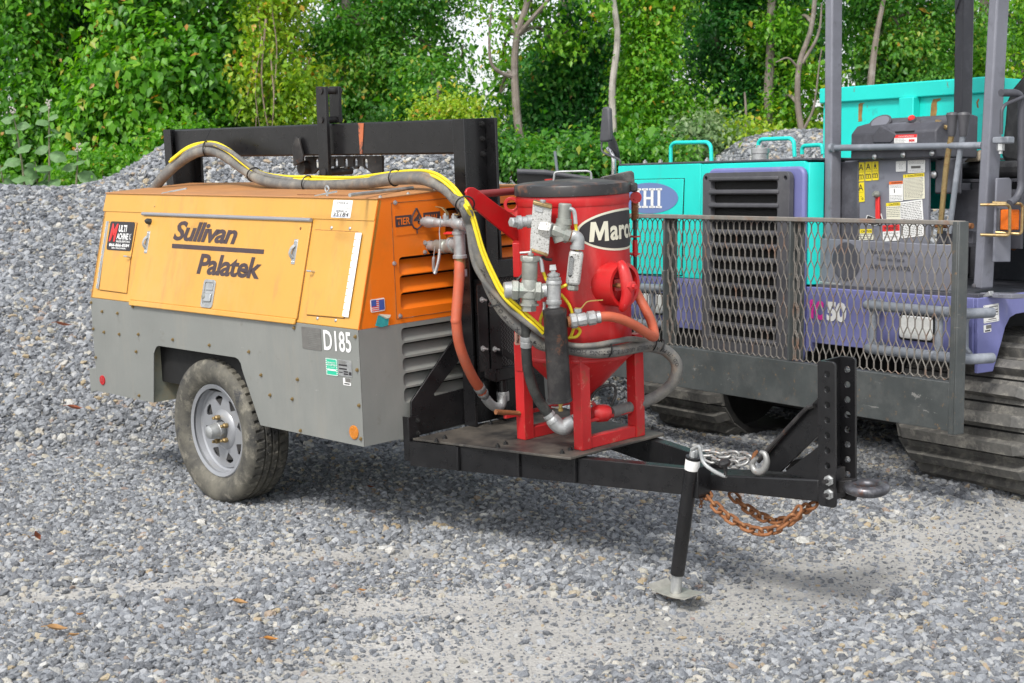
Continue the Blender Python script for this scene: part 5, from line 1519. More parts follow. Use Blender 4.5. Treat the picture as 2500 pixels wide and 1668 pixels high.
# --- bodywork
fen = [V(p) for p in [(-0.186,0.3518,0.5622),(-0.186,0.365,0.2172),(-0.186,0.4707,0.2196),(-0.186,0.4923,0.2721),(-0.186,0.5267,0.3589),(-0.186,0.548,0.4213),(-0.186,0.5796,0.4654),(-0.186,0.6222,0.48),(-0.186,0.6782,0.4839)]]
fen += [V((XR, .80, .49)), V((XR, 1.2, .49)), V((XR, 1.2, .585)), V((XR, .80, .585))]
fen[0].z = .563
cplate('fender_side', 'violet', [p + V((.0, 0, 0)) for p in fen], (-.02, 0, 0), .003)
low = [(XL, .277), (-2.08, .277), (-2.08, .23), (-1.25, .23), (-1.25, .277), (XR - .021, .277), (XR - .021, .564), (XL, .564)]
cplate('front_skirt', 'violet', [(x, YF, z) for x, z in low], (0, .03, 0), .004)
cplate('fender_top', 'slatedark', [(-1.25, YF + .03, .555), (XR - .02, YF + .03, .555), (XR - .02, 2.2, .555), (-1.25, 2.2, .555)], (0, 0, .025), .002)
cplate('tread_plate', 'plastic', [(-.25, .75, .582), (.02, .75, .582), (.02, 2.0, .582), (-.25, 2.0, .582)], (0, 0, .012), .002)
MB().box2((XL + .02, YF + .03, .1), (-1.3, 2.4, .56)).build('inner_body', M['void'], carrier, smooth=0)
# hood
XS = -2.148
cplate('hood_panel', 'teal', [(XL, YF, .567), (XS - .002, YF, .567), (XS - .002, YF, 1.215), (XL, YF, 1.215)], (0, .03, 0), .004)
cplate('hood_panel', 'teal', [(XS + .002, YF, .567), (-1.32, YF, .567), (-1.32, YF, 1.212), (XS + .002, YF, 1.212)], (0, .03, 0), .004)
col = [(-1.32, YF - .004), (-1.29, YF + .004), (-1.272, YF + .03), (-1.268, YF + .09), (-1.32, YF + .09)]
cplate('hood_corner', 'teal', [(x, y, .575) for x, y in col], (0, 0, .63), .003)
cplate('hood_side', 'teal', [(XL, YF + .031, .567), (XL, 2.3, .567), (XL, 2.3, 1.235), (XL, YF + .031, 1.215)], (.02, 0, 0), .003)
cplate('hood_top', 'slatedark', [(XL, YF + .005, 1.216), (-1.275, YF + .005, 1.216), (-1.275, 2.2, 1.235), (XL, 2.2, 1.235)], (0, 0, .012), .004)
cplate('hood_rib', 'slatedark', [(-1.907,0.6,1.2298),(-1.4818,0.6,1.2253),(-1.4815,0.6,1.2142),(-1.9068,0.6,1.2211)], (0, .5, 0), .003)
for u in (360, 535, 1035, 1160, 1283, 2050):
    bolt(carrier, V((XL + (u - 230) / 1910 * 1.62, .47, 1.228)), (0, 0, 1), 'zinc', .014, .016)
dq = [V(p) for p in [(-2.8457,0.35,1.1371),(-2.2893,0.35,1.131),(-2.2992,0.35,0.9303),(-2.3027,0.35,0.5822),(-2.8426,0.35,0.5694)]]
dq[0].x = dq[4].x = XL + .06
dq[0].z = dq[1].z
hd = cplate('hood_door', 'teal', [p + N1 * .002 for p in dq], N1 * .006, .003)
c = sum(dq, V()) / 5
cplate('door_gap_shade', 'void', [p + (p - c).normalized() * .006 + N1 * .0006 for p in dq], N1 * .0012, 0, hd)  # black plate drawn as the shade in the gap round the hood door
bc = V((-2.605, YF - .009, 1.022))
bd = MB().prism([bc + V((x, 0, z)) for x, z in circ(0, 0, .272, 48, .090)], N1 * .0008).build('maker_badge', M['badge'], hd, smooth=0)
def slab(x, w, z, h):
    MB().box(bc + V((x, -.0022, z)), (w, .0012, h)).build('lettering', M['white'], bd, smooth=0)
for cx_, stems in ((-.098, (0,)), (0.0, (-.034, .034)), (.098, (0,))):
    for sx_ in stems:
        slab(cx_ + sx_, .024, 0, .110)
        slab(cx_ + sx_, .056, -.0515, .012)
        slab(cx_ + sx_, .056, .0515, .012)
slab(0, .05, 0, .014)
# grille
gx0, gx1, gz0, gz1, gy = -2.032, -1.345, .165, 1.160, .268
sur = rrect(-2.045, .16, -1.285, 1.185, .05, 5)
cplate('grille_surround', 'violet', [(x, YF - .002, z) for x, z in sur], (0, -.035, 0), .012)
slots = []
for k in range(12):
    zt = 1.114 - k * .0722
    slots.append(rrect(-1.965, zt - .046, -1.432, zt, .012, 3))
gm_ = MB().holed(rrect(gx0, gz0, gx1, gz1, .035, 5), slots + [circ(-2.005, 1.13, .013, 10), circ(-1.375, 1.125, .013, 10)], lambda a, b: (a, gy, b), (0, .033, 0))
grille = gm_.build('grille', M['plastic'], carrier, bevel=.005)
cplate('grille_foam', 'foam', [(-1.99, gy + .034, .19), (-1.41, gy + .034, .19), (-1.41, gy + .034, 1.14), (-1.99, gy + .034, 1.14)], (0, .0005, 0), 0, grille)
for k in range(13):
    zt = 1.114 - k * .0722 + .013
    MB().prism([(-1.975, gy + .001, zt - .012), (-1.975, gy - .008, zt - .008), (-1.975, gy - .008, zt + .006), (-1.975, gy + .001, zt + .011)], (.553, 0, 0)).build('grille_bar', M['plastic'], grille, bevel=.003)
# hood handles, filler cap
for a, b, yy in (([(-3.2187,1,1.2424),(-3.2199,1,1.3547),(-3.1829,1,1.3735),(-2.859,1,1.3668),(-2.8258,1,1.3432),(-2.8175,1,1.2475)], 0, 0), ([(-2.5019,1.1,1.3163),(-2.5026,1.1,1.3541),(-2.4769,1.1,1.3734),(-2.2227,1.1,1.3713),(-2.194,1.1,1.3507),(-2.1852,1.1,1.2617)], 0, 0), ([(-2.2286,1.2,1.278),(-2.2293,1.2,1.3133),(-2.212,1.2,1.3282),(-2.0899,1.2,1.3295),(-2.0641,1.2,1.327),(-2.0543,1.2,1.275)], 0, 0)):
    MB().tube(roundpath([V(p) for p in a], .03), .0125, 12).build('hood_handle', M['teal'], carrier)
q = V((-2.2655,0.9,1.2584))
MB().lathe([(.05, -.03), (.05, .02), (.054, .022), (.054, .05), (.05, .054), (.02, .056), (.02, .07)], q, (0, 0, 1), 20).build('filler_cap', M['galv'], carrier)
# mirrors and exhaust at the far left end
MB().prism([V(p) for p in [(-3.4248,0.6,1.599),(-3.3817,0.6,1.6004),(-3.3541,0.6,1.59),(-3.3392,0.6,1.3851),(-3.3808,0.6,1.3774),(-3.452,0.6,1.3796),(-3.4539,0.6,1.3998)]], (0, .035, 0)).build('mirror_back', M['plastic'], carrier, bevel=.012)
mc_ = V((-3.4804,0.75,1.3514))
MB().lathe([(.09, 0), (.088, .012), (.06, .03), (.02, .036)], mc_, V((-.35, -.75, -.25)), 28).build('round_mirror', M['plastic'], carrier)
MB().tube(smoothpath([V(p) for p in [(-3.492,0.65,1.3835),(-3.4919,0.65,1.343),(-3.4669,0.65,1.3111),(-3.307,0.65,1.2653),(-3.2947,0.65,1.2324)]], 5), .007, 10).build('mirror_arm', M['plastic'], carrier)
MB().tube(smoothpath([V(p) for p in [(-3.4909,0.7,1.34),(-3.4536,0.7,1.3168),(-3.4318,0.7,1.2795),(-3.4285,0.7,1.2243),(-3.4282,0.7,1.1617)]], 6), .016, 12).build('exhaust_pipe', M['chrome'], carrier)
for v_ in (1310, 1400):
    MB().box(V((-3.155, .69, 0)) + V((0, 0, 1.2265 if v_ == 1310 else 1.1942)), (.09, .05, .012)).build('pipe_clamp', M['galv'], carrier, bevel=.002)
# --- headlights with tube guards, lettering
def lamp_guard(fl, lamp):
    mir = lambda p: V((-3.104 - p[0], p[1], p[2])) if fl else V(p)
    for pts in ([(-0.7366,0.2,0.5076),(-0.1106,0.2,0.5058)], [(-0.7242,0.2,0.2983),(-0.1041,0.2,0.3001)]):
        a, b = [mir(p) for p in pts]
        d = (b - a).normalized()
        MB().tube(roundpath([a + V((-d.x * .03, .14, 0)), a - d * .0, b, b + V((d.x * .02, .14, 0))], .04, 5), .024, 14).build('lamp_guard', M['tubegrey'], carrier)
    for x_ in ((-0.697,0.21,0.3982), (-0.2879,0.21,0.3971)):
        x_ = mir(x_)
        MB().cyl((x_.x, .215, .315), (x_.x, .215, .52), .019, n=12).build('lamp_guard_bar', M['tubegrey'], carrier)
    pq = [mir(p) for p in [(-0.2433,0.29,0.4822),(-0.1772,0.29,0.489),(-0.195,0.29,0.4552),(-0.1913,0.29,0.3397),(-0.1621,0.29,0.312),(-0.2379,0.29,0.3055)]]
    cplate('lamp_guard_end', 'tubegrey', pq, (0, .02, 0), .006)
    x0, x1 = -.640, -.435
    if fl:
        x0, x1 = -3.104 - x1, -3.104 - x0
    h = cplate('headlight', 'void', [(x, YF, z) for x, z in rrect(x0 - .012, .340, x1 + .012, .470, .02)], N1 * .006, .002)
    cplate('headlight_lens', 'lampglass', [(x, YF - .006, z) for x, z in rrect(x0, .350, x1, .460, .02)], N1 * .012, .005, h)
lamp_guard(False, True)
lamp_guard(True, True)
text('i', M['pink'], carrier, (-1.2623,0.345,0.4034), (1, 0, 0), .030, (0, 0, 1), .098, bold=.06)
text('C', M['pink'], carrier, (-1.2246,0.345,0.3991), (1, 0, 0), .062, (0, 0, 1), .098, bold=.05)
text('50', M['white'], carrier, (-1.1394,0.345,0.3963), (1, 0, 0), .138, (0, 0, 1), .102, bold=.05, spacing=.95)
# plates on the fender side (facing +x)
o, T, B = sticker('maker_plate', 'white', carrier, (-0.186,0.3961,0.4465), (-0.186,0.5019,0.4539), (-0.186,0.3929,0.5293), (0, 0, 1), .001, .004)
T('IHI', 'ink', .06, .62, .3, .2)
B('ink', .36, .66, .56, .22)
B('white', .50, .70, .40, .14, extra=.0006)
B('ink', .36, .38, .56, .2)
B('white', .44, .41, .46, .10, extra=.0006)
B('greyink', .3, .16, .5, .05, 'printed_line')
B('greyink', .15, .06, .7, .03, 'printed_line')
for a, b in ((.05, .05), (.93, .05), (.05, .94), (.93, .94)):
    B('ink', a, b, .03, .03, 'rivet')
o, T, B = sticker('asset_label', 'white', carrier, (-0.186,0.3978,0.4038), (-0.186,0.4491,0.4074), (-0.186,0.3974,0.4383), (0, 0, 1), .001, .003)
B('greyink', .3, .45, .7, .5)
B('ink', .15, .1, .7, .2)

# --- operator's station
def post(name, a0, a1, w, d, mat='slate'):
    a0, a1 = V(a0), V(a1)
    return MB().prism([a0, a0 + V((w, 0, 0)), a0 + V((w + .0, d, 0)), a0 + V((0, d, 0))], a1 - a0).build(name, M[mat], carrier, bevel=.009)
post('frame_post', (-1.278, .45, .80), (-1.300, .45, 2.35), .054, .075)
post('frame_post', (-.300, .45, .60), (-.236, .45, 2.35), .052, .085)
post('frame_post', (-1.170, 1.3, .60), (-1.188, 1.3, 2.6), .056, .09, 'slatedark')
post('frame_post', (.02, 1.3, .60), (.03, 1.3, 2.6), .056, .09, 'slate')
cplate('frame_gusset', 'slatedark', [(-1.175, 1.29, 2.0), (-1.175, 1.29, 2.3), (-1.05, 1.29, 2.3)], (0, .01, 0), .001)
MB().box2((-1.34, .42, 2.35), (0.1, 1.42, 2.42)).build('canopy', M['slatedark'], carrier, bevel=.01)
MB().tube([(-1.2546,0.47,1.2786), (-0.2805,0.47,1.2634)], .0165, 14).build('cross_bar', M['tubegrey'], carrier)
MB().lathe([(.0, 0), (.024, .001), (.022, .02)], (-1.2395,0.455,1.278), (1, 0, .02), 14).build('bar_end', M['tubegrey'], carrier)
cplate('post_foot', 'slate', [(-.24, .43, .565), (-.06, .43, .565), (-.06, .52, .565), (-.24, .52, .565)], (0, 0, .02), .003)
sp = [V(p) for p in [(-0.185,0.4609,1.1116),(-0.185,0.5481,1.114),(-0.185,0.5654,1.1008),(-0.185,0.5677,1.0069),(-0.185,0.5729,0.7247),(-0.185,0.4556,0.7279),(-0.185,0.4596,1.0404)]]
cplate('side_plate', 'slate', sp, (-.012, 0, 0), .004)
sp = [V(p) for p in [(-0.3068,0.44,0.6092),(-0.1853,0.44,0.6151),(-0.184,0.44,0.5763),(-0.3053,0.44,0.5616)]]
cplate('cover_plate', 'slate', [(-1.3303,0.42,0.8043),(-1.2999,0.42,0.814),(-0.4095,0.42,0.8005),(-0.3677,0.42,0.7934),(-0.3505,0.42,0.7711),(-0.352,0.42,0.6862),(-0.3662,0.42,0.6103),(-0.3987,0.42,0.5824),(-1.1487,0.42,0.5649),(-1.3207,0.42,0.5937)], (0, .012, 0), .004)
cplate('cover_flange', 'galv', [(-1.3411,0.415,0.5893),(-1.3104,0.415,0.5943),(-1.1195,0.415,0.5851),(-1.1191,0.415,0.5655),(-1.3406,0.415,0.5656)], (0, .03, 0), .002)
cplate('cover_flange', 'galv', [(-0.4328,0.415,0.5813),(-0.2636,0.415,0.5772),(-0.225,0.415,0.5615),(-0.1759,0.415,0.5969),(-0.1659,0.415,0.5748),(-0.2249,0.415,0.5589),(-0.4322,0.415,0.5605)], (0, .03, 0), .002)
for p in [(-1.3062,0.418,0.6243),(-0.2655,0.418,0.6152)]:
    bolt(carrier, p, N1, 'plastic', .012, .006, 10, 'plug')
cpt = N1 * .004
for s, ll, lr, ul in (('Rental / Sales / Service', (-0.9105,0.418,0.7472), (-0.6489,0.418,0.7462), (-0.9109,0.418,0.7652)), ('Houston, Texas', (-0.8699,0.418,0.7128), (-0.6909,0.418,0.7097), (-0.8704,0.418,0.7318)), ('281-452-6100', (-0.9086,0.418,0.6742), (-0.6511,0.418,0.6695), (-0.9091,0.418,0.6941))):
    text3(s, 'slatedark', carrier, ll, lr, ul, (0, 0, 1), .002, bold=.02)
MB().prism([V((-1.0812,0.418,0.7003)) + V((x, 0, z)) for x, z in circ(0, 0, .098, 36, .098)], N1 * .0006).build('faded_disc', M['slatedark'], carrier, smooth=0)
# instrument panel with its plates
cplate('dash_panel', 'slate', [(-1.235, .55, .78), (-.664, .55, .78), (-.672, .55, 1.222), (-1.235, .55, 1.212)], (0, .02, 0), .004)
cplate('dash_panel', 'slatedark', [(-1.26, .535, .80), (-1.12, .542, .80), (-1.13, .542, 1.21), (-1.26, .535, 1.206)], (0, .02, 0), .006)
cplate('dash_panel', 'slatedark', [(-.660, .58, 1.04), (-.50, .58, 1.04), (-.50, .58, 1.215), (-.660, .58, 1.21)], (0, .02, 0), .01)
cplate('dash_panel', 'slatedark', [(-.655, .72, .78), (-.25, .72, .78), (-.25, .72, 1.06), (-.655, .72, 1.06)], (0, .02, 0), .002)
bolt(carrier, (-0.6588,0.575,1.1348), N1, 'zinc', .02, .014, 10)
def sgn(mat, LL, LR, UL):
    return sticker('warning_sticker', mat, carrier, LL, LR, UL, (0, 0, 1), .001, .004)
Yp = .549
for LL, LR, UL, kind in (((-1.1339,0.549,1.1048), (-1.0904,0.549,1.1058), (-1.1364,0.549,1.2023), 0), ((-1.0846,0.549,1.1079), (-1.041,0.549,1.1088), (-1.0871,0.549,1.2048), 1), ((-1.0363,0.549,1.1102), (-0.9936,0.549,1.1119), (-1.0387,0.549,1.2052), 2), ((-1.1314,0.549,1), (-1.0863,0.549,1.0029), (-1.1338,0.549,1.0991), 3)):
    o, T, B = sgn('yelsign', LL, LR, UL)
    B('ink', .05, .49, .9, .008, 'printed_line')
    if kind == 2:
        T('O', 'ink', .42, .86, .16, .08, bold=.06)
        B('ink', .36, .68, .28, .16)
        B('ink', .3, .6, .1, .06)
        B('ink', .6, .6, .1, .06)
    else:
        T('A', 'ink', .14, .58, .72, .33)
    if kind == 3:
        B('ink', .14, .1, .03, .34)
        B('ink', .45, .25, .1, .05)
        T('o', 'ink', .6, .1, .25, .12)
    else:
        T('m', 'ink', .1, .15, .8, .22)
        B('ink', .1, .12, .8, .02)
def lines(B, n, y0, y1, seed, mt='greyink'):
    rn = random.Random(seed)
    for i in range(n):
        y = y0 + (y1 - y0) * i / max(1, n - 1)
        x = .05
        while x < .9:
            w = rn.uniform(.04, .14)
            B(mt, x, y, min(w, .95 - x), (y1 - y0) / n * .38, 'printed_line')
            x += w + .03
o, T, B = sgn('white', (-0.879,0.549,1.1515), (-0.8137,0.549,1.1522), (-0.8804,0.549,1.2034))
for a, b in ((.3, .5), (.5, .5), (.38, .3), (.6, .3), (.38, .66), (.6, .66)):
    B('ink', a, b, .06, .06)
lines(B, 2, .8, .92, 1)
o, T, B = sgn('white', (-0.8017,0.549,1.1442), (-0.6909,0.549,1.1453), (-0.8034,0.549,1.2052))
lines(B, 3, .72, .92, 2)
B('greyink', .2, .35, .55, .2)
lines(B, 2, .08, .2, 3)
o, T, B = sgn('offwhite', (-0.8234,0.549,1.0112), (-0.688,0.549,1.0181), (-0.825,0.549,1.1363))
B('yelsign', 0, .87, 1, .13)
T('CAUTION', 'ink', .22, .895, .72, .075, bold=.02)
T('!', 'ink', .1, .89, .04, .08)
lines(B, 15, .06, .82, 4)
o, T, B = sgn('white', (-0.9181,0.549,1.0032), (-0.8283,0.549,1.0067), (-0.9207,0.549,1.1028))
B('orgsign', 0, .85, 1, .15)
T('WARNING', 'ink', .16, .875, .8, .095, bold=.02)
B('ink', .36, .42, .06, .2)
lines(B, 3, .68, .8, 5)
lines(B, 4, .06, .28, 6)
o, T, B = sgn('offwhite', (-0.9351,0.549,0.908), (-0.8408,0.549,0.9126), (-0.9356,0.549,0.9955))
B('yelsign', 0, .82, 1, .18)
T('CAUTION', 'ink', .2, .85, .74, .11, bold=.02)
lines(B, 6, .2, .72, 7)
o, T, B = sgn('white', (-0.8323,0.549,0.8209), (-0.6854,0.549,0.8367), (-0.835,0.549,1.0009))
lines(B, 20, .05, .94, 8)
o, T, B = sgn('offwhite', (-1.1251,0.549,0.8056), (-1.0214,0.549,0.8093), (-1.1265,0.549,0.861))
B('yelsign', 0, .62, 1, .38)
T('CAUTION', 'ink', .22, .70, .72, .2, bold=.02)
lines(B, 3, .12, .5, 9)
o, T, B = sgn('white', (-0.9558,0.549,0.8024), (-0.8425,0.549,0.8092), (-0.957,0.549,0.8832))
B('redink', 0, .62, 1, .38)
T('WARNING', 'ink', .1, .70, .8, .2, bold=.02)
T('Do Not Work on Charge', 'ink', .08, .42, .84, .12)
T('Disconnect Negative Battery', 'ink', .08, .2, .84, .12)
# red lever over its scale
sc = [V(p) for p in [(-1.0677,0.549,0.9349),(-1.0195,0.549,0.9229),(-1.0053,0.549,0.9238),(-0.9703,0.549,0.9434),(-0.9552,0.549,0.9043),(-0.9807,0.549,0.8881),(-1.0184,0.549,0.8805),(-1.0569,0.549,0.8871),(-1.0837,0.549,0.8991)]]
o = cplate('scale_plate', 'white', [p + N1 * .001 for p in sc], N1 * .001, 0)
cc = sum(sc, V()) / len(sc)
cplate('scale_print', 'ink', [cc + (p - cc) * .9 + N1 * .0024 for p in sc], N1 * .0006, 0, o)
lv = cplate('control_lever', 'redink', [V(p) for p in [(-0.9989,0.53,1.0446),(-0.975,0.53,1.034),(-0.9693,0.53,0.9254),(-0.9734,0.53,0.9025),(-0.9914,0.53,0.9023),(-0.9969,0.53,0.9304)]], (0, .012, 0), .003)
MB().lathe([(.018, 0), (.018, .015), (.01, .03)], (-0.9874,0.535,1.0393), N1, 10).build('lever_pivot', M['bronze'], lv)
# console
pr = [(0, .50, 1.215), (0, .50, 1.345), (0, .54, 1.385), (0, .74, 1.43), (0, .80, 1.42), (0, .80, 1.215)]
con = cplate('console', 'slatedark', [(-1.145, y, z) for _, y, z in pr], (.56, 0, 0), .008)
cplate('console_box', 'slatedark', [V(p) for p in [(-0.9931,0.495,1.3378),(-0.9416,0.495,1.3826),(-0.8368,0.495,1.3374),(-0.8331,0.495,1.3271),(-0.8699,0.495,1.2924),(-0.9603,0.495,1.2952),(-0.9885,0.495,1.296)]], (0, .12, 0), .006, con)
ga = V((-1.0153,0.58,1.3952))
gax = V((.15, -.62, .75))
MB().lathe([(.052, -.03), (.058, 0), (.058, .012), (.05, .013), (.049, .006)], ga, gax, 28, cap=True).build('gauge', M['plastic'], con)
MB().lathe([(.048, .0135), (.001, .0137)], ga, gax, 24, cap=False).build('gauge_glass', M['slate'], con)
cplate('display', 'slate', [V(p) for p in [(-0.9264,0.56,1.3937),(-0.8371,0.56,1.3952),(-0.7651,0.56,1.359),(-0.9048,0.56,1.3618)]], (0, .01, -.006), .002, con)
rb = V((-0.8045,0.58,1.3968))
MB().lathe([(.036, -.03), (.036, 0), (.02, .006), (.02, .02), (.016, .026)], rb, gax, 18).build('stop_switch', M['plastic'], con)
MB().lathe([(.019, .021), (.015, .03), (.002, .032)], rb, gax, 18).build('switch_button', M['redink'], con)
for p, m_ in zip([(-0.7214,0.57,1.3794),(-0.6585,0.57,1.3703),(-0.6231,0.57,1.3839),(-0.5902,0.57,1.364)], ('plastic', 'galv', 'boltyellow', 'boltyellow')):
    MB().box(p, (.045, .03, .02), Matrix.Rotation(rad(20), 3, 'Y')).build('console_switch', M[m_], con, bevel=.005)
cplate('display_slot', 'void', [V(p) for p in [(-0.8438,0.4985,1.349),(-0.7191,0.4985,1.3485),(-0.7222,0.4985,1.3405),(-0.8435,0.4985,1.3403)]], (0, .004, 0), 0, con)
o, T, B = sticker('dealer_sticker', 'white', con, (-0.8475,0.499,1.2907), (-0.7012,0.499,1.2893), (-0.8486,0.499,1.3318), (0, 0, 1), .001, .003)
B('redink', 0, .62, 1, .38)
T('MUST CHECK BEFORE OPERATING', 'white', .2, .72, .66, .14)
T('CHECK ALL FLUIDS', 'ink', .04, .44, .4, .1)
T('CHECK COOLANT RADIATOR', 'ink', .04, .26, .48, .1)
T('CHECK AIR FILTER', 'ink', .04, .08, .42, .1)
T('MM', 'redink', .66, .12, .24, .34, bold=.03)
for p in [(-0.974,0.495,1.2279),(-0.785,0.495,1.2327),(-0.603,0.495,1.2358)]:
    bolt(con, p, N1, 'zinc', .015, .009, 10)
# levers
for kn, rodp, m_ in ((0, [(-0.4631,0.47,1.3207),(-0.4899,0.47,1.1775),(-0.5203,0.47,0.8526)], 'boltyellow'), (0, [(-0.4036,0.48,1.3188),(-0.4327,0.48,1.1539),(-0.472,0.48,0.8533)], 'tubegrey')):
    r = [V(p) for p in rodp]
    L_ = MB().tube(smoothpath(r, 5), .0135, 10).build('control_lever', M[m_], carrier)
    k = r[0]
    kb = MB().lathe([(.016, -.01), (.019, 0), (.022, .05), (.026, .075), (.03, .09), (.026, .1), (.008, .104)], k, V((.02, 0, 1)), 16)
    kb.build('lever_knob', M['plastic'], L_)
MB().tube([(-0.5966,0.53,0.8896), (-0.3777,0.53,0.8894)], .014, 10).build('lever_shaft', M['rust'], carrier)
cplate('lever_mount', 'slatedark', [(-0.6223,0.56,0.8608),(-0.3952,0.56,0.8648),(-0.3968,0.56,0.8021),(-0.6204,0.56,0.7966)], (0, .05, 0), .004)
# seat
st_ = [(-.80, 1.115), (-.80, 1.155), (-.78, 1.185), (-.70, 1.20), (-.05, 1.20), (.06, 1.19), (.06, 1.115)]
seat = sub('seat', carrier)
cplate('cushion', 'vinyl', [(x, .84, z) for x, z in st_], (0, .5, 0), .03, seat)
cplate('seat_pan', 'slatedark', [(-.79, .82, 1.095), (.05, .82, 1.095), (.05, 1.36, 1.095), (-.79, 1.36, 1.095)], (0, 0, .018), .004, seat)
bk = [V(p) for p in [(-0.8004,1.22,1.2322),(-0.7688,1.22,1.2007),(-0.6853,1.22,1.1868),(-0.6037,1.22,1.1852),(-0.5341,1.22,1.2801),(-0.5478,1.22,1.6631),(-0.6498,1.22,1.6643),(-0.7362,1.22,1.5792),(-0.7717,1.22,1.5141),(-0.7792,1.22,1.3979)]]
cplate('backrest', 'vinyl', bk, (0, .12, 0), .03, seat)
m = []
for i, (r, z) in enumerate(((.16, .78), (.10, .80), (.20, .84), (.22, .87), (.12, .90), (.14, .92), (.24, .96), (.25, 1.0), (.13, 1.03), (.22, 1.06), (.24, 1.09))):
    m.append((r, z))
MB().lathe(m, (-.36, 1.12, 0), (0, 0, 1), 28).build('seat_bellows', M['plastic'], seat)
glv = [V(p) for p in [(-0.7088,0.83,1.1932),(-0.6645,0.83,1.2249),(-0.6354,0.83,1.2479),(-0.6042,0.83,1.2471),(-0.6026,0.83,1.197),(-0.6412,0.83,1.1978)]]
gl = on_machine('work_glove', 'crumpled beige and grey work glove lying on the black driving seat', 'glove', glv[2], CAX, CORG)
MB().prism(glv, (0, .08, .015)).build('glove_body', paint('worn_leather', (.36, .30, .22), .7, var=.2, vscale=30, bump=.1, bscale=80), gl, bevel=.012)
# right side: rail, mirror stay, lamp
MB().tube(roundpath([V(p) for p in [(-0.12,0.3946,1.4919),(-0.12,0.5011,1.4955),(-0.12,0.5351,1.475),(-0.12,0.5489,1.0619),(-0.12,0.5215,1.0182),(-0.12,0.4726,0.9966)]], .05), .017, 12).build('hand_rail', M['slatedark'], carrier)
MB().tube(roundpath([V(p) for p in [(-0.1,0.5363,1.482),(-0.1,0.3967,1.4386),(-0.1,0.3773,1.4156),(-0.1,0.3778,1.3062)]], .03), .008, 10).build('mirror_stay', M['slatedark'], carrier)
MB().box2(V((-0.2022,0.44,1.2674)), V((-0.1138,0.44,1.2986)) + V((0, .05, 0))).build('stay_bracket', M['tubegrey'], carrier, bevel=.006)
q = V((-0.1726,0.465,1.2668))
MB().lathe([(.018, 0), (.018, -.03), (.01, -.034), (.01, -.045)], q, (0, 0, 1), 6).build('stay_nut', M['zinc'], carrier)
la, lb = V((-0.17,0.4664,0.8703)), V((-0.17,0.5564,0.9728))
lampo = MB().box2((-.185, la.y, la.z), (-.17, lb.y, lb.z)).build('turn_signal', M['plastic'], carrier, bevel=.003)
MB().box2((-.17, la.y + .004, la.z + .004), (-.125, lb.y - .004, lb.z - .004)).build('signal_lens', paint('orange_lens', (.85, .17, .005), .25, var=.05, bump=.3, bscale=300), lampo, bevel=.006)
for pts in ([(-0.1,0.3516,0.9909),(-0.1,0.4316,0.9915),(-0.1,0.4502,0.9805),(-0.1,0.4536,0.8608),(-0.1,0.4391,0.8512),(-0.1,0.3571,0.8543)], [(-0.1,0.4329,0.9996),(-0.1,0.5225,0.9953),(-0.1,0.538,0.9853),(-0.1,0.5365,0.8649),(-0.1,0.5218,0.8569),(-0.1,0.4617,0.8634)]):
    P = [V(p) for p in pts]
    P[0].x = P[-1].x = -.185
    MB().tube(roundpath(P, .02), .007, 8).build('signal_guard', M['boltyellow'], carrier)
cplate('rear_panel', 'slatedark', [(-.25, 1.35, .58), (.15, 1.35, .58), (.15, 1.35, 1.08), (-.25, 1.35, 1.08)], (0, .02, 0), .004)
bolt(carrier, (-0.7861,1.34,0.7637), N1, 'rust', .022, .02, 8)

cplate('seat_box', 'slatedark', [(-1.25, 1.42, .58), (.25, 1.42, .58), (.25, 1.42, 1.10), (-1.25, 1.42, 1.10)], (0, .3, 0), .004)
# --- tipping body behind
bx0, bx1 = -2.80, -.95
bed = sub('dump_bed', carrier)
cplate('bed_front', 'tealrust', [(bx0, 1.93, .95), (-1.38, 1.93, .95), (-1.38, 1.93, 1.62), (bx0, 1.93, 1.632)], (0, .02, 0), .003, bed)
cplate('bed_rim', 'tealrust', [(bx0 - .01, 1.90, 1.628), (-1.38, 1.90, 1.618), (-1.38, 1.90, 1.712), (bx0 - .01, 1.90, 1.724)], (0, .07, 0), .008, bed)
cplate('bed_side', 'teal', [(bx0, 1.95, .95), (bx0, 3.9, .95), (bx0, 3.9, 1.70), (bx0, 1.95, 1.70)], (.02, 0, 0), .003, bed)
cplate('bed_side', 'teal', [(-1.38, 1.95, .95), (-1.38, 3.9, .95), (-1.38, 3.9, 1.70), (-1.38, 1.95, 1.70)], (-.02, 0, 0), .003, bed)
cplate('bed_floor', 'rust', [(bx0, 1.95, .95), (-1.38, 1.95, .95), (-1.38, 3.9, .95), (bx0, 3.9, .95)], (0, 0, .02), 0, bed)
sx = [V(p) for p in [(-2.0972,1.93,1.6186),(-1.9806,1.93,1.6154)]]
cplate('bed_rib', 'teal', [(sx[0].x, 1.93, .95), (sx[1].x, 1.93, .95), (sx[1].x, 1.93, 1.626), (sx[0].x, 1.93, 1.626)], (0, -.06, 0), .006, bed)
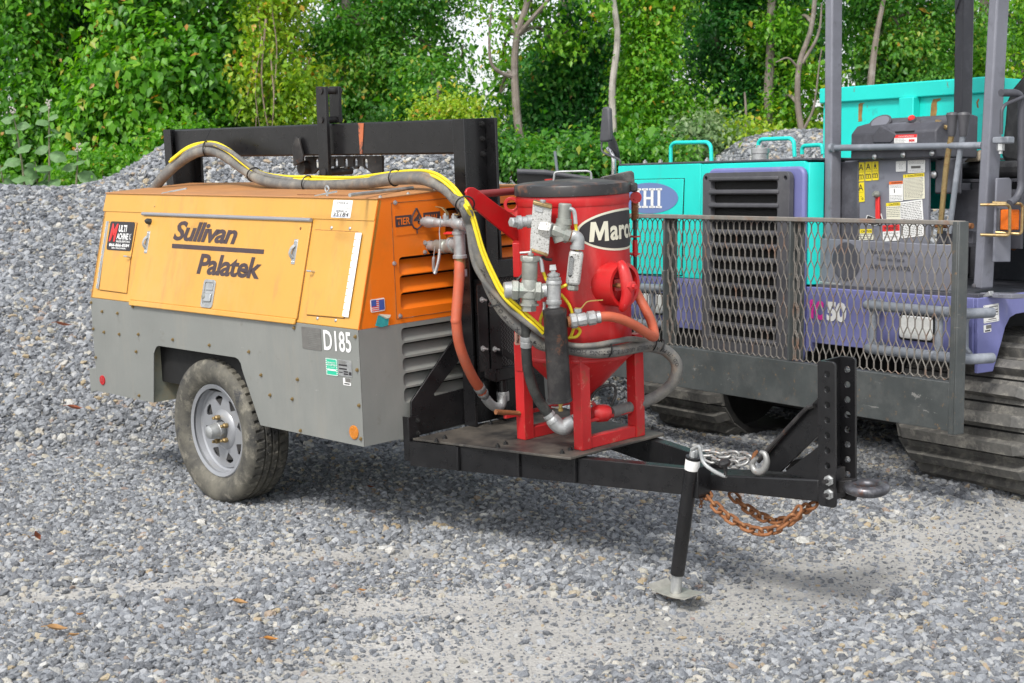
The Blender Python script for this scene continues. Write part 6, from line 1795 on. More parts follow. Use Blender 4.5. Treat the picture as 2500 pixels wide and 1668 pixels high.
for nm_, pts in (('paint_loss', [(-2.4878,1.929,1.4987),(-2.4878,1.929,1.6071),(-2.4745,1.929,1.6162),(-2.4342,1.929,1.6141),(-2.4518,1.929,1.6052),(-2.4535,1.929,1.566),(-2.459,1.929,1.5335),(-2.4537,1.929,1.5006)]), ('paint_loss', [(-1.8999,1.929,1.4895),(-1.8927,1.929,1.5764),(-1.8774,1.929,1.6066),(-1.8172,1.929,1.6095),(-1.8208,1.929,1.5974),(-1.8487,1.929,1.5896),(-1.8471,1.929,1.5368),(-1.8576,1.929,1.4845)]), ('paint_loss', [(-1.546,1.929,1.5404),(-1.5546,1.929,1.571),(-1.5401,1.929,1.5913),(-1.5308,1.929,1.5878),(-1.5408,1.929,1.5672),(-1.5345,1.929,1.5368)])):
    MB().prism([V(p) for p in pts], (0, -.0006, 0)).build(nm_, paint('bare_rusted_patch', (.30, .17, .05), .7, var=.3, vscale=20, wear=[((.18, .12, .04), 16, .5, .7)]), bed, smooth=0)
cplate('grey_ledge', 'galv', [(-1.33, .9, 1.238), (-1.12, .9, 1.238), (-1.12, .9, 1.262), (-1.33, .9, 1.262)], (0, .06, 0), .002)

# --- front guard
bl = -3.0
cplate('bumper_plate', 'guard', [(bl, 0, .004), (-.036, 0, .0), (-.036, 0, .217), (bl, 0, .222)], (0, .012, 0), .003)
cplate('bumper_lip', 'guard', [(bl, .0125, .222), (-.036, .0125, .217), (-.036, .06, .217), (bl, .06, .222)], (0, 0, -.010), .002)
cplate('bumper_lip', 'guard', [(bl, .0125, .003), (-.036, .0125, .0), (-.036, .06, .0), (bl, .06, .003)], (0, 0, .010), .002)
MB().box2((-.035, -.004, -.012), (-.006, .010, .922)).box2((-.006, -.004, -.012), (.004, .058, .922)).build('guard_end', M['guard'], carrier, bevel=.004)
for x in (-1.045, -2.030, -2.98):
    MB().box2((x - .012, -.002, .2225), (x, .055, .915)).box2((x, .045, .2225), (x + .045, .055, .915)).build('guard_post', M['guard'], carrier, bevel=.002)
MB().prism([(bl, -.003, .915), (.002, -.003, .905), (.002, -.003, .925), (bl, -.003, .940)], (0, .045, 0)).build('guard_rail', M['meshrust'], carrier, bevel=.004)
P_, H_ = .0222, .0695
for x0, x1 in ((-.035, -1.045), (-1.0, -2.042), (-1.985, -2.992)):
    m = MB()
    n = int(round((x0 - x1 - .01) / P_))
    jr = random.Random(int(-x0 * 100))
    zb, ztp = .222, .914
    rows = int((ztp - zb) / H_) + 1
    for i in range(n + 1):
        xc = x0 - .012 - (i + .0) * P_
        pts = []
        for r in range(-1, rows + 1):
            sg = 1 if (i + r) % 2 else -1
            zc = zb + .03 + r * H_
            dx = sg * P_ * .44
            q_ = jr.gauss(0, .0006)
            pts += [(xc + dx + q_, zc - H_ * .24), (xc + dx + q_, zc + H_ * .24)]
        pts = [(min(max(x, x1 + .004), x0 - .003), z) for x, z in pts if zb - .03 <= z <= ztp + .03]
        pts = [(x, min(max(z, zb), ztp)) for x, z in pts]
        for (xa, za), (xb_, zb_) in zip(pts[:-1], pts[1:]):
            if abs(za - zb_) < 1e-4:
                continue
            m.bar((xa, .022, za), (xb_, .022, zb_), .0023, .006, (0, 1, 0))
    m.build('wire_mesh', M['meshrust'], carrier, smooth=0, kind='stuff')

# ---------------------------------------------------------------- woodland behind the bank
def leaf_material(name, stops, trans=.42):
    m, nt, n, l, p = newmat(name)
    at_ = n.new('ShaderNodeAttribute')
    at_.attribute_name = 'tone'
    cr = n.new('ShaderNodeValToRGB')
    el = cr.color_ramp.elements
    el[0].position, el[0].color = stops[0][0], rgba(stops[0][1])
    el[1].position, el[1].color = stops[-1][0], rgba(stops[-1][1])
    for pos, c in stops[1:-1]:
        e = el.new(pos)
        e.color = rgba(c)
    l.new(at_.outputs['Fac'], cr.inputs[0])
    l.new(cr.outputs[0], p.inputs['Base Color'])
    p.inputs['Roughness'].default_value = .42
    p.inputs['Specular IOR Level'].default_value = .45
    tr = n.new('ShaderNodeBsdfTranslucent')
    hsv = n.new('ShaderNodeHueSaturation')
    hsv.inputs['Value'].default_value = 1.5
    hsv.inputs['Saturation'].default_value = 1.1
    l.new(cr.outputs[0], hsv.inputs['Color'])
    l.new(hsv.outputs[0], tr.inputs['Color'])
    mx = n.new('ShaderNodeMixShader')
    mx.inputs[0].default_value = trans
    l.new(p.outputs[0], mx.inputs[1])
    l.new(tr.outputs[0], mx.inputs[2])
    l.new(mx.outputs[0], n['Material Output'].inputs['Surface'])
    return m

LM = {
    'vine': leaf_material('vine_leaf', [(0, (0.030, 0.114, 0.014)), (.35, (0.078, 0.257, 0.016)), (.7, (0.154, 0.388, 0.025)), (.93, (0.262, 0.490, 0.046)), (1, (0.524, 0.251, 0.046))]),
    'bright': leaf_material('bright_leaf', [(0, (0.046, 0.171, 0.014)), (.4, (0.120, 0.331, 0.021)), (.75, (0.228, 0.456, 0.028)), (.94, (0.388, 0.524, 0.046)), (1, (0.593, 0.308, 0.034))]),
    'dark': leaf_material('dark_leaf', [(0, (0.016, 0.085, 0.023)), (.4, (0.034, 0.165, 0.032)), (.8, (0.068, 0.245, 0.040)), (.97, (0.137, 0.319, 0.046)), (1, (0.342, 0.182, 0.046))]),
    'mid': leaf_material('mid_leaf', [(0, (0.027, 0.114, 0.021)), (.4, (0.068, 0.234, 0.027)), (.8, (0.137, 0.336, 0.034)), (.95, (0.251, 0.410, 0.046)), (1, (0.479, 0.274, 0.046))]),
    'yellow': leaf_material('yellowing_leaf', [(0, (0.114, 0.251, 0.017)), (.4, (0.251, 0.433, 0.023)), (.75, (0.410, 0.524, 0.046)), (.9, (0.570, 0.502, 0.068)), (1, (0.570, 0.251, 0.046))]),
    'grey': leaf_material('grey_green_leaf', [(0, (0.091, 0.182, 0.080)), (.5, (0.205, 0.319, 0.137)), (1, (0.365, 0.456, 0.251))]),
}
RNG = np.random.default_rng(12)
def px_at(u, v, Y):
    """picture position (2350 wide sheet) at a known distance"""
    return (u * 1.06383 - 1250) / 3700 * Y, 1.504 + (455 - v * 1.06383) / 3700 * Y

def leaf_mesh(name, P, N, size, tone, mat, aspect=.62):
    """P centres, N normals (arrays): one folded two-triangle leaf each"""
    n = len(P)
    N = N / np.linalg.norm(N, axis=1, keepdims=True)
    down = np.array([0, 0, -1.0]) + RNG.normal(0, .55, (n, 3))
    t = down - N * (down * N).sum(1, keepdims=True)
    t /= np.linalg.norm(t, axis=1, keepdims=True)
    b = np.cross(N, t)
    s = size[:, None]
    base, tip = P - t * s * .45, P + t * s * .55
    lf = P - t * s * .08 + b * s * aspect * .5 + N * s * .12
    rt = P - t * s * .08 - b * s * aspect * .5 + N * s * .12
    co = np.stack([base, lf, tip, rt], 1).reshape(-1, 3)
    me = bpy.data.meshes.new(name)
    me.vertices.add(4 * n)
    me.vertices.foreach_set('co', co.ravel().astype(np.float32))
    i = np.arange(n) * 4
    tri = np.stack([i, i + 1, i + 2, i, i + 2, i + 3], 1).reshape(-1)
    me.loops.add(6 * n)
    me.loops.foreach_set('vertex_index', tri.astype(np.int32))
    me.polygons.add(2 * n)
    me.polygons.foreach_set('loop_start', (np.arange(2 * n) * 3).astype(np.int32))
    me.polygons.foreach_set('loop_total', np.full(2 * n, 3, np.int32))
    a = me.attributes.new('tone', 'FLOAT', 'POINT')
    a.data.foreach_set('value', np.repeat(np.clip(tone, 0, 1), 4).astype(np.float32))
    me.materials.append(mat)
    me.update()
    return me

def blob_leaves(c, r, n, size, drape=0.0):
    """leaves gathered in sprays over an uneven ellipsoid"""
    c, r = np.array(c), np.array(r)
    # boughs: lobes that stand out of the mass with gaps of shade between them
    nb = max(4, int(3 + 5 * r[0] * r[2] / .5))
    bd = RNG.normal(0, 1, (nb, 3))
    bd[:, 1] -= .5
    bd /= np.linalg.norm(bd, axis=1, keepdims=True)
    bc = c + bd * r * RNG.uniform(.45, .95, nb)[:, None]
    br = RNG.uniform(.30, .52, nb)[:, None] * np.minimum(r, r.mean() * 1.2)
    btone = RNG.normal(0, .13, nb)
    k = max(nb * 4, n // 40)
    j = RNG.integers(0, nb, k)
    d = RNG.normal(0, 1, (k, 3))
    d[:, 2] += .35
    d /= np.linalg.norm(d, axis=1, keepdims=True)
    cc = bc[j] + d * br[j] * (RNG.uniform(.35, 1.1, k) ** .55)[:, None]
    ctone = np.clip(RNG.normal(.5, .13, k) + btone[j], .03, .95)
    w = RNG.integers(0, k, n)
    sp = RNG.normal(0, 1, (n, 3)) * np.array([.135, .135, .085 + .12 * drape])
    if drape:
        fall = RNG.random(n) ** 1.3
        sp[:, 2] -= fall * .45 * drape
        sp[:, :2] *= .75
    P = cc[w] + sp
    out = d[w]
    N = out * np.array([.9, .9, .7]) + np.array([0, -.2, .45]) + RNG.normal(0, .36, (n, 3))
    tone = ctone[w] + RNG.normal(0, .12, n)
    late = RNG.random(n) < .006
    tone[late] = 1.0
    tone[~late] = np.minimum(tone[~late], .965)
    return P, N, size * np.exp(RNG.normal(0, .3, n)), tone

BARK = paint('grey_brown_bark', (.20, .165, .14), .85, var=.3, vscale=5, wear=[((.32, .29, .26), 9, .5, .7), ((.10, .085, .07), 20, .55, .75, (1, 1, .25))], bump=.12, bscale=60)
BARKP = paint('pale_bark', (.36, .33, .29), .85, var=.25, vscale=5, wear=[((.5, .47, .43), 8, .5, .72), ((.17, .14, .12), 14, .56, .72, (1, 1, .4))], bump=.1, bscale=60)
TWIG = paint('dry_vine_stem', (.30, .22, .17), .85, var=.25, vscale=8)
def limb(path, r0, r1, n=9):
    p = smoothpath(path, 6)
    m = len(p)
    p = [q + V((noise.noise(q * 2.1) * .03, noise.noise(q * 2.1 + V((5, 1, 2))) * .03, 0)) for q in p]
    return MB().tube(p, [r0 + (r1 - r0) * i / (m - 1) for i in range(m)], n)

def tree(name, label, cat, Y, trunk, blobs, mat, leaf, n, limbs=(), bark=None, drape=0.0, r=.09, group=None, ry=.75):
    """trunk and limbs: sheet positions at distance Y; blobs: (u, v, half width, half height, depth offset)"""
    bark = bark or BARK
    tp_ = [V((px_at(u, v, Y)[0], Y, px_at(u, v, Y)[1])) for u, v in trunk]
    gz = float(ground_z(tp_[-1].x, Y)) - .05
    tp_.append(V((tp_[-1].x, Y, gz)))
    root = thing(name, label, cat, tp_[-1], None, group)
    base = tp_[-1]
    OFF[root.name] = base
    limb(tp_[::-1], r * .8, r * .45).build('trunk', bark, root)
    for pts, lr in limbs:
        limb([V((px_at(u, v, Y)[0], Y - dy, px_at(u, v, Y)[1])) for u, v, dy in pts], lr * .8, lr * .3, 7).build('limb', bark, root)
    Ps = []
    area = sum(b[2] * b[3] for b in blobs)
    for b in blobs:
        x, z = px_at(b[0], b[1], Y)
        s = Y * 1.06383 / 3700
        dy = b[4] if len(b) > 4 else 0
        k = int(n * b[2] * b[3] / area)
        q = min(max(b[2] * s * .8, .35), ry * 1.6)
        Ps.append(blob_leaves((x, Y + dy, z), (b[2] * s, q, b[3] * s), k, leaf, drape))
        # a twig from the trunk line into each mass so the leaves hang on wood
        t0 = min(tp_, key=lambda w: (w - V((x, Y, z))).length)
        limb([t0, (t0 + V((x, Y + dy, z))) / 2 + V((0, -.05, .1)), V((x, Y + dy, z)), V((x + b[2] * s * .5, Y + dy - q * .4, z + b[3] * s * .4))], .022, .007, 5).build('branch', bark, root)
    P, N, S, T = [np.concatenate(q) for q in zip(*Ps)]
    gzz = ground_z(P[:, 0], P[:, 1])
    ok = P[:, 2] > gzz + .03
    put('crown', leaf_mesh('crown', P[ok], N[ok], S[ok], T[ok], LM[mat]), root)
    return root

G = 'trees along the edge of the wood'
# far row: fills the wood behind, leaving the openings to the sky
for i, (u, Y, lab, blobs, mt) in enumerate((
        (90, 18.5, 'dense dark tree behind the vines at the far left edge', [(60, 60, 170, 190), (120, 250, 170, 190), (40, -260, 200, 220)], 'dark'),
        (330, 19.0, 'dark tree behind the big-leaved vine curtain', [(330, 60, 170, 170), (350, 270, 170, 190), (300, -240, 190, 220)], 'dark'),
        (560, 19.5, 'dark tree behind the yellowing vine', [(560, 110, 130, 160), (600, 300, 150, 170), (590, -120, 150, 150), (560, -330, 190, 180)], 'dark'),
        (830, 18.5, 'tall tree above the black lifting beam with sky beside it', [(790, 60, 120, 130), (900, 180, 150, 150), (830, 310, 170, 150), (770, -200, 150, 190), (980, 300, 120, 120)], 'mid'),
        (1290, 19.0, 'dark tree between the crooked trunk and the pale straight trunk', [(1290, 260, 130, 140), (1300, 120, 80, 70), (1390, 330, 120, 110)], 'dark'),
        (1500, 19.5, 'dark tree behind the light green vine cone', [(1480, 210, 130, 180), (1540, 40, 110, 120), (1560, -200, 170, 180)], 'dark'),
        (1760, 19.0, 'dark tree behind the blue-violet grille with trunks in front', [(1760, 90, 150, 150), (1740, 290, 190, 130), (1720, -200, 190, 210)], 'dark'),
        (2060, 19.5, 'dark tree behind the turquoise dump bed', [(2040, 110, 150, 160), (2060, 290, 190, 130), (2100, -180, 190, 200)], 'mid'),
        (2330, 19.0, 'dark tree behind the seat at the right edge', [(2330, 150, 130, 150), (2340, 330, 150, 120), (2380, -150, 170, 190)], 'dark'))):
    tree('woodland_tree', lab, 'tree', Y, [(u + 20, -380), (u, 40), (u, 300)], blobs, mt, .075, 17000, r=.13, group=G, ry=1.1)

# front row
tree('vine_covered_tree', 'leafy vine-covered tree at the left edge above the grey weeds', 'tree', 14.2, [(60, -250), (70, 100), (60, 420)],
     [(40, 40, 130, 130), (100, 170, 120, 120), (40, 290, 130, 130), (120, 390, 130, 80), (20, 420, 110, 60), (60, -200, 160, 150)], 'vine', 0.057, 28675, drape=.6, group=G)
tree('vine_covered_tree', 'tall curtain of large bright vine leaves left of the black lifting frame', 'tree', 13.6, [(350, -260), (340, 80), (330, 400)],
     [(330, 70, 110, 140, -.2), (400, 190, 120, 130, -.3), (300, 290, 110, 110, -.2), (430, 300, 110, 90, -.3), (220, 380, 110, 75, -.1), (350, -170, 150, 140)], 'vine', 0.070, 27900, drape=1.0, group=G)
tree('vine_covered_tree', 'dark vine mass between the left edge and the large-leaved curtain', 'tree', 15.0, [(200, -240), (205, 100), (200, 400)],
     [(200, 20, 90, 110), (210, 160, 80, 110), (200, 300, 90, 110), (200, -180, 130, 130)], 'dark', 0.057, 15500, drape=.7, group=G)
tree('vine_covered_tree', 'bright vine-hung tree behind the left lifting post', 'tree', 14.4, [(520, -240), (520, 100), (520, 380)],
     [(500, 60, 80, 120), (530, 190, 75, 110), (510, 300, 90, 90), (560, 340, 80, 60), (510, -180, 120, 140)], 'vine', 0.059, 19375, drape=.8, group=G)
yt = tree('vine_covered_tree', 'thin yellowing tree with bare hanging stems left of the black lifting arms', 'tree', 13.4, [(640, -200), (632, 60), (628, 290), (626, 340)],
     [(650, 60, 65, 100), (690, 170, 60, 70), (660, 240, 75, 60), (600, 190, 40, 90), (670, 290, 60, 30), (640, -120, 110, 110)], 'yellow', 0.047, 9300,
     limbs=[([(612, 30, .2), (618, 150, .25), (606, 300, .3)], .012), ([(634, 60, .3), (622, 180, .35), (634, 310, .3)], .014), ([(600, 120, .3), (590, 220, .3), (560, 280, .25)], .006),
            ([(640, 130, .3), (650, 230, .35), (640, 310, .3)], .009), ([(625, 100, .35), (610, 200, .4), (618, 310, .35)], .008), ([(645, 20, .3), (655, 120, .3), (648, 250, .3)], .01)], bark=TWIG, r=.05, drape=.5, group=G)
tree('broadleaf_tree', 'mid green tree rising directly behind the black lifting arms', 'tree', 15.2, [(800, -230), (800, 60), (790, 330)],
     [(770, 80, 75, 120), (850, 60, 80, 90), (800, 210, 100, 90), (920, 190, 90, 90), (860, 310, 130, 80), (990, 260, 70, 60), (790, -150, 120, 140), (1000, 40, 75, 70), (940, 30, 60, 60), (1045, 140, 40, 70), (1050, -40, 70, 50)], 'mid', 0.042, 31000, group=G)
tree('broadleaf_tree', 'small grey-green tree sloping down to the right of the sky gap', 'tree', 14.6, [(1000, 170), (990, 260), (985, 360)],
     [(990, 230, 85, 65), (1060, 300, 70, 60), (920, 300, 80, 60), (1110, 350, 60, 40)], 'mid', 0.046, 9300, group=G, r=.05)
tree('young_tree', 'orange-tinged sapling behind the right end of the black beam', 'tree', 13.9, [(1010, 215), (1010, 300), (1012, 370)],
     [(1010, 250, 40, 28), (1060, 262, 45, 26), (1095, 300, 42, 30), (1000, 295, 40, 24)], 'yellow', 0.038, 2325, group=G, r=.03)
tree('leaning_tree', 'crooked bare trunk with a curved limb right of the black lifting frame', 'tree', 13.8, [(1235, -160), (1213, 0), (1186, 90), (1180, 180), (1190, 280), (1202, 388)],
     [(1225, 40, 60, 60, .4), (1160, 55, 30, 40, .3), (1270, 90, 60, 50, .4), (1240, -110, 130, 110, .3), (1150, 210, 32, 36, .3), (1150, 120, 36, 60, .6), (1150, -30, 60, 40, .4)], 'bright', 0.049, 5115, limbs=[([(1180, 182, 0), (1150, 172, .05), (1128, 150, .08), (1126, 100, .05), (1134, 20, 0)], .028), ([(1186, 90, 0), (1250, 20, .1), (1300, -40, .1)], .03)], bark=BARK, r=.055, group=G)
tree('broadleaf_tree', 'dark glossy tree in front of the sky between two bare trunks', 'tree', 14.8, [(1300, -60), (1300, 150), (1310, 340)],
     [(1290, 170, 85, 70), (1360, 130, 60, 60), (1250, 240, 80, 70), (1350, 240, 80, 70), (1300, 330, 110, 50), (1330, 40, 50, 40)], 'dark', 0.047, 17050, group=G)
tree('pale_trunked_tree', 'straight pale trunk standing just behind the carrier mirrors', 'tree', 13.6, [(1400, -180), (1404, 0), (1410, 120), (1404, 220), (1406, 320), (1404, 400)],
     [(1410, -110, 120, 100, .3), (1380, 10, 40, 40, .3), (1440, 40, 40, 50, .3)], 'bright', 0.049, 3720, bark=BARKP, r=.050, group=G)
tree('vine_covered_tree', 'light green cone of vines right of the pale straight trunk', 'tree', 14.0, [(1480, -60), (1475, 100), (1475, 380)],
     [(1475, 70, 55, 80), (1490, 180, 80, 90), (1470, 290, 100, 80), (1560, 280, 75, 70), (1400, 350, 90, 40), (1520, 350, 100, 40), (1500, -80, 90, 90)], 'bright', 0.040, 26350, drape=.7, group=G)
tree('broadleaf_tree', 'blue-green tree above the turquoise hood handles', 'tree', 14.9, [(1640, -160), (1640, 60), (1640, 350)],
     [(1640, 40, 90, 90), (1660, 170, 85, 70), (1610, 260, 70, 60), (1720, 220, 60, 60), (1690, 20, 60, 70), (1640, -120, 120, 110)], 'dark', 0.047, 18600, group=G)
tree('bare_trunked_tree', 'thick grey trunk showing between the two taller hood handles', 'tree', 14.2, [(1770, -170), (1762, 60), (1757, 240), (1757, 330)],
     [(1760, 60, 70, 80, .5), (1790, 160, 60, 50, .5), (1740, -120, 110, 110, .3)], 'mid', 0.042, 9300, r=.075, group=G)
tree('forked_tree', 'forked twisted trunk left of the tall grey frame post', 'tree', 13.8, [(1862, -120), (1850, 60), (1830, 150), (1826, 240), (1834, 335)],
     [(1830, 70, 60, 70, .5), (1870, 190, 45, 60, .5), (1800, 250, 60, 40, .5), (1850, -110, 100, 90, .3)], 'bright', 0.046, 7130,
     limbs=[([(1826, 160, 0), (1800, 140, .05), (1770, 150, .08)], .016), ([(1836, 150, 0), (1862, 90, .05), (1868, 20, .05)], .022), ([(1836, 300, 0), (1862, 240, .05), (1872, 120, .08)], .018)], r=.042, group=G)
tree('young_tree', 'slim grey sapling beside the filler cap with yellow leaves at its foot', 'tree', 13.7, [(1700, 215), (1704, 280), (1704, 352)],
     [(1720, 320, 45, 24), (1680, 330, 40, 22), (1745, 335, 36, 20)], 'yellow', 0.042, 1705, r=.02, group=G)
tree('broadleaf_tree', 'mid green tree framed between the tall grey posts', 'tree', 14.6, [(2010, -150), (2000, 60), (1990, 260)],
     [(1960, 30, 60, 80), (2060, 90, 85, 90), (1990, 160, 70, 60), (2130, 190, 80, 70), (2180, 60, 60, 60), (2050, -120, 140, 110), (1960, 260, 70, 60), (2050, 280, 120, 60)], 'mid', 0.043, 26350, limbs=[([(1952, 340, .5), (1958, 240, .5), (1968, 140, .5), (1980, 60, .5), (1996, -60, .5)], .055)], group=G)
tree('broadleaf_tree', 'bright green tree at the right between the back post and the seat', 'tree', 15.4, [(2240, -150), (2240, 60), (2240, 300)],
     [(2200, 150, 60, 80), (2270, 160, 70, 70), (2150, 30, 50, 60), (2330, 60, 60, 90), (2230, 280, 120, 80), (2250, -140, 140, 110)], 'bright', 0.043, 19375, group=G)
tree('vine_covered_tree', 'vine-covered tree standing outside the left edge of the view', 'tree', 14.4, [(-190, -250), (-185, 100), (-180, 420)],
     [(-180, 40, 130, 130), (-150, 190, 130, 120), (-200, 320, 140, 120), (-180, -200, 160, 150), (-340, 120, 110, 180), (-330, 340, 120, 100)], 'vine', .075, 13000, drape=.6, group=G)
tree('broadleaf_tree', 'broadleaf tree standing outside the right edge of the view', 'tree', 15.4, [(2480, -150), (2480, 60), (2480, 300)],
     [(2470, 60, 90, 120), (2500, 220, 120, 110), (2490, 350, 130, 70), (2480, -130, 140, 110)], 'mid', .06, 9000, group=G)
GS = 'bushes at the foot of the wood'
for u, v, w, h, Y, mt, lab in ((250, 420, 110, 45, 12.6, 'vine', 'low leafy bush where the gravel heap meets the vines'), (420, 345, 80, 45, 13.0, 'vine', 'bush at the crest of the gravel behind the left lifting post'),
                               (880, 350, 150, 50, 13.6, 'mid', 'low bush seen under the black lifting beam'), (1150, 370, 70, 40, 13.2, 'mid', 'grey-green bush right of the black lifting post'),
                               (1300, 375, 90, 35, 12.9, 'mid', 'low green bush behind the black pot lid'), (1480, 370, 90, 35, 12.9, 'mid', 'leafy green bush behind the exhaust pipe'),
                               (1610, 330, 60, 40, 13.6, 'grey', 'pale grey-green bush left of the second gravel heap'), (1850, 330, 90, 40, 14.4, 'yellow', 'yellow-green bush above the second gravel heap')):
    tree('bush', lab, 'bush', Y, [(u, v - h * .5), (u, v + h * .4)], [(u - w * .4, v, w * .6, h), (u + w * .4, v + 5, w * .6, h * .9), (u, v - h * .3, w * .5, h * .8)], mt, .048, 4000, r=.02, group=GS)

# broad-leaved weeds at the crest on the left
wl = MB()
for (x0_, w0, z0_), (x1_, w1, z1_) in zip(((0, .02, 0), (.25, .36, .05), (.6, .42, .06), (.85, .22, .0)), ((.25, .36, .05), (.6, .42, .06), (.85, .22, .0), (1.05, .01, -.08))):
    wl.add([(x0_, -w0, z0_ - w0 * .25), (x0_, 0, z0_), (x1_, 0, z1_), (x1_, -w1, z1_ - w1 * .25)], [(0, 1, 2, 3)])
    wl.add([(x0_, 0, z0_), (x0_, w0, z0_ - w0 * .25), (x1_, w1, z1_ - w1 * .25), (x1_, 0, z1_)], [(0, 1, 2, 3)])
def plain_leaf(name, c, sat=.25):
    m, nt, n, l, p = newmat(name)
    co = n.new('ShaderNodeTexCoord').outputs['Object']
    k = mixc(nt, noise_fac(nt, co, 3, .3, .7), [q * .75 for q in c], [q * 1.2 for q in c])
    l.new(k, p.inputs['Base Color'])
    p.inputs['Roughness'].default_value = .6
    tr = n.new('ShaderNodeBsdfTranslucent')
    l.new(k, tr.inputs['Color'])
    mx = n.new('ShaderNodeMixShader')
    mx.inputs[0].default_value = sat
    l.new(p.outputs[0], mx.inputs[1])
    l.new(tr.outputs[0], mx.inputs[2])
    l.new(mx.outputs[0], n['Material Output'].inputs['Surface'])
    return m
WEED = plain_leaf('dull_weed_leaf', (.15, .28, .11))
WLEAF = wl.mesh('leaf', WEED, 60)
WSTEM = paint('weed_stem', (.20, .19, .12), .7, var=.2)
for i, (pts, lab, nl) in enumerate((([(40, 262), (48, 300), (58, 380), (64, 466)], 'tallest broad-leaved weed at the far left of the gravel crest', 11), ([(123, 246), (122, 300), (120, 380), (118, 462)], 'broad-leaved weed with a pale flower head, second from the left edge', 12),
                                    ([(186, 344), (184, 380), (178, 452)], 'short weed with a white seed head nearest the gravel heap', 7), ([(88, 372), (92, 420), (96, 470)], 'low spreading weed between the two tall ones', 9), ([(8, 380), (14, 420), (20, 470)], 'low weed cut by the left edge of the picture', 7))):
    Y = 11.75 + .08 * i
    P = [V((px_at(u, v, Y)[0], Y, px_at(u, v, Y)[1])) for u, v in pts]
    P[-1].z = float(ground_z(P[-1].x, Y)) - .02
    root = thing('weed', lab, 'weed', P[-1], None, 'weeds on the crest of the bank')
    OFF[root.name] = P[-1]
    sp_ = smoothpath(P[::-1], 6)
    MB().tube(sp_, [.010 - .006 * k / (len(sp_) - 1) for k in range(len(sp_))], 7).build('stem', WSTEM, root)
    rn = random.Random(i + 3)
    for k in range(nl):
        t = (k + .5) / nl
        p = sp_[min(len(sp_) - 1, int(t * (len(sp_) - 1)))]
        a = k * 2.4 + i
        L = (.185 - .10 * t) * rn.uniform(.85, 1.15)
        d = V((math.cos(a), math.sin(a) - .45, -.45 + .7 * t * rn.uniform(.2, 1))).normalized()
        up = V((0, 0, 1))
        s_ = V((0, -.75, .65)).cross(d).normalized()
        mm = Matrix((d, s_, d.cross(s_))).transposed()
        put('leaf', WLEAF, root, loc=p, rot=mm.to_quaternion(), scale=L)
    if i < 3:
        f = MB()
        for k in range(14):
            q = V((rn.gauss(0, .012), rn.gauss(0, .012), rn.uniform(-.02, .05)))
            f.lathe([(.001, -.008), (.007, 0), (.001, .010)], sp_[-1] + q, V((rn.gauss(0, .4), rn.gauss(0, .4), 1)), 6)
        f.build('flower_head', paint('pale_flower', (.5, .46, .42), .8, var=.2), root)

# ---------------------------------------------------------------- chains, hook, leaves, stones and the things at the back
def link_mesh(name, L, W, r, mat):
    pts = []
    for k in range(16):
        a = 2 * math.pi * k / 16
        pts.append(V((math.cos(a) * W / 2 + 0, 0, 0)) + V((0, 0, 0)))
    P = []
    h = L / 2 - W / 2
    for k in range(9):
        a = math.pi * k / 8
        P.append(V((h + math.sin(a) * W / 2, math.cos(a) * W / 2, 0)))
    for k in range(9):
        a = math.pi * k / 8
        P.append(V((-h - math.sin(a) * W / 2, -math.cos(a) * W / 2, 0)))
    return MB().tube(P, r, 8, closed=True).mesh(name, mat, 60)
def chain(root, path, L, W, r, mat):
    me = link_mesh('link', L, W, r, mat)
    pitch = L - 2.1 * r
    pa = smoothpath(path, 12)
    at_, ln = rope_at(pa)
    n = int(ln / pitch)
    for k in range(n):
        p, d = at_((k + .5) * pitch)
        a, b = basis(d)
        ang = (math.pi / 2 if k % 2 else 0) + .5 + .25 * math.sin(k * 1.7)
        s_ = a * math.cos(ang) + b * math.sin(ang)
        mm = Matrix((d, s_, d.cross(s_))).transposed()
        put('link', me, root, loc=p, rot=mm.to_quaternion())
c1 = [V(p) for p in ((1.3575,0.57,-0.0912), (1.4065,0.55,-0.1192), (1.4611,0.54,-0.1497), (1.5226,0.54,-0.1755), (1.6137,0.54,-0.1949), (1.6883,0.55,-0.184), (1.7473,0.56,-0.1476), (1.7803,0.57,-0.1091), (1.795,0.58,-0.0752), (1.8094,0.59,-0.0627))]
ch1 = on_machine('safety_chain', 'rusty safety chain sagging lowest under the tongue, nearest the viewer', 'chain', c1[0], TAX, TOR, 'rusty safety chains under the tongue')
chain(ch1, c1, .052, .031, .0062, M['rust'])
c2 = [V(p) for p in ((1.3845,0.7,-0.1219), (1.4299,0.7,-0.1557), (1.5077,0.69,-0.1816), (1.5842,0.68,-0.1903), (1.6668,0.66,-0.1751), (1.7407,0.64,-0.1335), (1.7987,0.62,-0.092), (1.8521,0.61,-0.0721))]
ch2 = on_machine('safety_chain', 'rusty safety chain hanging on the far side under the tongue', 'chain', c2[0], TAX, TOR, 'rusty safety chains under the tongue')
chain(ch2, c2, .052, .031, .0062, M['rust'])
c3 = [V(p) for p in ((1.3216,0.6,0.0447), (1.3496,0.62,0.045), (1.3854,0.63,0.0416), (1.4408,0.64,0.0474), (1.5031,0.64,0.0528), (1.5414,0.63,0.0492))]
c4 = [V(p) for p in ((1.3454,0.6,0.0319), (1.3931,0.6,0.0226), (1.4482,0.6,0.024), (1.4872,0.6,0.0263), (1.5182,0.61,0.0383), (1.5641,0.61,0.0448))]
M['galvrust'] = paint('galvanised_chain', (.36, .36, .35), .45, metal=.6, var=.2, vscale=20, wear=[((.40, .17, .06), 10, .58, .66)])
ch3 = on_machine('tow_chain', 'grey galvanised chain with a hook lying on top of the tongue', 'chain', c3[2], TAX, TOR)
chain(ch3, c3, .050, .030, .0058, M['galvrust'])
chain(ch3, c4, .050, .030, .0058, M['galvrust'])
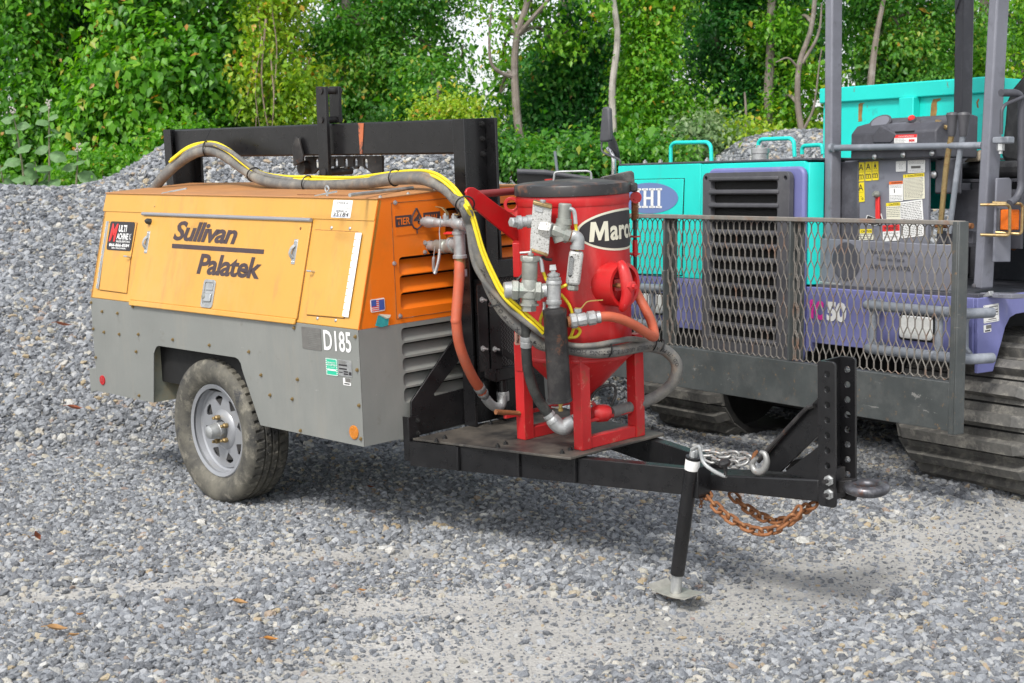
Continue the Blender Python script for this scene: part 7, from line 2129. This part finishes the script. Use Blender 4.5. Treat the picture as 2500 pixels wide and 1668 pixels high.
hk = [V(p) for p in [(1.5925,0.585,0.0671),(1.5741,0.585,0.0445),(1.5828,0.585,0.0208),(1.6053,0.585,0.0166),(1.628,0.585,0.0305),(1.6403,0.585,0.0601),(1.6325,0.585,0.0868),(1.6124,0.585,0.0921)]]
hp_ = smoothpath(hk, 5)
MB().tube(hp_, [.008 + .006 * math.sin(math.pi * i / (len(hp_) - 1)) for i in range(len(hp_))], 12).build('hook', M['galvrust'], ch3)
MB().prism([V(p) for p in [(1.5785,0.58,0.0834),(1.5968,0.58,0.0996),(1.6042,0.58,0.0919),(1.5873,0.58,0.0691),(1.581,0.58,0.0527),(1.5689,0.58,0.051)]], (0, .006, 0)).build('hook_latch', M['rust'], ch3, bevel=.002)
cab_ = [V(p) for p in [(1.662,0.69,0.0157),(1.6919,0.69,0.048),(1.736,0.69,0.0604),(1.7612,0.69,0.0424),(1.7283,0.69,0.0222),(1.6769,0.69,0.0241),(1.6545,0.69,0.0115)]]
wr = on_machine('wiring_lead', 'black ribbed lead coiled on the tongue behind the brace plate', 'cable', cab_[0], TAX, TOR)
MB().tube(smoothpath(cab_, 8), .008, 8).build('lead', M['darkhose'], wr)
thin_ = [V(p) for p in [(1.3692,0.55,-0.0067),(1.3725,0.55,-0.035),(1.3635,0.55,-0.0812),(1.3586,0.55,-0.1205),(1.3514,0.55,-0.1571)]]
tc = on_machine('light_chain', 'thin rusty chain dangling straight down beside the jack', 'chain', thin_[0], TAX, TOR)
chain(tc, thin_, .018, .011, .0022, M['rust'])

# fallen leaves on the stones
lfm = {'tan': plain_leaf('tan_dead_leaf', (.42, .24, .10), .15), 'orange': plain_leaf('orange_dead_leaf', (.50, .22, .05), .15), 'brown': plain_leaf('red_brown_dead_leaf', (.24, .07, .03), .15)}
def dead_leaf(u, v, L, kind, rot, lab, stand=0.0, zi=None):
    d = V(u_ray(u, v))
    o = V(camera.location)
    t = 1.0
    for _ in range(60):
        p = o + d * t
        t += (p.z - float(ground_z(p.x, p.y)) - .03) / max(.05, -d.z) * .8
    p = o + d * t
    m = MB()
    nx = 7
    w = [0, .22, .34, .36, .28, .15, 0.01]
    cur = lambda x: .35 * (x - .5) ** 2 * 1.6
    for i in range(nx - 1):
        x0_, x1_ = i / (nx - 1), (i + 1) / (nx - 1)
        for s_ in (-1, 1):
            q = [(x0_ - .5, 0, cur(x0_)), (x1_ - .5, 0, cur(x1_)), (x1_ - .5, s_ * w[i + 1], cur(x1_) + .5 * w[i + 1]), (x0_ - .5, s_ * w[i], cur(x0_) + .5 * w[i])]
            m.add(q, [(0, 1, 2, 3) if s_ < 0 else (3, 2, 1, 0)])
    m.tube([(-.5, 0, cur(0)), (-.7, .05, .06)], .02, 5)
    root = put('fallen_leaf', m.mesh('fallen_leaf', lfm[kind], 60), None, loc=p, scale=L, label=lab, category='fallen leaf', group='dead leaves on the gravel')
    root.rotation_mode = 'XYZ'
    root.rotation_euler = (stand, .2, rot)
    return root
def u_ray(u, v):
    a = V(((u - 1250) / 3700, 1, (834 - v) / 3700))
    pit = 0.10208
    return V((a.x, math.cos(pit) + a.z * math.sin(pit), -math.sin(pit) + a.z * math.cos(pit)))
for a in ((138, 1538, .075, 'tan', .3, 'large curled tan leaf on the gravel at the lower left'), (181, 1553, .052, 'tan', 1.2, 'tan leaf just right of the large curled one at the lower left'),
          (196, 1502, .045, 'orange', 1.5, 'narrow orange leaf poking out between pale stones at the lower left'), (88, 1310, .06, 'brown', 1.4, 'dark red-brown leaf standing upright between stones at the left edge', 1.0),
          (585, 1473, .060, 'tan', .1, 'dry tan leaf lying flat in the lower middle left of the gravel'), (660, 1563, .055, 'orange', .5, 'bright orange-brown leaf on the dusty track at the bottom'),
          (885, 1443, .040, 'orange', .9, 'small orange leaf at the edge of the dusty track'), (905, 1190, .045, 'brown', .7, 'brown leaf in the shade under the front of the compressor'),
          (182, 998, .07, 'brown', .2, 'red-brown leaf on the bank left of the wheel'), (155, 795, .05, 'brown', .6, 'small red leaf high on the gravel bank left of the compressor'),
          (1852, 1218, .035, 'orange', 1.1, 'small orange leaf under the hanging chains')):
    dead_leaf(*a)

# a few stones that stand out from the rest
stm = stone_material('pale_stone', [(0, (.50, .50, .47)), (1, (.56, .54, .50))])
def big_stone(u, v, L, lab, seed, fl=.55):
    d = V(u_ray(u, v))
    o = V(camera.location)
    t = 1.0
    for _ in range(60):
        p = o + d * t
        t += (p.z - float(ground_z(p.x, p.y)) - .012) / max(.05, -d.z) * .8
    p = o + d * t
    rn = random.Random(seed)
    bm = bmesh.new()
    for _ in range(22):
        q = V((rn.gauss(0, 1), rn.gauss(0, 1), rn.gauss(0, 1))).normalized() * rn.uniform(.85, 1.1)
        bm.verts.new((q.x * .5, q.y * .38, q.z * .5 * fl))
    bmesh.ops.convex_hull(bm, input=bm.verts)
    me = bpy.data.meshes.new('stone')
    bm.to_mesh(me)
    bm.free()
    me.materials.append(stm)
    o_ = put('stone', me, None, loc=p, scale=L, label=lab, category='stone', group='large stones on the gravel')
    o_.rotation_euler = (rn.uniform(-.2, .2), rn.uniform(-.2, .2), rn.uniform(0, 3))
for a in ((1962, 1320, .085, 'pale flat stone on the gravel below the hanging chains', 1), (2140, 1446, .07, 'pale yellowish stone at the lower right edge of the bare dust', 2), (492, 1274, .062, 'pale blocky stone on the gravel below the tyre', 3),
          (380, 1467, .055, 'pointed pale green-grey stone at the lower left', 4), (1122, 1512, .05, 'grey stone on the dusty track at the bottom middle', 5), (952, 1345, .055, 'tall white stone standing on the low gravel ridge', 6, .9)):
    big_stone(*a)

# black bucket lying beyond the heap, and a stake
bk_ = thing('loader_bucket', 'black steel bucket edge showing behind the pot lid', 'bucket', (.32, 11.6, 1.40))
OFF[bk_.name] = V((.32, 11.6, 1.40))
def wq(u, v, Y):
    x, z = px_at(u / 1.06383, v / 1.06383, Y)
    return V((x, Y, z))
MB().prism([wq(1355, 425, 11.5), wq(1440, 437, 11.5), wq(1440, 470, 11.5), wq(1340, 470, 11.5)], (.1, .9, 0)).build('bucket_side', M['black'], bk_, bevel=.01)
MB().tube([wq(1262, 419, 11.5), wq(1330, 421, 11.5), wq(1355, 425, 11.5)], .02, 10).tube([wq(1355, 425, 11.5), wq(1440, 437, 11.5)], .018, 10).build('bucket_rim', M['plastic'], bk_)
MB().prism([wq(1262, 420, 11.6), wq(1355, 426, 11.6), wq(1355, 470, 11.6), wq(1262, 470, 11.6)], (0, .02, 0)).build('bucket_back', M['black'], bk_)
sk = thing('stake', 'thin grey stake standing in the bushes left of the carrier mirrors', 'stake', wq(1362, 440, 12.2))
OFF[sk.name] = wq(1362, 440, 12.2)
MB().cyl(wq(1362, 440, 12.2), wq(1354, 370, 12.2), .012, n=8).build('stake_shaft', M['tubegrey'], sk)
